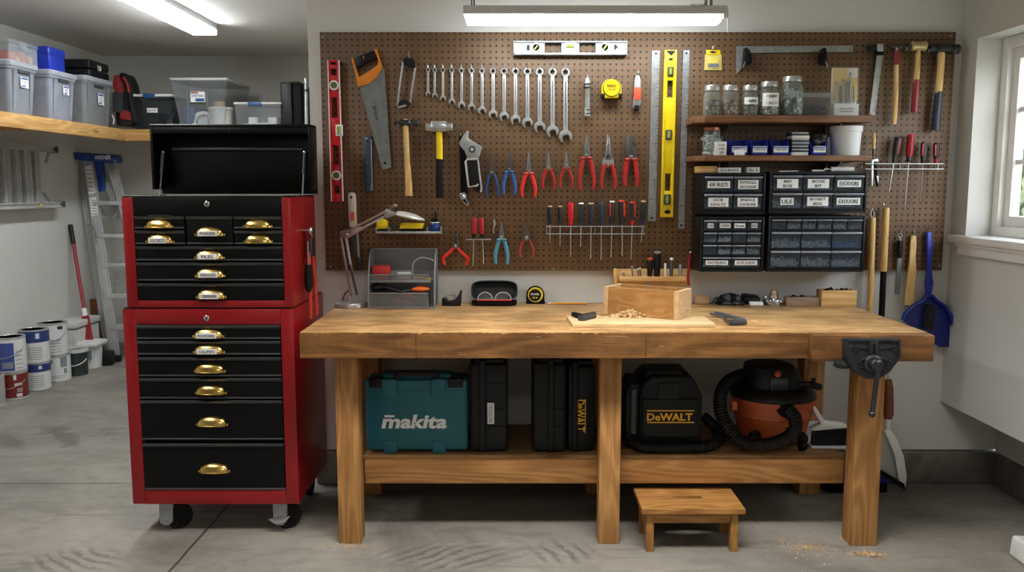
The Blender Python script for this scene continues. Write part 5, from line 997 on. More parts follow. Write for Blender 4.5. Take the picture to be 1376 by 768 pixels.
# ---------------------------------------------------------------- two wooden shelves on the pegboard
SHW = wood('shelf_wood', '#5f3f26', '#94684a', 'X', 1.2, .5)
YF = 3.83
def shelf(lab, x0, x1, ytop, ybot):
    z1 = at(1050, ytop, YF).z; z0 = at(1050, ybot, YF).z; X0 = at(x0, ybot, YF).x; X1 = at(x1, ytop, YF).x
    root = thing('wall_shelf', lab, 'shelf', ((X0+X1)/2, YF+.1, z0)); b = MB(); b.extr([(X0+.01, YF+.07, z0), (X0+.055, YF, z0), (X1, YF, z0), (X1, PB-.001, z0), (X0+.01, PB-.001, z0)], (0, 0, z1-z0), SHW, .003); part(root, 'shelf_board', b)
    for px in (969, 1113):
        p = at(px, (ytop+ybot)/2, PB-.01); b = MB(); b.box((p.x-.008, PB-.006, z0-.07), (p.x+.008, PB-.001, z0), STEEL, .001); b.extr([(p.x-.002, PB-.004, z0-.06), (p.x-.002, PB-.004, z0-.002), (p.x-.002, YF+.05, z0-.002), (p.x-.002, YF+.05, z0-.008)], (.004, 0, 0), STEEL); part(root, 'bracket', b)
    return z1
Z1s = shelf('upper wooden shelf on the pegboard carrying the jars', 931, 1173, 155, 164)
Z2s = shelf('lower wooden shelf on the pegboard carrying blue bins', 931, 1173, 208.5, 216)
b = MB()
for px in (969, 1113):
    p = at(px, 190, PB-.004); b.box((p.x-.007, PB-.004, Z2s), (p.x+.007, PB-.001, Z1s-.03), STEEL)
part(board, 'shelf_rails', b)
NUTS = speckle('mixed_nuts', ['#8d8271', '#b9a98c', '#6c6356', '#c7b89c', '#967a56'], 75, .4, .15); BEIGE = speckle('white_pellets', ['#ece6d6', '#dcd4c0', '#f4f0e4', '#cfc6b2'], 90, .5); COPPER = speckle('copper_fasteners', ['#b3764a', '#c99a6b', '#8a5a38', '#d5b08a'], 75, .35, .2)
JW = plain('jar_lid_silver', '#c9cac8', .3, .75, .08)
def rods(name, lab, cx, cy, z, rx, ry, h, n, L, r, mat, seed, rect=False, cat='screws'):
    q = random.Random(seed); b = MB()
    for k in range(n):
        if rect: x = cx+(q.random()*2-1)*rx; y = cy+(q.random()*2-1)*ry
        else: a = q.random()*6.28; rr = math.sqrt(q.random()); x = cx+rx*rr*math.cos(a); y = cy+ry*rr*math.sin(a)
        t = q.random(); zz = z+r+h*t*(.55+.45*q.random()); d = Vector((q.gauss(0, 1), q.gauss(0, .5), q.gauss(0, .6))).normalized()*L/2
        p, e = Vector((x, y, zz))-d, Vector((x, y, zz))+d
        for v in (p, e): v.x = min(max(v.x, cx-rx), cx+rx); v.y = min(max(v.y, cy-ry), cy+ry); v.z = max(z+r, v.z)
        if (p-e).length < .003: continue
        b.tube([p, e], r, mat, 4); hd = (p-e).normalized(); b.tube([p, p+hd*r*1.2], r*2.1, mat, 5)
    return solo(name, b, lab, cat, None, 'stuff')
def jar(px, ptop, w, lab, fill, fm, sw=None, lidm=JW, Y=3.92, base=Z1s, lidh=.02, rodsn=0, tag2=None):
    c = at(px, 140, Y); k = K(140)*Y/PB; zt = at(px, ptop, Y).z; r = w/2*k; base = base+.001; h = zt-base-lidh
    root = thing('storage_jar', lab, 'jar', (c.x, Y, base), 'jars on the upper shelf')
    b = MB(); b.lathe([(0, .0), (r*.86, 0), (r*.97, .006), (r, .02), (r, h*.72), (r*.94, h*.82), (r*.78, h*.93), (r*.78, h), (r*.74, h), (r*.74, h*.93), (r*.9, h*.81), (r*.96, h*.7), (r*.96, .02), (r*.9, .008), (0, .006)], (c.x, Y, base), GLASS, 26); part(root, 'glass_body', b)
    b = MB(); b.lathe([(r*.8, -.004), (r*.84, -.003), (r*.84, lidh-.003), (r*.8, lidh), (r*.6, lidh-.002), (0, lidh-.002)], (c.x, Y, base+h), lidm, 26); part(root, 'lid', b)
    if sw:
        y0_, y1_, txt = sw; b = MB(); z0_, z1_ = at(px, y1_, Y).z, at(px, y0_, Y).z; n = 12; A_ = .95; vs = []; fs = []
        for j in range(n+1): a = -A_+2*A_*j/n; vs += [Vector((c.x+math.sin(a)*(r+.0012), Y-math.cos(a)*(r+.0012), z)) for z in (z0_, z1_)]
        for j in range(n): fs.append((2*j, 2*j+2, 2*j+3, 2*j+1))
        b.add(vs, fs, PAPER)
        for li, tx in enumerate(txt.split('|')): b.text(tx, (c.x, Y-r-.0025, lerp(z1_, z0_, (li+.5)/len(txt.split('|')))), min(.012, (z1_-z0_)*.5/len(txt.split('|'))), INK, r*1.1)
        part(root, 'paper_label', b)
    b = MB(); fh = h*fill; b.lathe([(0, .007), (r*.85, .008), (r*.94, .02), (r*.94, fh*.97), (r*.6, fh*1.04), (0, fh)], (c.x, Y, base), fm, 22)
    f = solo('jar_contents', b, tag2[0], tag2[1], None, 'stuff')
    if rodsn: rods('jar_screws', tag2[2], c.x, Y, base+fh*.9, r*.62, r*.62, h*.35, rodsn, .035, .0026, plain('bright_screws', '#d3d6d8', .35, .2), int(px))
jar(956.5, 115, 23, 'screw-top glass jar of brown nuts, leftmost on the upper shelf', .62, NUTS, tag2=('brown nuts filling the leftmost glass jar', 'nuts'))
jar(981, 115, 23, 'glass jar of nuts with copper bits at the bottom, second on the shelf', .62, COPPER, tag2=('copper coloured fasteners filling the second jar', 'fasteners'))
jar(1007.5, 115, 22, 'glass jar of brown nuts with white paper label', .5, NUTS, (131.5, 141, 'WASHERS'), tag2=('brown nuts below the label of the third jar', 'nuts'))
jar(1033, 110, 26, 'glass jar with large white label and cream pellets', .55, BEIGE, (126, 144, 'WOOD SCREWS|1 INCH'), tag2=('cream pellets in the jar with the big label', 'pellets'))
jar(1063.5, 103, 30, 'tallest glass jar, full of shiny silver bolts', .5, speckle('bright_bolts', ['#b8bcc0', '#8b9095', '#e5e8ea', '#5f6468'], 55, .3, .3), rodsn=40, tag2=('silver bolts filling the tallest jar', 'bolts', 'loose silver bolts piled at the top of the tallest jar'))
# square clear tub
Y = 3.9; X0, X1, _, Z1 = rectpx(1080, 124, 1115, 154, Y); bz_ = Z1s+.001; root = thing('clear_tub', 'squat clear square tub of dark screws on the upper shelf', 'tub', ((X0+X1)/2, Y+.05, bz_))
b = MB(); w = X1-X0; t = .003
for bb in (((X0, Y, bz_), (X1, Y+.1, bz_+t)), ((X0, Y, bz_), (X1, Y+t, Z1-.012)), ((X0, Y+.1-t, bz_), (X1, Y+.1, Z1-.012)), ((X0, Y, bz_), (X0+t, Y+.1, Z1-.012)), ((X1-t, Y, bz_), (X1, Y+.1, Z1-.012))): b.box(bb[0], bb[1], clear('tub_clear', '#f8fafa', .03, .1, '#dfe3e3', .2))
part(root, 'tub_body', b); b = MB(); b.box((X0-.005, Y-.005, Z1-.012), (X1+.005, Y+.105, Z1), CLEARP, .004); b.box((X0-.002, Y-.006, Z1-.022), (X1+.002, Y-.003, Z1-.004), CLEARP); part(root, 'lid', b)
rods('tub_screws', 'dark screws heaped in the clear square tub', (X0+X1)/2, Y+.05, bz_+.004, w/2-.006, .042, .05, 130, .03, .002, plain('tub_screw_grey', '#6f7275', .4, .3), 9, True)
# drill bit card
Y = 3.9; bz_ = Z1s+.001; X0, X1, _, Z1 = rectpx(1119, 90, 1154, 154, Y); root = thing('drill_bit_set', 'yellow and clear drill bit pack standing on the upper shelf', 'drill bits', ((X0+X1)/2, Y+.02, bz_))
b = MB(); b.box((X0, Y+.02, bz_), (X1, Y+.026, Z1), plain('card_cream', '#d8d6c8', .6, 0, .04), .002); q = lambda px, py, d=0: at(px, py, Y+.018-d)
b.pp([(1120, 92), (1138, 92), (1138, 104), (1152, 104), (1152, 135), (1120, 135)], Y+.017, .003, plain('card_yellow', '#d9b32a', .5), 0)
part(root, 'backing_card', b)
for i, (px, t_, w_) in enumerate(((1124.5, 112, 2.4), (1129, 118, 2), (1133, 109, 2.6), (1138, 112, 2.4), (1142.5, 100, 3), (1147, 118, 2))):
    b = MB(); b.tube([q(px, t_, .008), q(px, 138, .008)], w_/2*.0034, DKSTEEL if i % 2 else CHROME, 7); b.tube([q(px, t_-3, .008), q(px, t_, .008)], [.002, w_/2*.0034], BLACK, 7); part(root, 'drill_bit', b)
b = MB(); x0, x1, z0, z1 = rectpx(1119, 91, 1154, 140, Y); b.box((x0, Y+.002, z0), (x1, Y+.004, z1), clear('blister', '#ffffff', .12, .15), .001); part(root, 'clear_cover', b)
b = MB(); x0, x1, z0, z1 = rectpx(1121.5, 139.5, 1154, 153, Y-.006); b.box((x0, Y-.006, bz_), (x1, Y+.018, z1), plain('card_pale', '#cfd0cd', .6, 0, .04), .001); b.text('DRILL BIT SET', ((x0+x1)/2, Y-.0065, lerp(bz_, z1, .62)), .006, GREYINK, .09); b.text('13 PIECES HSS', ((x0+x1)/2, Y-.0065, lerp(bz_, z1, .4)), .005, GREYINK, .09); part(root, 'card_base', b)
# lower shelf: jar, white box, blue bins, stack, bag, bucket
Y = 3.92; px = 956; c = at(px, 190, Y); zt = at(px, 171, Y).z; bz_ = Z2s+.001; r = .04; h = zt-bz_-.014
root = thing('storage_jar', 'glass jar with copper lid and white packets on the lower shelf', 'jar', (c.x, Y, bz_))
b = MB(); b.lathe([(0, 0), (r*.95, .002), (r, .015), (r, h*.75), (r*.85, h*.95), (r*.85, h), (r*.8, h), (r*.8, h*.95), (r*.95, h*.74), (r*.95, .015), (0, .005)], (c.x, Y, bz_), GLASS, 24); part(root, 'glass_body', b); b = MB(); b.lathe([(r*.9, 0), (r*.9, .012), (0, .014)], (c.x, Y, bz_+h), plain('copper_lid', '#a5664a', .4, .5), 24); part(root, 'lid', b)
rods('jar_packets', 'pale strips packed in the copper-lidded jar', c.x, Y, bz_+.006, r*.85, r*.85, h*.75, 46, .045, .004, plain('pale_packets', '#d6dadc', .5), 5)
Y = 3.86; X0, X1, _, Z1 = rectpx(961.5, 190, 976.5, 207, Y); root = thing('label_box', 'small white printed box in front of the copper-lidded jar', 'box', ((X0+X1)/2, Y+.02, Z2s)); b = MB(); b.box((X0, Y, Z2s+.001), (X1, Y+.03, Z1), PAPER, .001); part(root, 'carton', b); b = MB()
for k, tx in enumerate(('5 mm', 'STEEL', 'x50')): b.text(tx, ((X0+X1)/2+.003, Y-.0005, lerp(Z1, Z2s, .25+.26*k)), .008, INK)
part(root, 'printed_marks', b)
def bin_(px0, px1, lab, txt):
    Y = 3.86; ptop, pb_ = 186.5, 206.5; X0, X1, _, Z1 = rectpx(px0, ptop, px1, pb_, Y); z = Z2s+.001; Zm = lerp(z, Z1, .5); D = .12; i = .006
    root = thing('parts_bin', lab, 'bin', ((X0+X1)/2, Y+D/2, z), 'blue bins on the lower shelf'); b = MB()
    b.box((X0+i, Y, z), (X1-i, Y+D, z+.004), BLUE)
    b.extr([(X0+i, Y, z), (X1-i, Y, z), (X1-i*.6, Y, Zm), (X0+i*.6, Y, Zm)], (0, .004, 0), BLUE); b.box((X0+i, Y+D-.004, z), (X1-i, Y+D, Z1), BLUE)
    for x, s in ((X0, 1), (X1, -1)): b.extr([(x+s*i, Y, z), (x+s*i, Y+D, z), (x, Y+D, Z1), (x, Y+.035, Z1), (x+s*i*.5, Y, Zm+.004)], (s*.004, 0, 0), BLUE)
    b.box((X0+i, Y-.006, Zm-.004), (X1-i, Y+.002, Zm+.001), BLUE, .001); part(root, 'bin_body', b)
    b = MB(); b.box((X0+.014, Y-.0045, lerp(z, Zm, .35)), (X1-.01, Y-.002, Zm+.004), PAPER); b.text(txt, ((X0+X1)/2+.002, Y-.005, lerp(z, Zm, .72)), .008, INK, (X1-X0)*.6); part(root, 'paper_label', b)
bin_(979.5, 1006.5, 'blue parts bin, leftmost of four on the lower shelf', 'BITS 1/4'); bin_(1007.5, 1033.5, 'blue parts bin, second from left on the lower shelf', 'CAMLOCK'); bin_(1035.5, 1062, 'blue parts bin just left of the stack of cases', 'HINGES'); bin_(1089, 1112.5, 'blue parts bin between the stack of cases and the white bucket', 'HANGERS')
b = MB(); X0, X1, Z0, Z1 = rectpx(987, 201.5, 1000, 208, 3.845); b.box((X0, 3.835, Z2s+.001), (X1, 3.85, Z1), PAPER, .001); solo('paper_tag', b, 'small white card leaning before the leftmost blue bin', 'card')
Y = 3.87; X0, X1, _, Z1 = rectpx(1064, 175, 1087, 206.5, Y); n = 7; zc = Z2s+.001
for i in range(n):
    hh = (Z1-Z2s)/n; b = MB(); m_ = [PAPER, DGREY, DGREY, DGREY, DGREY, plain('card_cream', '#d8d6c8', .6, 0, .04), DGREY][i]; dx = [0, .001, -.001, .001, 0, .002, -.002][i]
    b.box((X0+dx, Y, zc), (X1+dx, Y+.08, zc+hh*.9), m_, .002)
    if m_ is DGREY: b.box((X0+dx+.001, Y-.0012, zc+hh*.55), (X1+dx-.001, Y, zc+hh*.85), SATIN)
    solo('small_case', b, ['white flat box at the bottom of the stack between blue bins', 'dark flat case, second from the bottom of the stack', 'dark flat case, third from the bottom of the stack', 'dark flat case, fourth from the bottom of the stack', 'dark flat case directly under the cream box in the stack', 'cream flat box near the top of the stack', 'dark flat case on top of the stack between blue bins'][i], 'case', 'flat cases stacked on the lower shelf'); zc += hh*.9+.0004
Y = 3.9; c = at(1100, 187, Y); b = MB(); q = random.Random(8)
for k in range(16): b.ball((c.x+q.uniform(-.022, .022), Y+q.uniform(-.01, .03), Z2s+.05+q.random()*.045), (.012+q.random()*.012, .012, .009+q.random()*.008), clear('grey_film', '#9a9a9a', .45, .2, '#5a5d60'), 8, 6)
solo('plastic_bag', b, 'crumpled grey plastic bag in the fourth blue bin', 'bag')
Y = 3.93; c = at(1136, 190, Y); zt = at(1136, 170, Y).z; r = .068; h = zt-Z2s-.001
root = thing('white_bucket', 'white plastic bucket with rim at the right end of lower shelf', 'bucket', (c.x, Y, Z2s+.001)); b = MB(); b.lathe([(0, 0), (r*.9, 0), (r*.92, .004), (r, h*.8), (r*1.06, h*.81), (r*1.07, h), (r*1.0, h), (r*.95, h*.6), (0, h*.6)], (c.x, Y, Z2s+.001), plain('bucket_white', '#dfe1df', .45, 0, .04), 30); part(root, 'bucket_body', b)
b = MB(); b.tube(smooth([(c.x-r*1.05, Y-.01, zt-.004), (c.x-r*.6, Y-.03, zt+.028), (c.x, Y-.03, zt+.044), (c.x+r*.6, Y+.02, zt+.05)], 5), .0015, CLEARP, 6); part(root, 'bail_handle', b)
# things on top of the organizers and under the lower shelf come after the organizers
# ---------------------------------------------------------------- drawer organizers
OB = plain('organizer_black', '#0f1113', .42, spec=.3); FRONT = clear('smoky_drawer', '#dde2e6', .14, .25, '#7b858e', .12); PULL = plain('drawer_pull_grey', '#8f949e', .4)
OY = 3.86
def organizer(lab, rc, rows, side):
    X0, X1, Z0, Z1 = rectpx(*rc, OY); root = thing('drawer_organizer', lab, 'drawer organizer', ((X0+X1)/2, OY+.08, Z0)); b = MB(); D = PB-.001-OY; e = .011
    b.box((X0, OY, Z0), (X0+e, OY+D, Z1), OB, .003); b.box((X1-e, OY, Z0), (X1, OY+D, Z1), OB, .003); b.box((X0+e, OY, Z1-e), (X1-e, OY+D, Z1), OB); b.box((X0+e, OY, Z0), (X1-e, OY+D, Z0+e), OB); b.box((X0+e, OY+D-.005, Z0+e), (X1-e, OY+D, Z1-e), OB)
    z = Z1-e-.002; tot = sum(r_[0] for r_ in rows); H_ = (Z1-Z0-2*e-.004); iw = X1-X0-2*e-.004
    cells = []
    for hr_, cs in rows:
        h = H_*hr_/tot; n = len(cs); b.box((X0+e, OY+.008, z-h), (X1-e, OY+D-.005, z-h+.006), OB); b.box((X0+e, OY+.004, z-h+.001), (X1-e, OY+.012, z-h+.007), OB)
        for j, cdef in enumerate(cs):
            x0 = X0+e+.002+iw*j/n; x1 = X0+e+.002+iw*(j+1)/n
            if j: b.box((x0-.002, OY+.008, z-h), (x0+.002, OY+D-.005, z), OB)
            cells.append((x0+.003, x1-.003, z-h+.009, z-.003, cdef))
        z -= h
    part(root, 'cabinet_frame', b)
    for i, (x0, x1, z0, z1, cdef) in enumerate(cells):
        txt, fill = cdef if isinstance(cdef, tuple) else (cdef, None); hh = z1-z0; b = MB()
        b.box((x0, OY+.0, z0), (x1, OY+.003, z1-hh*.14), FRONT); b.box((x0, OY+.003, z0), (x0+.002, OY+.1, z1-hh*.25), FRONT); b.box((x1-.002, OY+.003, z0), (x1, OY+.1, z1-hh*.25), FRONT); b.box((x0, OY+.003, z0), (x1, OY+.1, z0+.002), DGREY); b.box((x0, OY+.1, z0), (x1, OY+.102, z1-hh*.2), DGREY)
        d = part(root, 'drawer', b)
        b = MB(); ph = max(.007, hh*.15); b.extr([(x0, OY, z1), (x0, OY+.006, z1), (x0, OY+.004, z1-ph), (x0, OY-.001, z1-ph), (x0, OY-.012, z1-ph*.7), (x0, OY-.012, z1-ph*.35)], (x1-x0, 0, 0), PULL, .001); part(d, 'drawer_pull', b)
        if txt:
            b = MB(); L_ = txt.split('|'); w = (x1-x0)*(.8 if len(txt) > 5 else .45); h2 = (hh*.6 if len(L_) > 1 else hh*.46); zc = lerp(z0, z1, .45); xc = (x0+x1)/2
            if len(L_) > 1: w = min(w, (x1-x0)*.72)
            b.box((xc-w/2, OY-.0016, zc-h2/2), (xc+w/2, OY-.0002, zc+h2/2), PAPER)
            for k, tx in enumerate(L_): b.text(tx, (xc, OY-.002, zc+h2/2-h2*(k+.5)/len(L_)), h2*.6/len(L_), INK, w*.82, .015)
            part(d, 'paper_label', b)
        if fill:
            kind, amt = fill; mat = {'b': plain('blue_bits', '#4f86c6', .4), 's': plain('bright_screws', '#d3d6d8', .35, .2), 'w': PAPER, 'g': plain('mixed_grey', '#a9acaf', .45, .1)}[kind]
            rods('drawer_screws', lab.split(',')[0].replace('drawer organizer', 'organizer')[:40]+': loose hardware in drawer '+['top row', 'upper rows', 'lower rows', 'bottom row'][min(3, int(4*(Z1-z1)/(Z1-Z0)))]+f', {ordinal(i)} drawer', (x0+x1)/2, OY+.013, z0+.002, (x1-x0)/2-.004, .008, hh*.5*amt, int(14+700*(x1-x0)*amt), .02 if hh < .05 else .028, .0016, mat, i*7+len(lab), True, 'hardware')
organizer('black drawer organizer with four labelled drawers, upper left of the four', (942, 232, 1028.5, 287), [(1, ['6W BULTS', 'ENTRCLLL|SACONSE']), (1, [('DOE|DOLTS', ('g', .3)), ('ENDLS|COCRONS', ('g', .3))])], 1)
organizer('wide black drawer organizer with six labelled drawers, upper right of the four', (1033.5, 230.5, 1165, 286), [(1, [('BES|BOE', ('g', .5)), ('BOXE|BIT', ('g', .4)), 'EXOOORS']), (1, [('ULE', ('s', .8)), ('BOXET|BDS', ('s', .3)), ('EXOUORE', ('g', .4))])], 1)
organizer('black drawer organizer with fourteen little drawers, lower left of the four', (940.5, 291, 1026.5, 365), [(1, ['HSS', 'SCREWS', 'Screws', 'BOLTS']), (1, [('', ('s', .3)), ('', ('w', .7)), '', ('', ('w', .6))]), (1, ['', ('', ('w', .9)), ('', ('w', .9)), ('', ('s', .9))]), (1, [('FASTENERS', ('s', .2)), ('ROOF SCREWS', ('s', .2))])], 1)
organizer('wide black drawer organizer with clear drawers of screws, lower right of the four', (1031.5, 290, 1162, 365), [(.72, [('', None), ('', ('s', .8)), ('', ('s', .9)), ('', ('s', .7)), ('', ('s', .7)), ('', ('g', .5))]), (1.1, [('', ('s', .9)), ('', ('s', .9)), ('', ('b', .7))]), (1.1, [('', ('s', 1.1)), ('', ('s', 1)), ('', ('s', .8))])], 1)
za = rectpx(942, 232, 1028.5, 287, OY)[3]+.0005; zb2 = rectpx(1033.5, 230.5, 1165, 286, OY)[3]+.0005
def flat(nm, lab, cat, p0, p1, ptop, Y, z, mat, dp=.03, txt=None):
    X0, X1 = at(p0, 225, Y).x, at(p1, 225, Y).x; z1 = max(z+.004, at((p0+p1)/2, ptop, Y).z); b = MB(); b.box((X0, Y, z), (X1, Y+dp, z1), mat, .002); o = solo(nm, b, lab, cat)
    if txt: b = MB(); b.text(txt, ((X0+X1)/2, Y-.0006, (z+z1)/2), (z1-z)*.5, INK); part(o, 'printed_marks', b)
flat('wood_offcut', 'pale wood offcut on top of the upper left organizer', 'wood', 938, 964, 223, 3.89, za, PINE, .08); flat('marker_box', 'white printed strip beside the offcut on the organizer', 'box', 965, 996, 225, 3.88, za, PAPER, .03, '12 x 40 PCS'); flat('small_carton', 'small white carton at the right on the upper left organizer', 'box', 1004, 1021, 224.5, 3.88, za, PAPER, .04, 'No. 8')
b = MB(); p = at(1091, 227, 3.9); e = at(1108, 227, 3.9); b.tube([(p.x, 3.9, zb2+.005), (e.x, 3.9, zb2+.005)], .0045, PAPER, 8); solo('white_marker', b, 'thin white marker lying on the upper right organizer', 'marker')
b = MB(); p = at(1110, 225, 3.9); e = at(1147, 225, 3.9); b.tube([(p.x-.008, 3.9, zb2+.012), (p.x+.02, 3.9, zb2+.012), (p.x+.021, 3.9, zb2+.012), (e.x, 3.9, zb2+.012)], [.004, .004, .011, .011], PAPER, 12); solo('caulk_tube', b, 'white nozzle tube lying on the upper right organizer', 'tube')
b = MB(); p = at(1046, 221, 3.93); e = at(1073, 221, 3.93); b.bar((p.x, 3.93, zb2+.002), (e.x, 3.94, zb2+.004), .012, .003, STEEL); solo('hacksaw_blade', b, 'steel blade lying on the upper right organizer', 'blade')
# ---------------------------------------------------------------- things on the bench top
BZ = .9155
def onb(px, py): return atz(px, py, BZ)
LAMP = plain('lamp_silver', '#a9a19c', .35, .6, .08); LAMPR = plain('lamp_rosy_silver', '#9a8580', .35, .6, .08)
p = onb(471, 411); ly = p.y-.02; c = Vector((at(471, 408, ly).x, ly, BZ)); r = (at(492, 408, ly).x-at(450, 408, ly).x)/2
root = thing('desk_lamp', 'silver folding-arm desk lamp on a round base at bench left', 'lamp', tuple(c))
b = MB(); b.lathe([(0, 0), (r, 0), (r, .016), (r*.94, .022), (0, .024)], c, LAMP, 32); part(root, 'lamp_base', b)
A_ = lambda x, y, d=0: at(x, y, ly+d)
b = MB(); b.tube([(c.x-.004, ly, BZ+.02), A_(470, 397)], .006, CHROME, 8); part(root, 'post', b)
for s in (-.012, .012):
    b = MB(); b.bar(A_(458 if s < 0 else 465, 318, s), A_(472 if s < 0 else 478, 398, s), .011, .008, LAMPR if s < 0 else ALU, .002, (0, 1, 0)); part(root, 'lower_arm', b)
b = MB(); b.tube([A_(470, 355, -.016), A_(480, 396, -.016)], .0045, DKSTEEL, 8); part(root, 'spring', b)
b = MB(); b.pp([(456, 311), (485, 304), (490, 307), (468, 320), (463, 321), (457, 316)], ly-.016, .03, LAMPR, .003); c2 = A_(466.5, 315, -.018); b.lathe([(0, 0), (.009, 0), (.008, .005), (0, .006)], c2, CHROME, 12, (0, -1, 0)); part(root, 'elbow_joint', b)
for dy, s in ((0, -.012), (6, .012)):
    b = MB(); b.bar(A_(468, 310+dy, s), A_(519, 283.5+dy, s), .01, .008, LAMPR if dy == 0 else ALU, .002, (0, 1, 0)); part(root, 'upper_arm', b)
b = MB(); b.pp([(518, 280), (520, 281), (530, 285), (532, 289), (519, 293), (515, 292)], ly-.014, .028, LAMP, .003); part(root, 'head_joint', b)
b = MB(); hl = A_(532, 287); hr = A_(571, 296); ax = (hr-hl); L = ax.length; ax.normalize(); nrm = Vector((-ax.z, 0, ax.x)); rings = []
for t, w, h in ((0, .012, .012), (.06, .035, .02), (.25, .058, .026), (.6, .062, .025), (.85, .045, .016), (.97, .018, .007), (1, .004, .003)):
    m0 = hl+ax*L*t; rings.append([m0+Vector((0, math.cos(2*PI*k/18)*w, 0))+nrm*((math.sin(2*PI*k/18)*h*.75 if math.sin(2*PI*k/18) > 0 else math.sin(2*PI*k/18)*h*.4)) for k in range(18)])
b.loft(rings, plain('lamp_white', '#dcdcd8', .3, .2, .03)); part(root, 'lamp_head', b)
b = MB(); k1 = A_(531, 276, 0); b.ball(k1, (.012, .012, .008), LAMP, 12, 8); b.tube([A_(522, 277), k1, A_(522, 282)], .003, LAMP, 6); part(root, 'switch_knob', b)
b = MB(); b.tube(smooth([A_(458, 318, .01), A_(455, 313, .02), A_(462, 305, .02), A_(470, 308, .01)], 4), .0025, BLACK, 6); b.tube(smooth([A_(472, 388, .01), (A_(462, 396).x, ly+.02, A_(462, 396).z), (A_(457, 402).x, ly+.05, BZ+.006), (c.x-.03, ly+.09, BZ+.004)], 5), .003, BLACK, 6); part(root, 'power_cord', b)
# mesh desk organizer
MESH_N = NT('wire_mesh'); vv = MESH_N.coords(); wv = []
MS = clear('fine_mesh', '#d8d8d8', .27, .5, '#a6a8aa', .12); FR = plain('mesh_frame', '#8e9193', .4, .5)
oy = onb(540, 414).y; X0, X1 = at(495, 414, oy).x, at(584, 414, oy).x; oyb = oy+.16; zt = at(540, 334, oyb).z; zm = at(540, 372, oy+.03).z; zl = at(540, 394, oy).z
root = thing('mesh_organizer', 'two-tier grey wire mesh desk organizer beside the lamp', 'organizer', ((X0+X1)/2, oy+.08, BZ))
b = MB(); zs2 = at(540, 377, oy+.03).z
for x in (X0, X1-.002): b.extr([(x, oy, BZ+.003), (x, oyb, BZ+.003), (x, oyb, zt), (x, oyb-.04, zt), (x, oyb-.09, zt-.02), (x, oy+.03, zm+.02), (x, oy, zl+.02)], (.002, 0, 0), MS)
b.box((X0, oyb-.002, BZ+.003), (X1, oyb, zt), MS); b.box((X0, oy, BZ+.003), (X1-.03, oy+.002, zl), MS); b.box((X0, oy+.03, zs2), (X1-.03, oy+.032, zm+.01), MS)
b.box((X0, oy, BZ+.002), (X1, oyb, BZ+.004), MS); b.box((X0, oy+.03, zs2), (X1, oyb, zs2+.002), MS); part(root, 'mesh_panel', b)
b = MB(); w = .0035
def wire(pts, loop=False): b.tube(pts, w, FR, 6, loop=loop)
for x in (X0, X1): wire([(x, oy, BZ+.004), (x, oy, zl+.02), (x, oy+.03, zm+.02), (x, oyb-.09, zt-.02), (x, oyb-.04, zt), (x, oyb, zt), (x, oyb, BZ+.004)], True)
wire([(X0, oyb, zt), (X1, oyb, zt)]); wire([(X0, oy, BZ+.004), (X1, oy, BZ+.004)]); wire([(X0, oy, zl), (X1-.03, oy, zl), (X1-.03, oy, BZ+.004)]); wire([(X0, oy+.03, zm+.01), (X1-.03, oy+.03, zm+.01), (X1-.03, oy+.03, zs2)]); b.box((X0, oy+.026, zs2-.008), (X1-.02, oy+.032, zs2+.003), FR, .001); part(root, 'wire_frame', b)
z = zs2+.003; b = MB(); x0, x1, _, z1 = rectpx(500.5, 357, 523.5, 373, oy+.06); b.box((x0, oy+.05, z), (x1, oy+.11, z1), plain('box_red', '#c5302c', .5), .006, 3); solo('red_box', b, 'small red plastic box on the upper tier of the mesh organizer', 'box')
b = MB(); x0, x1, _, z1 = rectpx(525, 364, 552, 373, oy+.06); b.box((x0, oy+.06, z), (x1, oy+.1, z1), CLEARP, .003); b.cyl((x0-.002, oy+.07, z+.02), (x0+.02, oy+.07, z+.02), .014, CLEARP); b.box((x0+.03, oy+.065, z+.003), (x1-.004, oy+.095, z1-.008), PAPER); solo('clear_case', b, 'little clear case next to the red box in the organizer', 'case')
b = MB(); x0, x1, _, z1 = rectpx(555, 370, 579, 375, oy+.04); b.extr([(x0, oy+.04, z), (x0, oy+.04, z+.012), (x0+.03, oy+.04, z+.016), (x1, oy+.04, z+.006), (x1, oy+.04, z)], (0, .03, 0), YEL, .003); solo('yellow_cutter', b, 'yellow snap-off cutter on the upper tier of the organizer', 'knife')
b = MB(); hp = [at(x, y, oy+.11) for x, y in ((555, 374), (554.5, 358), (558, 350), (566, 346), (576, 347), (583, 350))]; hp[0].z = z+.003; b.tube(smooth(hp, 5), .003, ALU, 6); solo('wire_loop', b, 'bent silver wire loop standing in the organizer', 'wire')
z = BZ+.006
def on_tier(pts, yy): return [Vector((at(x, 390, oy+yy).x, oy+yy+d, zz+z)) for x, d, zz in pts]
root = thing('black_scissors', 'black shears lying in the lower tier of the mesh organizer', 'scissors', (at(515, 390, oy+.05).x, oy+.05, z))
b = MB()
p = at(506, 386, oy+.06); b.ball((p.x, oy+.06, p.z), (.03, .02, .022), BLACK, 12, 8); b.tube(smooth([(p.x, oy+.06, p.z), at(520, 386, oy+.06), at(535, 391, oy+.06), at(545, 394, oy+.06)], 4), [.014]*6+[.009]*7, BLACK, 8); b.box((p.x-.02, oy+.05, z), (p.x+.02, oy+.07, p.z), BLACK, .005); part(root, 'grip', b); b = MB(); b.bar(at(540, 391, oy+.06), at(553, 389, oy+.06), .012, .004, STEEL); part(root, 'blade', b)
root = thing('orange_scissors', 'orange handled scissors resting on black ones in the organizer', 'scissors', (at(565, 390, oy+.04).x, oy+.04, z))
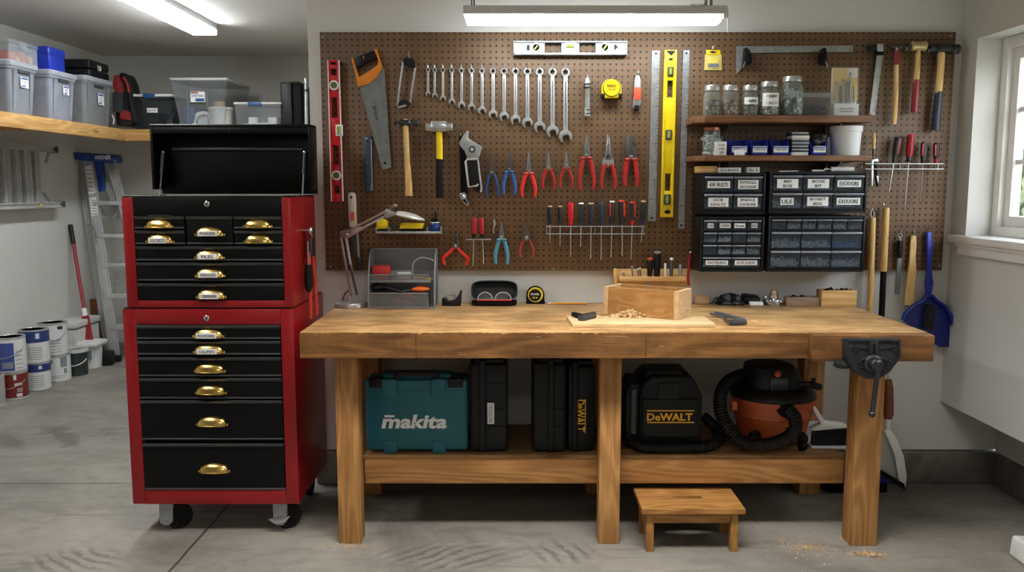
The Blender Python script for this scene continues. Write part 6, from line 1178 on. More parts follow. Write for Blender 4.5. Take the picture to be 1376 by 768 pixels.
b = MB(); p = at(565.5, 388.5, oy+.035); b.ball((p.x, oy+.035, p.z), (.044, .02, .013), ORANGE, 18, 8); b.tube(smooth([p+Vector((-.03, .02, -.003)), p+Vector((0, .035, .01)), p+Vector((.03, .02, 0))], 4), .008, ORANGE, 8); part(root, 'grip', b); b = MB(); b.bar(p+Vector((-.04, .01, -.008)), p+Vector((-.09, .02, -.016)), .014, .004, DKSTEEL); part(root, 'blade', b); b = MB(); b.box((p.x-.03, oy+.025, z), (p.x+.04, oy+.045, p.z-.008), BLACK, .004); part(root, 'handle_foot', b)
for (xa, xb, ya, yb, lab) in ((525, 557, 404, 408, 'red handled pliers lying lowest behind the organizer mesh front'), (537, 561, 397, 401, 'red handled cutters lying above the other pair behind the mesh')):
    root = thing('red_pliers', lab, 'pliers', (at((xa+xb)/2, ya, oy+.02).x, oy+.02, z)); P0, P1 = at(xa, ya, oy+.02), at(xb, yb, oy+.025); b = MB()
    b.tube(smooth([P0, P0.lerp(P1, .4)+Vector((0, 0, .004)), P1], 4), [.007, .009, .01, .01, .01, .01, .009, .008, .006], plain('box_red', '#c5302c', .5), 8); part(root, 'handle_grip', b); b = MB(); b.bar(P1, P1+(P1-P0).normalized()*.06, .014, .008, DKSTEEL, .002); part(root, 'jaw', b)
# tape dispenser
p = onb(606, 411); Y = p.y; X0, X1 = at(593.5, 408, Y).x, at(620.5, 408, Y).x; Q = lambda px, py: (at(px, py, Y).x, max(BZ, at(px, py, Y).z))
root = thing('tape_dispenser', 'small black tape dispenser beside the mesh organizer', 'tape dispenser', ((X0+X1)/2, Y+.02, BZ)); b = MB(); b.prism([Q(593.5, 412), Q(593.5, 401), Q(597, 399.5), Q(603, 404), Q(611, 403), Q(617.5, 394), Q(620, 394), Q(619, 411), Q(616, 412)], Y, Y+.04, BLACK, .003); part(root, 'dispenser_base', b)
b = MB(); m0 = at(606, 399.5, Y+.02); b.ring((m0.x, Y+.008, m0.z), .026, .012, .022, CLEARP, 22); b.ring((m0.x, Y+.007, m0.z), .014, .009, .024, SATIN, 18); part(root, 'tape_roll', b); b = MB(); m1 = at(619, 392.5, Y); b.cyl((m1.x, Y-.002, m1.z), (m1.x, Y+.042, m1.z), .006, BLACK); x0, x1, z0, z1 = rectpx(597, 393.5, 617, 395, Y); b.box((x0, Y+.004, z0), (x1, Y+.036, z1), SATIN); part(root, 'cutter_bar', b)
# spectacle case and safety glasses
p = onb(664, 411); Y = p.y; X0, X1 = at(633, 408, Y).x, at(695, 408, Y).x; xm = (X0+X1)/2; w = (X1-X0)/2
root = thing('glasses_case', 'open black clamshell glasses case on the bench', 'glasses case', (xm, Y+.04, BZ)); se = lambda a, e: math.copysign(abs(a)**e, a)
b = MB(); zr = at(664, 405.5, Y).z; rings = []
for t, s in ((0, .9), (.3, .98), (1, 1), (1, .95), (.4, .93), (.25, .85)): rings.append([(xm+se(math.cos(a), .6)*w*s, Y+.04+se(math.sin(a), .6)*.045*s, lerp(BZ, zr, t)) for a in [2*PI*k/32 for k in range(32)]])
b.loft([[Vector(v) for v in r_] for r_ in rings], MATTE); part(root, 'lower_shell', b)
b = MB(); zt = at(664, 378, Y+.07).z; zc = (zt+zr)/2; hh = (zt-zr)/2; rings = []
for d, s in ((-.018, 1), (.0, 1), (.02, .96), (.026, .85)): rings.append([Vector((xm+se(math.cos(a), .5)*w*s, Y+.08+d+.012*(math.sin(a)), zc+.003+se(math.sin(a), .5)*hh*s)) for a in [2*PI*k/36 for k in range(36)]])
b.loft(rings, BLACK, cap=False); b.loft([rings[-1], [v+Vector((0, .001, 0)) for v in rings[-1]]], BLACK); b.tube([Vector((v.x, v.y, v.z)) for v in rings[0]], .003, DGREY, 6, loop=True); part(root, 'upper_shell', b)
root = thing('safety_glasses', 'clear safety glasses with a red brow bar lying in the open case', 'glasses', (xm, Y+.03, zr-.004))
gz = at(664, 403.5, Y).z
for x0, x1 in ((642, 662), (665, 687)):
    b = MB(); a0, a1 = at(x0, 402, Y+.02).x, at(x1, 402, Y+.02).x; h = at(664, 393, Y+.02).z-gz; pts = [Vector((lerp(a0, a1, .5)-math.cos(t)*(a1-a0)/2, Y+.02, gz+.002+math.sin(t)*h)) for t in [PI*j/14 for j in range(15)]]
    b.add([pts[0]]+pts[1:], [list(range(15))], clear('lens', '#ffffff', .07, .04)); b.tube(pts, .0022, clear('lens_rim', '#dddddd', .5, .1), 6); part(root, 'lens', b)
b = MB(); a0, a1 = at(641, 404, Y+.015), at(688, 404, Y+.015); b.tube([(a0.x, Y+.015, gz-.001), (a1.x, Y+.015, gz-.001)], .004, plain('box_red', '#c5302c', .5), 8); part(root, 'frame_bar', b)
b = MB()
for x in (a0.x+.004, a1.x-.004): b.tube(smooth([(x, Y+.02, gz), (x*.6+xm*.4, Y+.05, gz+.002), (xm, Y+.06, gz+.001)], 4), .0025, CLEARP, 6)
part(root, 'temple', b)
# tape measure on the bench
p = onb(719.5, 408); tape('tape_measure', 'black tape measure with yellow ring, standing on the bench', 719.5, 396.3, 24.5, 24, p.y, MATTE, YEL, []); t = bpy.data.objects[[o.name for o in bpy.data.objects if o.get('label', '').startswith('black tape measure with yellow ring')][0]]
c = at(719.5, 396.3, p.y); b = MB(); b.lathe([(.03, .0025), (.03, .0045), (0, .0045)], (c.x-.002, p.y, c.z), BLACK, 24, (0, -1, 0)); b.text('POWER', (c.x-.002, p.y-.0055, c.z+.005), .009, PAPER, .04, .02); b.text('25 ft', (c.x-.002, p.y-.0055, c.z-.011), .007, YEL, .03, .02); part(t, 'face_plate', b)
# pencil
a_, e_ = onb(735.5, 408.5), onb(788, 408.5); root = thing('pencil', 'yellow pencil lying on the bench left of the wooden box', 'pencil', ((a_.x+e_.x)/2, a_.y, BZ)); z = BZ+.0045; b = MB(); b.tube([(a_.x+.016, a_.y, z), (e_.x, e_.y, z)], .0042, plain('pencil_yellow', '#e09a2c', .4), 6); part(root, 'pencil_shaft', b); b = MB(); b.tube([(a_.x, a_.y, z), (a_.x+.016, a_.y, z)], [.0008, .0042], PAPER, 8); part(root, 'pencil_tip', b)
# project board, wooden box, shavings, clamp
PB1 = wood('planed_board', '#bfa06f', '#dcc297', 'X', 1, .65, .8); BOXW = wood('cedar_box', '#8f6232', '#c2935a', 'X', .8, .6, .62); BOXP = wood('cedar_pale', '#bb9468', '#dcbd92', 'Y', .9, .65, .6, 0, .15, .2)
f0, f1, k1, k0 = onb(769, 440), onb(961, 440), onb(931, 416), onb(761, 416)
th = .016; root = thing('project_board', 'pale planed board lying on the bench under the wooden box', 'board', ((f0.x+f1.x)/2, f0.y+.1, BZ)); b = MB(); b.extr([(f0.x, f0.y, BZ), (f1.x, f0.y, BZ), (f1.x+.003, f0.y+.21, BZ), (f0.x-.01, f0.y+.21, BZ)], (0, 0, th), PB1, .002); part(root, 'board_plank', b); PZ = BZ+th
g0 = atz(811, 421, PZ); g1 = atz(911, 430, PZ); g2 = atz(936, 421, PZ); zt = at(911, 392, g1.y).z; d = (g1-g0); d.z = 0; L = d.length; d.normalize(); nn = Vector((-d.y, d.x, 0)); Wd = .15; t = .016
root = thing('wooden_box', 'open-topped handmade wooden box standing on the pale board', 'box', ((g0.x+g1.x)/2, g0.y+.08, PZ)); Mx = Matrix((d, nn, Vector((0, 0, 1)))).transposed().to_4x4(); Mx.translation = Vector((g0.x, g0.y, PZ+.0005)); Hh = zt-PZ-.0005
for nm, a, c, m_ in (('front_board', (.02, .0, 0), (L-.02, t, Hh), BOXW), ('back_board', (.02, Wd-t, 0), (L-.02, Wd, Hh), BOXW), ('end_board', (0, 0, 0), (.02, Wd, Hh), BOXP), ('end_board', (L-.02, 0, 0), (L, Wd, Hh), BOXP), ('bottom_board', (.02, t, 0), (L-.02, Wd-t, .01), BOXW)):
    b = MB(); b.box(a, c, m_, .0012, 1, Mx); part(root, nm, b)
b = MB(); sx = Mx @ Vector((L+.0005, .05, .02))
for yy, zz in ((.03, .02), (.1, .03)): b.cyl(Mx @ Vector((L-.001, yy, zz)), Mx @ Vector((L+.0008, yy, zz)), .004, STEEL)
part(root, 'corner_nails', b)
p = atz(846, 425, PZ); sc_ = scatter('wood_chips', 'heap of pale wood chips on the board before the box', p.x, p.y-.01, .1, .035, PZ, 620, .006, CHIP, 12, .03)
p = onb(995, 432); scatter('wood_chips', 'light dusting of wood chips on the bench near the caliper', p.x, p.y, .14, .05, BZ, 240, .0035, CHIP, 13)
p = onb(800, 440); scatter('wood_dust', 'fine wood dust along the front of the pale board', p.x+.1, p.y-.02, .3, .03, BZ, 220, .0025, CHIP, 14)
a_ = atz(769, 424, PZ); root = thing('marking_gauge', 'small black two-piece gauge lying on the pale board', 'tool', (a_.x+.04, a_.y, PZ)); b = MB(); b.bar(atz(770, 421.5, PZ+.012), atz(784, 425, PZ+.012), .022, .018, MATTE, .004); part(root, 'black_block', b); b = MB(); e1, e2 = atz(780, 427, PZ+.013), atz(798, 422.5, PZ+.013); b.bar(e1, e2, .026, .022, DGREY, .003); b.bar(e1+Vector((0, 0, .011)), e2+Vector((0, 0, .011)), .02, .003, DKSTEEL, .001); part(root, 'steel_block', b)
# chisel rack on the wall behind the box
Y = 4.005; root = thing('chisel_rack', 'narrow wooden chisel rack on the wall behind the wooden box', 'tool rack', (at(877, 378, Y).x, Y, at(877, 384, Y).z))
b = MB(); x0, x1, z0, z1 = rectpx(826, 361, 927, 384, 4.04); b.box((x0, 4.032, z0), (x1, 4.049, z1), PINE, .002); part(root, 'back_board', b)
b = MB(); x0, x1, z0, z1 = rectpx(832, 371.5, 925, 378, Y); b.box((x0, Y, z0), (x1, Y+.012, z1), PINE, .002); zrk = (z0+z1)/2
for px in (832.5, 840, 849, 858, 866, 880, 890, 900, 910, 924): x = at(px, 375, Y).x; b.box((x-.0035, Y+.012, z0+.004), (x+.0035, 4.032, z1-.003), PINE)
part(root, 'front_rail', b)
x0, x1, z0, z1 = rectpx(824.5, 361, 829, 382, Y); b = MB(); b.box((x0, Y, z0), (x1, 4.032, z1), PINEZ, .002); part(root, 'end_block', b)
def tool(nm, lab, cat, px, top, bot, w, mat, cap=None, blade=True, tilt=0):
    yy = 4.0195; a = at(px, top, yy); z0 = at(px, bot, yy).z; k = .0034; root = thing(nm, lab, cat, (a.x, yy, z0-(.04 if blade else 0)), 'tools standing in the chisel rack'); b = MB(); b.tube([(a.x, yy, a.z), (a.x+.0, yy, a.z-.006), (a.x+tilt*.5, yy, lerp(a.z, z0, .6)), (a.x+tilt, yy, z0)], [w*k*.42, w*k*.5, w*k*.5, w*k*.42], mat, 12); part(root, 'handle', b)
    if cap: b = MB(); b.lathe([(w*k*.5, -.008), (w*k*.54, 0), (w*k*.4, .003), (0, .004)], (a.x, yy, a.z), cap, 14); part(root, 'cap', b)
    if blade: b = MB(); b.box((a.x+tilt-w*k*.28, yy-.003, z0-.055), (a.x+tilt+w*k*.28, yy+.003, z0), STEEL, .001); part(root, 'blade', b)
tool('rack_chisel', 'black handled chisel with orange-red end in the rack', 'chisel', 873.5, 347, 371, 8, BLACK, plain('coral_cap', '#c9512e', .45)); tool('rack_torch', 'tall thick black torch standing in the chisel rack', 'torch', 883.5, 338, 372, 9.6, BLACK, SATIN, False); tool('rack_awl', 'slim white handled awl in the chisel rack', 'awl', 894, 353.5, 371, 3.4, PAPER, None); tool('rack_punch', 'blue-grey steel punch with pale tip in the chisel rack', 'punch', 902.5, 347, 371, 5.2, plain('punch_steel', '#5c6673', .35, .6), PAPER, False); tool('rack_socket', 'short grey steel cylinder in the chisel rack', 'socket', 914.5, 355.5, 371, 5.8, SATIN, None, False)
b = MB(); yy = 3.995; b.tube([at(925.5, 383, yy), at(924.5, 372, yy), at(927, 345, yy), at(927.8, 339, yy)], [.007, .007, .006, .0035], plain('dark_red_paint', '#8c1720', .4), 10); root = solo('red_marker', b, 'long dark red marking pencil leaning at the chisel rack end', 'pencil'); b = MB(); b.ball(at(927.9, 338.5, yy), .005, PAPER, 8, 6); part(root, 'tip', b)
b = MB(); yy = 4.0185
for px, t_ in ((849, 358), (857, 362), (860, 361), (838, 366)): b.tube([at(px, t_, yy), at(px+1.5, 372, yy)], .004, STEEL, 7); b.ball(at(px, t_, yy), .006, SATIN, 8, 6)
solo('small_bits', b, 'few thin steel bits standing at the left of the chisel rack', 'bits', None, 'stuff')
# right hand clutter along the back of the bench
p = onb(944, 409); Y = p.y; Q = lambda px, py: (at(px, py, Y).x, max(BZ, at(px, py, Y).z)); b = MB(); b.prism([Q(934, 411), Q(934, 396.5), Q(950, 396.5), Q(954, 400), Q(954, 411)], Y, Y+.04, wood('tan_block', '#9a7858', '#b8926c', 'X', 1, .7), .008, 3); solo('sanding_block', b, 'tan wooden sanding block right of the wooden box', 'block')
p = onb(978, 409); Y = p.y; root = thing('work_gloves', 'crumpled black work gloves with grey bits on the bench back', 'gloves', (p.x, Y, BZ)); b = MB(); q = random.Random(6)
for k in range(9):
    x = lerp(963, 994, k/8); c = onb(x, 408); h = .014+.012*math.sin(PI*k/8)+.006*q.random(); b.ball((c.x, Y+q.uniform(-.01, .02), BZ+h*.95), (.02+.008*q.random(), .03, h), MATTE if k % 3 else DGREY, 10, 6)
part(root, 'glove_body', b)
for k in range(4):
    b = MB(); c = onb(970+k*6, 409); b.tube(smooth([(c.x-.01, Y-.02, BZ+.008), (c.x+.01, Y-.035, BZ+.012), (c.x+.035, Y-.035, BZ+.008)], 4), [.009]*8+[.006], BLACK if k % 2 else DGREY, 8); part(root, 'finger', b)
p = onb(1011, 409); Y = p.y; root = thing('stud_finder', 'black rounded gadget lying tilted on the bench back with white paper', 'tool', (p.x, Y, BZ)); b = MB(); c = at(1009, 401, Y+.02); b.obox((c.x, Y+.03, BZ+.026), (.085, .07, .034), BLACK, (.15, .12, 0), .014, 3); b.box((c.x-.035, Y+.01, BZ), (c.x+.035, Y+.05, BZ+.016), MATTE, .004); part(root, 'gadget_body', b)
b = MB(); c = onb(1015, 409.5); b.obox((c.x, c.y-.01, BZ+.009), (.062, .035, .017), PAPER, (0, 0, -.05), .003); solo('paper_box', b, 'small white box in front of the black gadget', 'box')
p = onb(1040, 410); Y = p.y+.02; root = thing('router_collet', 'shiny steel stepped hub standing on the bench back', 'hub', (p.x, Y, BZ)); k = .0035; b = MB(); b.lathe([(0, 0), (.036, 0), (.038, .012), (.034, .026), (.022, .03), (.022, .05), (.017, .052), (.017, .072), (0, .074)], (p.x+.004, Y, BZ), CHROME, 22); part(root, 'hub_body', b); b = MB()
for a in range(6): b.ball((p.x+.004+.036*math.cos(a*1.05+.3), Y+.036*math.sin(a*1.05+.3), BZ+.018), .009, SATIN, 8, 6)
b.ball((p.x-.038, Y, BZ+.036), .012, SATIN, 10, 6); b.box((p.x-.046, Y-.01, BZ), (p.x-.03, Y+.01, BZ+.03), DKSTEEL, .003); part(root, 'side_knobs', b)
def tray(nm, lab, p0, p1, ptop, pbase, D, mat, t=.008):
    f = onb((p0+p1)/2, pbase); X0, X1 = at(p0, pbase-3, f.y).x, at(p1, pbase-3, f.y).x; z1 = at((p0+p1)/2, ptop, f.y).z; root = thing(nm, lab, 'box', ((X0+X1)/2, f.y+D/2, BZ))
    for n2, a, c in (('front_board', (X0, f.y, BZ), (X1, f.y+t, z1)), ('back_board', (X0, f.y+D-t, BZ), (X1, f.y+D, z1)), ('end_board', (X0, f.y+t, BZ), (X0+t, f.y+D-t, z1)), ('end_board', (X1-t, f.y+t, BZ), (X1, f.y+D-t, z1)), ('bottom_board', (X0+t, f.y+t, BZ), (X1-t, f.y+D-t, BZ+.005))):
        b = MB(); b.box(a, c, mat, .001); part(root, n2, b)
    return X0, X1, f.y, z1
X0, X1, yy, z1 = tray('wooden_tray', 'low grey-brown wooden box holding dark scraps', 1057, 1101, 399, 411, .05, wood('grey_box_wood', '#86725f', '#a58c73', 'X', 1, .7))
b = MB(); q = random.Random(9); vs = []
for k in range(26): b.obox((q.uniform(X0+.03, X1-.05), yy+q.uniform(.015, .035), z1-.012+q.uniform(-.008, .014)), (.02*q.random()+.01, .014, .01), MATTE if q.random() < .7 else DGREY, (q.random(), q.random(), q.random()*3), .002)
solo('dark_scraps', b, 'dark hardware scraps heaped in the grey-brown tray', 'scraps', None, 'stuff')
X0, X1, yy, z1 = tray('wooden_crate', 'taller pale pine box with dark contents at the bench back right', 1104, 1151, 390, 411.5, .075, PINE, .009)
b = MB()
for k in range(60): b.obox((q.uniform(X0+.02, X1-.02), yy+q.uniform(.018, .06), z1-.016+q.uniform(-.01, .014)), (.02*q.random()+.01, .014, .012), MATTE if q.random() < .8 else DKSTEEL, (q.random(), q.random(), q.random()*3), .002)
solo('dark_screws', b, 'dark screws filling the taller pine box', 'screws', None, 'stuff')
# folding caliper / knife in front
a_, e_ = onb(956, 420), onb(1003, 432); root = thing('sliding_caliper', 'grey steel caliper-like clamp lying open near the bench front', 'tool', ((a_.x+e_.x)/2, (a_.y+e_.y)/2, BZ)); z = BZ+.012; V = lambda px, py, dz=.012: atz(px, py, BZ+dz)
b = MB(); b.bar(V(955, 421), V(985, 427), .014, .008, plain('blued_steel', '#7a818b', .35, .7), .002); part(root, 'beam', b)
b = MB(); b.bar(V(962, 420, .016), V(1001, 430, .016), .02, .014, plain('blued_steel', '#7a818b', .35, .7), .003); b.bar(V(980, 433, .012), V(1002, 432, .012), .026, .02, DGREY, .004); part(root, 'sliding_body', b)
b = MB(); b.tube(smooth([V(975, 424), V(974, 429), V(980, 433)], 4), .006, STEEL, 8); b.tube([V(979, 434, .005), V(988, 434.5, .005)], .005, CHROME, 8); part(root, 'jaw', b)
# ---------------------------------------------------------------- storage alcove at left
XS = -3.13; SHP = wood('shelf_pine', '#a87d48', '#d3ab70', 'X', .9, .6); SHPY = wood('shelf_pine_side', '#a87d48', '#d3ab70', 'Y', .9, .6)
cor = atx(168, 173.5, XS); YS = cor.y; ZS = cor.z; zb3 = atx(169, 189, XS).z; hb = ZS-zb3
PLY = wood('shelf_ply', '#a5814f', '#cda973', 'X', .6, .7)
root = thing('storage_shelf', 'long pine wall shelf along the left wall carrying grey totes', 'shelf', (-3.36, 4.6, zb3)); b = MB(); b.box((XL, 2.6, ZS-.018), (XS-.02, YA, ZS), PLY); part(root, 'shelf_board', b); b = MB(); b.box((XS-.03, 2.6, zb3), (XS, YS, ZS), SHPY, .003); part(root, 'front_beam', b)
b = MB()
for y in (3.2, 4.4, 5.6): b.box((XL, y, zb3), (XS-.03, y+.04, ZS-.018), SHPY)
part(root, 'joist', b)
root = thing('storage_shelf', 'pine wall shelf along the alcove back wall carrying clear bins', 'shelf', (-2.1, 7.2, zb3)); b = MB(); b.box((XS-.02, YS+.02, ZS-.018), (XE, YA, ZS), PLY); part(root, 'shelf_board', b); b = MB(); b.box((XS-.03, YS, zb3), (XE, YS+.03, ZS), SHP, .003); part(root, 'front_beam', b)
Zb = ZS+.001
STK = plain('sticker_blue', '#2c4a8c', .5)
def face_sticker(root, x, y0, y1, z0, z1, hd=STK, txt='STORAGE'):
    b = MB(); b.box((x, y0, z0), (x+.0015, y1, z1), PAPER); b.box((x+.0015, y0+.006, lerp(z0, z1, .78)), (x+.002, y1-.006, lerp(z0, z1, .95)), hd)
    for k in range(3): b.text(txt, (x+.0018, (y0+y1)/2, lerp(z0, z1, .62-.16*k)), (z1-z0)*.09, GREYINK, (y1-y0)*.7, 0, 0, 0, '+X')
    b.box((x+.0015, y0+.006, lerp(z0, z1, .06)), (x+.002, lerp(y0, y1, .6), lerp(z0, z1, .2)), hd); part(root, 'sticker', b)
LIDG = plain('lid_grey', '#9ba1a8', .5)
def tote(pl, pr, ptop, pbot, lab, body, st):
    """tote whose long face looks toward +X, standing just inside the shelf edge"""
    xf = XS-.02; ya = atx(pl, 120, xf).y; yb = atx(pr, 120, xf).y; zt = atx((pl+pr)/2, ptop, xf).z; z0 = Zb; D = .42; x0 = xf-D
    root = thing('storage_tote', lab, 'storage tote', ((x0+xf)/2, (ya+yb)/2, z0), 'grey totes on the left shelf'); i = .035; b = MB(); hz = zt-z0
    def ringz(z, ins): 
        r_ = .03; pts = []
        for cx, cy, a0 in ((xf-ins-r_, ya+ins+r_, -PI/2), (xf-ins-r_, yb-ins-r_, 0), (x0+ins+r_, yb-ins-r_, PI/2), (x0+ins+r_, ya+ins+r_, PI)):
            for k in range(4): a = a0+PI/2*k/3; pts.append(Vector((cx+r_*math.cos(a), cy+r_*math.sin(a), z)))
        return pts
    b.loft([ringz(z0, i), ringz(z0+.01, i-.004), ringz(zt-.055, .012), ringz(zt-.055, .004), ringz(zt-.035, .002)], body); part(root, 'tote_body', b)
    b = MB(); b.loft([ringz(zt-.035, -.004), ringz(zt-.012, -.008), ringz(zt-.002, -.002), ringz(zt-.006, .03), ringz(zt-.006, .06)], LIDG); part(root, 'lid', b)
    b = MB(); ym = (ya+yb)/2
    for y in (ya+.07, yb-.07): b.extr([(xf-i+.002, y-.016, z0+.02), (xf-i+.002, y+.016, z0+.02), (xf-.008, y+.022, zt-.06), (xf-.008, y-.022, zt-.06)], (.006, 0, 0), body)
    b.box((xf-.02, ym-.06, zt-.075), (xf+.002, ym+.06, zt-.05), DGREY, .004); part(root, 'grip_ribs', b)
    s0, s1, sy0, sy1 = st; face_sticker(root, xf-.012+.004, atx(s0, 120, xf).y, atx(s1, 120, xf).y, atx(s0, sy1, xf).z, atx(s0, sy0, xf).z)
    return xf, ya, yb, zt
T1 = tote(15, 53, 84, 153, 'grey lidded tote under the clear craft box', plain('tote_grey', '#7e828a', .5), (30, 40, 103, 117)); T2 = tote(69, 104.5, 97, 161, 'grey lidded tote under the blue box', plain('tote_blue_grey', '#868b97', .5), (86.5, 94, 115, 127)); T3_ = tote(115, 152, 105, 169, 'grey lidded tote under the black case', plain('tote_dull_grey', '#74777a', .5), (132.5, 140, 125, 140))
tote(-26, 3.5, 74, 145, 'grey lidded tote cut off by the left frame edge', plain('tote_grey', '#7e828a', .5), (-20, -8, 92, 106))
# boxes on totes
xf, ya, yb, zt = T1; z0 = zt-.001; y0, y1 = atx(12, 70, xf-.04).y, atx(49.5, 70, xf-.04).y; x1 = xf-.04; zt_ = atx(40, 59, x1).z
root = thing('craft_box', 'clear box of orange and red things on the leftmost tote', 'box', (x1-.14, (y0+y1)/2, z0)); b = MB(); t = .004; x0 = x1-.3
for bb in (((x0, y0, z0), (x1, y1, z0+t)), ((x1-t, y0, z0), (x1, y1, zt_-.03)), ((x0, y0, z0), (x0+t, y1, zt_-.03)), ((x0, y0, z0), (x1, y0+t, zt_-.03)), ((x0, y1-t, z0), (x1, y1, zt_-.03))): b.box(bb[0], bb[1], CLEARP)
part(root, 'box_body', b); b = MB(); b.box((x0-.008, y0-.008, zt_-.03), (x1+.008, y1+.008, zt_), CLEARP, .008); b.box((x1+.006, lerp(y0, y1, .35), zt_-.06), (x1+.012, lerp(y0, y1, .6), zt_-.01), CLEARP, .003); part(root, 'lid', b)
q = random.Random(3)
for k in range(6):
    yy = lerp(y0+.02, y1-.05, k/5); b = MB(); b.box((x1-.13, yy, z0+t+.001), (x1-.02-.01*q.random(), yy+.045*(y1-y0)/.3, z0+.04+.05*q.random()), [plain('craft_orange', '#d5552f', .5), plain('craft_red', '#b8322c', .5), plain('craft_peach', '#d8a078', .5)][k % 3], .006); solo('craft_packet', b, f'coloured packet inside the clear craft box, {ordinal(k)} along its front', 'packet', 'packets in the craft box')
b = MB(); b.box((x0+.02, y0+.02, z0+t+.001), (x1-.14, y1-.02, z0+.07), plain('craft_peach', '#d8a078', .5), .006); solo('craft_carton', b, 'peach carton at the back inside the clear craft box', 'carton')
xf, ya, yb, zt = T2; z0 = zt-.001; x1 = xf-.05; y0, y1 = atx(66, 80, x1).y, atx(88.5, 80, x1).y; zt_ = atx(80, 66, x1).z
root = thing('blue_box', 'royal blue lidded box on the second tote', 'box', (x1-.14, (y0+y1)/2, z0)); b = MB(); b.box((x1-.26, y0+.006, z0), (x1-.006, y1-.006, zt_-.05), BLUE, .006); part(root, 'box_body', b); b = MB(); b.box((x1-.266, y0, zt_-.06), (x1, y1, zt_), BLUE, .012, 3); part(root, 'lid', b)
xf, ya, yb, zt = T3_; z0 = zt-.001; x1 = xf-.04; y0, y1 = atx(120, 90, x1).y, atx(146.5, 90, x1).y; zt_ = atx(130, 82, x1).z
root = thing('equipment_case', 'flat black case lying on the third tote', 'case', (x1-.18, (y0+y1)/2, z0)); b = MB(); zm = lerp(z0, zt_, .5); b.box((x1-.36, y0, z0), (x1, y1, zm-.002), BLACK, .014, 3); b.box((x1-.36, y0, zm+.002), (x1, y1, zt_), BLACK, .014, 3); part(root, 'case_shell', b); b = MB(); yy = atx(133, 90, x1).y; b.box((x1, yy-.035, zm-.01), (x1+.002, yy+.035, zm+.045), DGREY); b.text('T-22', (x1+.003, yy, zm+.018), .03, PAPER, .055, .02, 0, 0, '+X'); part(root, 'sticker', b)
# backpack
yb_ = YS+.12; root = thing('backpack', 'red and black backpack standing in the shelf corner', 'backpack', (at(172, 165, yb_).x, yb_+.08, Zb)); A2 = lambda x, y, d=0: at(x, y, yb_+d)
b = MB(); rings = []
for py, l, r_ in ((168, 153, 184), (150, 151, 184), (130, 150, 181), (112, 151, 177), (102, 155, 172), (99, 160, 168)):
    c = A2((l+r_)/2, py); w = (A2(r_, py)-A2(l, py)).x/2; rings.append([Vector((c.x+se(math.cos(a), .7)*w, yb_+.09+se(math.sin(a), .7)*.09, max(Zb, c.z))) for a in [2*PI*k/24 for k in range(24)]])
b.loft(rings, plain('pack_black', '#17171a', .75, 0, .2, 20, .3)); part(root, 'pack_body', b)
b = MB(); b.pp([(152, 101), (160, 100), (165, 112), (166, 124), (156, 125), (151, 118)], yb_-.012, .03, plain('pack_red', '#8f2624', .75, 0, .2, 20, .3), .008, 3); b.pp([(160, 146), (175, 150), (177, 162), (161, 160)], yb_-.016, .03, plain('pack_red', '#8f2624', .75, 0, .2, 20, .3), .008, 3); b.pp([(151, 124), (164, 124), (164, 152), (151, 150)], yb_-.02, .03, plain('pack_grey', '#2e3436', .75, 0, .2, 20, .3), .008, 3); part(root, 'front_pocket', b)
b = MB(); b.tube(smooth([A2(163, 101, -.02), A2(171, 104, -.03), A2(175, 118, -.03), A2(177, 140, -.02), A2(182, 165, -.02)], 5), .022, plain('strap_black', '#101012', .8), 8); b.tube(smooth([A2(166, 104, -.045), A2(171, 112, -.05), A2(173, 124, -.05)], 4), .012, plain('pack_red', '#8f2624', .75, 0, .2, 20, .3), 8); part(root, 'shoulder_strap', b)
b = MB(); b.tube(smooth([A2(150, 154, -.04), A2(153, 160, -.04), A2(152, 167, -.04)], 4), .006, PAPER, 6); part(root, 'cord_pull', b)
# clear bins on the back shelf
def clearbin(lab, p0, p1, ptop, Y, D, lidm, tint, latch=None, taper=.012, lt=.022):
    X0, X1, _, Z1 = rectpx(p0, ptop, p1, 166, Y); z0 = Zb; root = thing('clear_bin', lab, 'storage bin', ((X0+X1)/2, Y+D/2, z0)); b = MB(); t = .004; i = taper*(Z1-z0)/.2
    def sl(a, c): b.add([a[0], a[1], c[1], c[0]], [(0, 1, 2, 3)], tint)
    B0 = [Vector(v) for v in ((X0+i, Y+i, z0+.002), (X1-i, Y+i, z0+.002), (X1-i, Y+D-i, z0+.002), (X0+i, Y+D-i, z0+.002))]; zz = Z1-lt; T0_ = [Vector(v) for v in ((X0+.006, Y+.006, zz), (X1-.006, Y+.006, zz), (X1-.006, Y+D-.006, zz), (X0+.006, Y+D-.006, zz))]
    for k in range(4): sl((B0[k], B0[(k+1) % 4]), (T0_[k], T0_[(k+1) % 4]))
    b.add(B0, [(0, 1, 2, 3)], tint); part(root, 'bin_body', b)
    b = MB(); b.box((X0, Y, Z1-lt), (X1, Y+D, Z1), lidm, .008, 2); part(root, 'lid', b)
    if latch: b = MB(); l0, l1 = at(latch[0], ptop, Y).x, at(latch[1], ptop, Y).x; b.box((l0, Y-.008, Z1-lt-.012), (l1, Y+.02, Z1+.002), latch[2], .004); part(root, 'latch', b)
    return root, X0, X1, Z1, z0
LB = plain('latch_blue', '#23497f', .45); LW = plain('lid_white', '#d9dad6', .45)
SMK = clear('smoked_clear', '#b5b9bc', .25, .2, '#4a4f52'); CLB = clear('bin_clear', '#eef0f2', .2, .25, '#b9c0c4', .2)
Yb2 = YS+.09
root, X0, X1, Z1, z0 = clearbin('smoky clear bin with white lid and blue latch beside the backpack', 177, 231, 126, Yb2, .36, LW, SMK, (192, 208, LB))
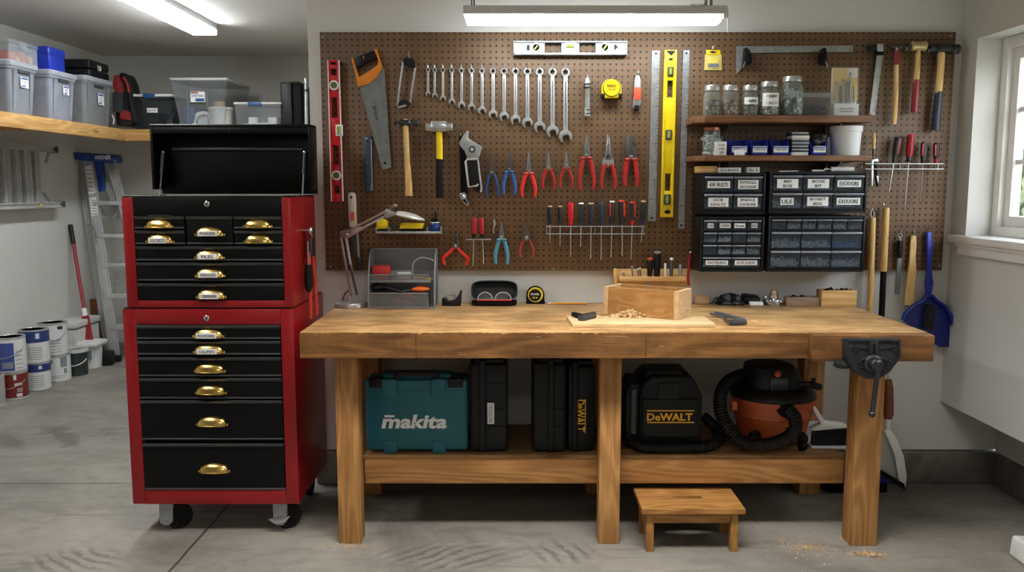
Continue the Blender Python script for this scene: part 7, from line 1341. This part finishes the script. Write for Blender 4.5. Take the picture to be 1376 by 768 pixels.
b = MB(); x0, x1, zz0, zz1 = rectpx(197, 145, 211, 151, Yb2); b.box((x0, Yb2-.002+.008, zz0), (x1, Yb2+.012, zz1), PAPER); b.text('DRAWERS', ((x0+x1)/2, Yb2+.005, (zz0+zz1)/2), .018, INK, (x1-x0)*.85); part(root, 'paper_label', b)
b = MB(); b.box((X0+.06, Yb2+.05, z0+.004), (X0+.2, Yb2+.3, z0+.14), DGREY, .01); solo('dark_carton', b, 'dark carton inside the smoky clear bin', 'carton'); b = MB(); b.tube(smooth([(X0+.23, Yb2+.08, z0+.02), (X0+.3, Yb2+.1, z0+.13), (X1-.06, Yb2+.12, z0+.1), (X1-.05, Yb2+.12, z0+.02)], 4), .012, GREY, 8); solo('coiled_cable', b, 'grey cable coiled inside the smoky clear bin', 'cable')
Yb3 = YS+.06; X0, X1, Z1, z0 = clearbin('large tall clear bin with white lid at middle of the back shelf', 229, 306, 104, Yb3, .62, LW, CLB, None, .028)[1:]
r_ = bpy.data.objects['clear_bin.001']; b = MB(); x0, x1, zz0, zz1 = rectpx(256, 123, 275, 137, Yb3); b.box((x0, Yb3-.001, zz0), (x1, Yb3+.02, zz1), PAPER); b.box((x0+.004, Yb3-.002, lerp(zz0, zz1, .82)), (x0+(x1-x0)*.55, Yb3, zz1-.003), plain('sticker_red', '#b8322c', .5)); b.text('UTILITY BOX', ((x0+x1)/2, Yb3-.0015, lerp(zz0, zz1, .6)), .02, STK, (x1-x0)*.85, .02); b.box((lerp(x0, x1, .35), Yb3-.002, zz0+.005), (x1-.004, Yb3, lerp(zz0, zz1, .35)), STK); part(r_, 'sticker', b)
b = MB(); x0, x1, zz0, zz1 = rectpx(251, 112, 279, 166, Yb3); b.box((x0, Yb3+.004, z0+.01), (x0+.006, Yb3+.012, zz1), CLB); b.box((x1-.006, Yb3+.004, z0+.01), (x1, Yb3+.012, zz1), CLB); part(r_, 'moulded_panel', b)
pc = at(296, 150, Yb3+.12); b = MB(); b.lathe([(0, 0), (.085, 0), (.092, .16), (.098, .162), (.098, .185), (0, .19)], (pc.x, Yb3+.14, z0+.004), plain('tub_white', '#d9d9d4', .5), 24); solo('white_tub', b, 'white round tub inside the large clear bin', 'tub'); b = MB(); b.lathe([(0, 0), (.05, 0), (.05, .04), (0, .04)], (pc.x-.01, Yb3+.14, z0+.196), plain('tan_lid', '#b79a74', .6), 18); solo('tan_tin', b, 'small tan tin on the white tub in the large bin', 'tin')
b = MB(); b.box((X0+.08, Yb3+.08, z0+.004), (X0+.16, Yb3+.4, z0+.2), plain('carton_blue', '#35507a', .6), .01); solo('blue_carton', b, 'blue carton inside the large clear bin', 'carton'); b = MB(); b.lathe([(.09, 0), (.095, .02), (.09, .05), (.06, .06), (.06, .0)], (X0+.215, Yb3+.15, z0+.06), PAPER, 20, (.2, -1, .3)); b.box((X0+.17, Yb3+.12, z0+.004), (X0+.27, Yb3+.2, z0+.05), GREY, .006); solo('tape_rolls', b, 'pale roll on a grey block inside the large clear bin', 'roll')
root, X0, X1, Z1, z0 = clearbin('low clear bin with blue latch and white cartons at right of the back shelf', 314, 378, 137, YS+.05, .34, LW, CLB, (333, 351, LB), .02, .018)
q = random.Random(5)
for k in range(5): b = MB(); x = lerp(X0+.045, X1-.13, k/4); b.box((x, YS+.12, z0+.004), (x+.07, YS+.24, z0+.04+.05*(k % 3 == 1)+.02*q.random()), PAPER, .003); solo('white_carton', b, f'small white carton in the low clear bin, {ordinal(k)} from left', 'carton', 'white cartons in the low bin')
Y = YS+.08; X0, X1, _, Z1 = rectpx(377, 110, 406, 166, Y); root = thing('black_case', 'upright black ribbed case at the right end of the back shelf', 'case', ((X0+X1)/2, Y+.15, Zb)); b = MB(); xm = lerp(X0, X1, .55); b.box((X0, Y, Zb), (xm-.002, Y+.32, Z1), BLACK, .012, 3); b.box((xm+.002, Y, Zb), (X1, Y+.32, Z1-.01), MATTE, .012, 3); part(root, 'case_shell', b); b = MB(); b.box((lerp(X0, X1, .3), Y+.08, Z1-.004), (lerp(X0, X1, .8), Y+.24, Z1+.014), BLACK, .006); part(root, 'carry_handle', b)
Y = YS+.1; a_ = at(410, 105, Y); b = MB(); b.tube([(a_.x, Y, Zb), (a_.x+.005, Y, a_.z-.09), (a_.x+.005, Y, a_.z)], .017, SATIN, 12); root = solo('metal_pole', b, 'thin steel pole standing beside the upright black case', 'pole'); b = MB(); b.tube([(a_.x+.005, Y, a_.z-.11), (a_.x+.005, Y, a_.z-.09)], .024, DKSTEEL, 12); part(root, 'collar', b)
# ---------------------------------------------------------------- extension ladder hung on the left wall
XW = XL+.06; z_t = atx(30, 199, XW+.05).z; z_b = atx(30, 278, XW+.05).z; ye = atx(72, 199, XW+.05).y
root = thing('wall_ladder', 'aluminium ladder hung sideways on the left wall below the shelf', 'ladder', (XW, 5.2, z_b)); WX = XL+.11
for z, y1 in ((z_t, ye), (z_b, atx(82, 278, XW+.05).y)):
    b = MB(); b.box((XL+.05, 3.4, z-.012), (WX, y1, z+.03), ALU, .004); b.box((WX, 3.4, z-.012), (WX+.012, y1, z-.004), ALU); b.box((WX, 3.4, z+.022), (WX+.012, y1, z+.03), ALU); part(root, 'side_rail', b)
    b = MB(); b.box((XL+.045, y1, z-.016), (WX+.014, y1+.05, z+.034), DGREY, .006); part(root, 'end_cap', b)
for p0, p1 in ((3, 11), (20, 26), (32, 41), (46, 53), (-14, -6)):
    b = MB(); y0, y1 = atx(p0, 240, WX-.03).y, atx(p1, 240, WX-.03).y; b.box((WX-.05, y0, z_b+.02), (WX-.012, y1, z_t), ALU, .005)
    for t in (.3, .6): y = lerp(y0, y1, t); b.box((WX-.013, y-.006, z_b+.03), (WX-.009, y+.006, z_t-.01), SATIN)
    part(root, 'rung', b)
b = MB(); b.bar((WX-.02, ye-.02, z_t), (WX-.02, ye-.09, z_t-.1), .02, .01, ALU); b.bar((WX-.02, atx(62, 262, WX).y, z_b+.1), (WX-.02, atx(74, 275, WX).y, z_b+.02), .02, .01, ALU); part(root, 'corner_brace', b)
b = MB(); b.obox((WX+.014, atx(53, 276, WX).y, z_b+.01), (.004, .03, .02), YEL); part(root, 'yellow_sticker', b)
# hooks that carry it
for y in (4.6, 5.6):
    b = MB(); b.box((XL, y, z_t+.03), (XL+.14, y+.02, z_t+.036), DKSTEEL); b.box((XL, y, z_t-.03), (XL+.006, y+.02, z_t+.06), DKSTEEL); solo('ladder_bracket', b, 'dark steel bracket holding the wall ladder', 'bracket', 'brackets of the wall ladder')
# ---------------------------------------------------------------- folded step ladder leaning in the corner
SLB = plain('ladder_blue', '#1d3f8c', .45); Yf = 7.02; Yt = 7.32
Lx = lambda px, py, Y: at(px, py, Y)
root = thing('step_ladder', 'folded aluminium step ladder with blue top leaning in the corner', 'ladder', (atz(160, 486, 0).x, 7.05, 0))
f1t, f1b = Lx(119, 212, Yt), atz(159, 484, 0); f1b = Vector((f1b.x, Yf, .03)); f2t, f2b = Lx(148, 212, Yt), Vector((f1b.x+.42, Yf, .03))
r1t, r1b = Lx(106, 213, Yt+.06), Vector((atz(143, 482, 0).x, Yf+.16, .03)); r2t, r2b = Lx(134, 212, Yt+.06), Vector((f1b.x+.34, Yf+.2, .03))
def rail(p, e, w, nm='side_rail'):
    b = MB(); up = (0, 1, 0); b.bar(p, e, w, .028, ALU, .002, up); d = (e-p).normalized(); s = d.cross(Vector((0, 1, 0))).normalized()*w*.42; o = Vector((0, -.016, 0))
    for k in (-1, -.33, .33, 1): b.bar(p+s*k+o, e+s*k+o, .006, .006, SATIN, 0, up)
    return part(root, nm, b)
rail(f1t, f1b, .085); rail(f2t, f2b, .075); rail(r1t, r1b, .05, 'rear_rail'); rail(r2t, r2b, .05, 'rear_rail')
for t in (.22, .385, .53, .685, .84):
    b = MB(); p, e = f1t.lerp(f1b, t), f2t.lerp(f2b, t); b.box((p.x, p.y-.03, p.z-.03), (e.x, p.y+.06, p.z+.005), ALU, .004); part(root, 'step', b)
for t in (.3, .62, .85):
    b = MB(); p, e = r1t.lerp(r1b, t), r2t.lerp(r2b, t); b.bar(p, e, .025, .02, ALU); part(root, 'rear_brace', b)
b = MB(); b.pp([(98, 204.5), (148, 207), (151, 212), (150, 219), (100, 214.5)], Yt-.06, .2, SLB, .006); b.pp([(126, 214), (138, 214), (141, 256), (131, 258)], Yt-.01, .02, SLB, .002); c = at(138, 211.5, Yt-.061); b.text('WERNER', (c.x, Yt-.0615, c.z), .035, PAPER, .14, .02, .2); part(root, 'top_cap', b)
b = MB(); p, e = f1t.lerp(f1b, .04), f1t.lerp(f1b, .18); p2, e2 = f1t.lerp(f1b, .2), f1t.lerp(f1b, .29)
for a, c in ((p, e), (p2, e2)): b.bar(a+Vector((0, -.02, 0)), c+Vector((0, -.02, 0)), .06, .003, PAPER, 0, (0, 1, 0)); [b.bar(a.lerp(c, t)+Vector((-.022, -.0225, 0)), a.lerp(c, t)+Vector((.022, -.0225, 0)), .006, .001, GREYINK, 0, (0, 1, 0)) for t in (.15, .3, .45, .6, .75, .9)]
part(root, 'warning_label', b)
b = MB(); p = f1t.lerp(f1b, .35); b.tube(smooth([p+Vector((-.1, -.02, .02)), p+Vector((-.02, -.03, .0)), p+Vector((0, -.03, -.2)), p+Vector((.02, -.03, -.26))], 4), .006, STEEL, 6); b.tube(smooth([f1t.lerp(f1b, .24)+Vector((.05, -.02, 0)), f1t.lerp(f1b, .3)+Vector((.12, -.02, 0)), f2t.lerp(f2b, .24)], 4), .008, STEEL, 6); part(root, 'spreader', b)
for e in (f1b, f2b, r1b, r2b): b = MB(); b.box((e.x-.045, e.y-.03, 0.001), (e.x+.045, e.y+.03, .06), BLACK, .006); part(root, 'rubber_foot', b)
# red handled shovel/broom
t_, m_, e_ = at(95, 303, 7.35), at(111, 410, 7.1), atz(118, 455, 0)
root = thing('red_pole', 'red handled long tool with black grip leaning on the left wall', 'pole', (at(118, 450, 6.95).x, 6.95, .1))
PR = plain('pole_red', '#8e1f25', .4); a_, c_ = atx(94.5, 302, XL+.022), at(122, 468, 6.84); b = MB(); b.tube([a_.lerp(c_, .16), a_.lerp(c_, .72)], .015, PR, 10); part(root, 'shaft', b); b = MB(); b.tube([a_, a_.lerp(c_, .16)], .019, BLACK, 10); part(root, 'handle_grip', b); b = MB(); b.tube([a_.lerp(c_, .68), a_.lerp(c_, .74)], .02, PAPER, 10); part(root, 'ferrule', b); b = MB(); x = a_.lerp(c_, .74); b.bar(x, c_, .06, .02, PR, .004, (0, 1, 0)); part(root, 'blade', b)
b = MB()
# white trunk behind the cans, wood scraps
Y = 6.7; X0, X1, _, Z1 = rectpx(78, 433, 101, 460, Y); X0 = XL+.01; root = thing('storage_chest', 'white plastic chest standing behind the paint cans', 'box', ((X0+X1)/2, Y+.2, 0)); b = MB(); b.box((X0, Y, .001), (X1, Y+.4, Z1-.06), plain('trunk_white', '#c9c9c4', .5, 0, .05), .015, 3); part(root, 'box_body', b); b = MB(); b.box((X0, Y-.012, Z1-.055), (X1+.012, Y+.41, Z1), plain('trunk_white', '#c9c9c4', .5, 0, .05), .015, 3); part(root, 'lid', b)
Y = 7.4; X0, X1, _, Z1 = rectpx(77, 413, 104, 430, Y); b = MB(); X0 = XL+.01; b.box((X0, Y+.1, .001), (X1, Y+.2, at(90, 413, Y).z), plain('board_white', '#d2d0c8', .6), .004); solo('white_board', b, 'white board leaning behind the white plastic chest', 'board')
for p0, p1, pt, lab, Y in ((120, 131, 402, 'reddish wood plank standing behind the step ladder', 7.4), (133, 141, 398, 'dark wood plank standing between the ladder rails', 7.45)):
    X0, X1, _, Z1 = rectpx(p0, pt, p1, 440, Y); b = MB(); b.box((X0, Y, .001), (X1, Y+.04, Z1), wood('dark_plank', '#6a4223', '#94633a', 'Z', 1, .7), .004); solo('wood_plank', b, lab, 'plank')
# ---------------------------------------------------------------- paint cans and pails
def can(px, pbot, ptop, lab, base, body, w=37, stackz=None, Y=None, scheme=None, lidm=None, bail=True, group='paint cans stacked by the left wall'):
    f = atz(px, pbot, 0) if stackz is None else None
    if stackz is None: y = f.y
    else: y = Y
    k = (at(px+1, pbot, y)-at(px, pbot, y)).x; r = w/2*k; cy = y+r if stackz is None else y; cx = at(px, pbot, cy).x; z0 = .001 if stackz is None else stackz
    zt = at(px, ptop, cy-r if False else cy).z; h = zt-z0
    root = thing('paint_can', lab, 'paint can', (cx, cy, z0), group); b = MB()
    b.lathe([(r*.97, 0), (r, .004), (r, .008), (r*.975, .012), (r*.975, h-.014), (r, h-.01), (r, h), (r*.93, h), (r*.92, h-.006), (0, h-.006)], (cx, cy, z0), ALU, 28); part(root, 'can_body', b)
    b = MB(); b.lathe([(r*.982, .013), (r*.982, h-.016)], (cx, cy, z0), body, 28, cap=False)
    if scheme:
        for a0, a1, v0, v1, m_ in scheme:
            n = 24; vs = []; fs = []
            for j in range(n+1): a = lerp(a0, a1, j/n)+math.atan2(-cx, cy); vs += [Vector((cx+math.sin(a)*r*.994, cy-math.cos(a)*r*.994, lerp(z0, zt, v))) for v in (v0, v1)]
            for j in range(n): fs.append((2*j, 2*j+2, 2*j+3, 2*j+1))
            b.add(vs, fs, m_)
    part(root, 'printed_label', b)
    b = MB(); b.lathe([(r*.9, 0), (r*.9, .003), (r*.8, .003), (r*.78, .0), (0, 0)], (cx, cy, zt-.005), lidm or SATIN, 28); part(root, 'lid', b)
    if bail:
        b = MB(); pts = [(cx-math.cos(a)*r*1.02, cy-.2*r-math.sin(a)*r*.9, zt-h*.3-math.sin(a)*h*.28) for a in [PI*j/12 for j in range(13)]]; b.tube(pts, .0025, SATIN, 6); part(root, 'bail_handle', b)
    return cx, cy, zt+.001, r
CWH = plain('can_white', '#d3d5d3', .45, 0, .04); CBL = plain('can_blue', '#24386f', .45); CRD = plain('can_red', '#6d1d1c', .45); CTX = plain('can_print', '#7d8288', .6)
def lines(v0, v1, n, a0=-.5, a1=.5, m=None): return [(a0, a1, lerp(v0, v1, k/n), lerp(v0, v1, k/n)+.02, m or CTX) for k in range(n)]
x, y, z, r = can(20, 538, 497, 'dark red paint can at the bottom of the front stack', 0, CRD, 36, scheme=[(.15, .55, .1, .22, CWH), (.05, .6, .5, .6, CWH), (.0, .2, .72, .9, CWH)]+lines(.28, .44, 3, .2, .6, CWH)); can(16, 497, 451, 'white paint can with purple-blue panel on the dark red can', 0, CWH, 38, z, y, [(-1.2, .2, .05, .85, plain('can_violet', '#3b4a8f', .45)), (-.6, .1, .12, .3, CTX)]+lines(.1, .7, 5, .3, .8))
x, y, z, r = can(52, 526, 485, 'white paint can with blue band, under its twin', 0, CWH, 33, scheme=[(-1.5, 1.5, .68, .97, CBL), (.1, .35, .78, .9, CWH)]+lines(.15, .6, 6), bail=False); can(47.5, 485, 441, 'white paint can with blue band, on top of its twin', 0, CWH, 37, z, y, [(-1.5, 1.5, .62, .97, CBL), (.1, .35, .74, .9, CWH)]+lines(.12, .52, 6), bail=False)
x, y, z, r = can(79, 514, 475, 'white paint can with large black number at the bottom of a stack', 0, CWH, 33, scheme=[(.2, .75, .55, .95, CTX), (.45, .7, .3, .5, CTX), (-.6, -.35, .72, .85, CTX)]+lines(.15, .3, 2), bail=False); can(73, 475, 432, 'plain white paint can on top of the numbered can', 0, CWH, 36, z, y, [(.3, .7, .8, .9, INK)]+lines(.1, .55, 5), bail=True)
can(-8, 548, 503, 'grey paint can cut off by the left frame edge', 0, plain('can_grey', '#9a9a96', .5), 30, bail=False)
b = MB(); q0 = atz(104, 506, 0); k = (at(105, 506, q0.y)-at(104, 506, q0.y)).x; r = 15*k; cy = q0.y+r; cx = at(104, 500, cy).x; zt = at(104, 467, cy).z
root = thing('green_pail', 'dark green pail with white rim and wire handle beside the cans', 'pail', (cx, cy, 0)); GP = plain('pail_green', '#26332e', .5); b.lathe([(0, .001), (r*.88, .001), (r*.95, zt*.9), (r, zt-.02), (r*.9, zt-.02), (r*.85, .02), (0, .02)], (cx, cy, 0), GP, 26); part(root, 'pail_body', b); b = MB(); b.lathe([(r*1.0, -.03), (r*1.04, -.02), (r*1.04, 0), (r*.92, 0), (r*.9, -.03)], (cx, cy, zt), CWH, 26); part(root, 'rim', b); b = MB(); b.tube([(cx-math.cos(a)*r*1.03, cy-.25*r-math.sin(a)*r*.85, zt*.62-math.sin(a)*zt*.22) for a in [PI*j/12 for j in range(13)]], .0035, PAPER, 6); part(root, 'bail_handle', b)
b = MB(); q0 = atz(125, 496, 0); k = (at(126, 496, q0.y)-at(125, 496, q0.y)).x; r = 17*k; cy = q0.y+r; cx = at(121, 490, cy).x; zt = at(121, 457, cy).z
root = thing('white_pail', 'white square-lidded pail behind the dark green pail', 'pail', (cx, cy, 0)); b.lathe([(0, .001), (r*.9, .001), (r, zt-.04), (0, zt-.04)], (cx, cy, 0), CWH, 24); b.box((cx+.02, cy-r*.98, .08), (cx+.06, cy-r*.8, zt*.7), CTX); part(root, 'pail_body', b); b = MB(); b.box((cx-r*1.15, cy-r*1.1, zt-.045), (cx+r*1.1, cy+r*1.1, zt), plain('lid_cloth_white', '#d9d9d4', .6), .02, 3); part(root, 'lid', b)
b = MB(); p = atz(140, 492, 0); b.obox((p.x, p.y+.06, .06), (.1, .1, .118), BLACK, (0, 0, .2), .012); solo('black_box', b, 'small black box on the floor at the step ladder foot', 'box')
# ---------------------------------------------------------------- lamps, camera, sky
FIXW = plain('fixture_white', '#cfd0cd', .5, 0, .04); TUBE = glow('lit_tube', '#f6fbff', 30)
# shop light on chains above the bench
FY = 3.72; x0, x1 = at(622, 18, FY).x, at(980, 18, FY).x; z0 = at(800, 28, FY).z; zm = at(800, 18, FY).z; z1 = at(800, 5, FY).z
root = thing('shop_light', 'long hanging shop light with glowing white tube above the pegboard', 'ceiling light', ((x0+x1)/2, FY+.06, z0))
b = MB(); b.extr([(x0, FY+.005, zm), (x0, FY+.03, z1), (x0, FY+.1, z1), (x0, FY+.125, zm)], (x1-x0, 0, 0), FIXW, .003); c = at(937, 7, FY+.02); b.text('SHOP LIGHT', (c.x, FY+.0185, c.z), .012, GREYINK, .06); part(root, 'housing', b)
b = MB(); b.extr([(x0+.012, FY+.01, zm-.001), (x0+.012, FY+.022, z0), (x0+.012, FY+.11, z0), (x0+.012, FY+.122, zm-.001)], (x1-x0-.04, 0, 0), TUBE, .006); part(root, 'diffuser', b)
b = MB()
for px in (637, 950, 957):
    x = at(px, 3, FY+.06).x; b.tube([(x, FY+.065, z1), (x, FY+.065, ZC)], .003, DKSTEEL, 6); b.tube([(x-.01, FY+.05, z1), (x-.01, FY+.05, z1+.03), (x+.012, FY+.05, z1+.03)], .003, DKSTEEL, 6)
part(root, 'hanging_chain', b); b = MB(); xx = at(979, 25, FY).x; b.cyl((xx-.02, FY+.02, zm-.006), (xx, FY+.02, zm-.006), .012, FIXW); b.tube([(xx, FY+.02, zm-.01), (xx+.002, FY+.02, at(980, 42, FY).z)], .0015, PAPER, 6); part(root, 'pull_cord', b)
# alcove fixture
p0 = atz(262, 48, ZC-.085); p1 = atz(293, 48, ZC-.085); ye_ = p0.y; ys_ = 4.2
root = thing('tube_light', 'long white surface tube light on the alcove ceiling', 'ceiling light', ((p0.x+p1.x)/2, 5.3, ZC-.085)); b = MB(); b.box((p0.x, ys_, ZC-.05), (p1.x, ye_, ZC), FIXW, .004); b.box((p0.x, ye_-.03, ZC-.085), (p1.x, ye_, ZC-.05), FIXW, .003); b.box((p0.x, ys_, ZC-.085), (p1.x, ys_+.03, ZC-.05), FIXW, .003); part(root, 'housing', b)
b = MB(); b.box((p0.x-.003, ys_+.03, ZC-.086), (p1.x+.003, ye_-.03, ZC-.045), glow('alcove_tube', '#f6fbff', 46), .008); part(root, 'diffuser', b)
def area(name, loc, rot, sx, sy, power, col=(1, .98, .95)):
    l = bpy.data.lights.new(name, 'AREA'); l.shape = 'RECTANGLE'; l.size = sx; l.size_y = sy; l.energy = power; l.color = col; o = bpy.data.objects.new(name, l); o.location = loc; o.rotation_euler = rot; COL.objects.link(o); return l
area('unseen_overhead_light', (.3, 2.3, ZC-.02), (0, 0, 0), 1.6, .4, 60).spread = math.radians(105); area('unseen_overhead_light', (-2.2, 2.6, ZC-.02), (0, 0, 0), .4, 1.4, 48); area('unseen_overhead_light', (0, -1, ZC-.02), (0, 0, 0), 1.8, .8, 40)  # unseen overhead area lights; the one behind the camera is added soft front fill
w = area('window_portal', (2.5, (wy0+wy1)/2, (wz0+wz1)/2), (0, PI/2, 0), wz1-wz0, wy1-wy0, 1); w.cycles.is_portal = True
wd = bpy.data.worlds.new('sky'); scene.world = wd; wd.use_nodes = True; nt = wd.node_tree; bg = nt.nodes['Background']
sky = nt.nodes.new('ShaderNodeTexSky'); sky.sky_type = 'NISHITA'; sky.sun_disc = False; sky.sun_elevation = math.radians(40); sky.sun_rotation = math.radians(200); sky.dust_density = 4
mx = nt.nodes.new('ShaderNodeMix'); mx.data_type = 'RGBA'; mx.inputs[0].default_value = .82; nt.links.new(sky.outputs[0], mx.inputs[6]); mx.inputs[7].default_value = (.95, .98, 1.0, 1); nt.links.new(mx.outputs[2], bg.inputs[0]); bg.inputs[1].default_value = 8
cam = bpy.data.cameras.new('camera'); co = bpy.data.objects.new('camera', cam); COL.objects.link(co); co.location = (0, 0, EYE); co.rotation_euler = (PI/2-PITCH, 0, 0); cam.sensor_width = 36; cam.lens = FL/1376*36; cam.clip_start = .05; scene.camera = co
scene.view_settings.view_transform = 'Standard'; scene.view_settings.look = 'None'; scene.view_settings.exposure = -.4; scene.view_settings.gamma = 1
scene.cycles.max_bounces = 8; scene.cycles.transparent_max_bounces = 16; scene.cycles.use_denoising = True; scene.cycles.sample_clamp_indirect = 6
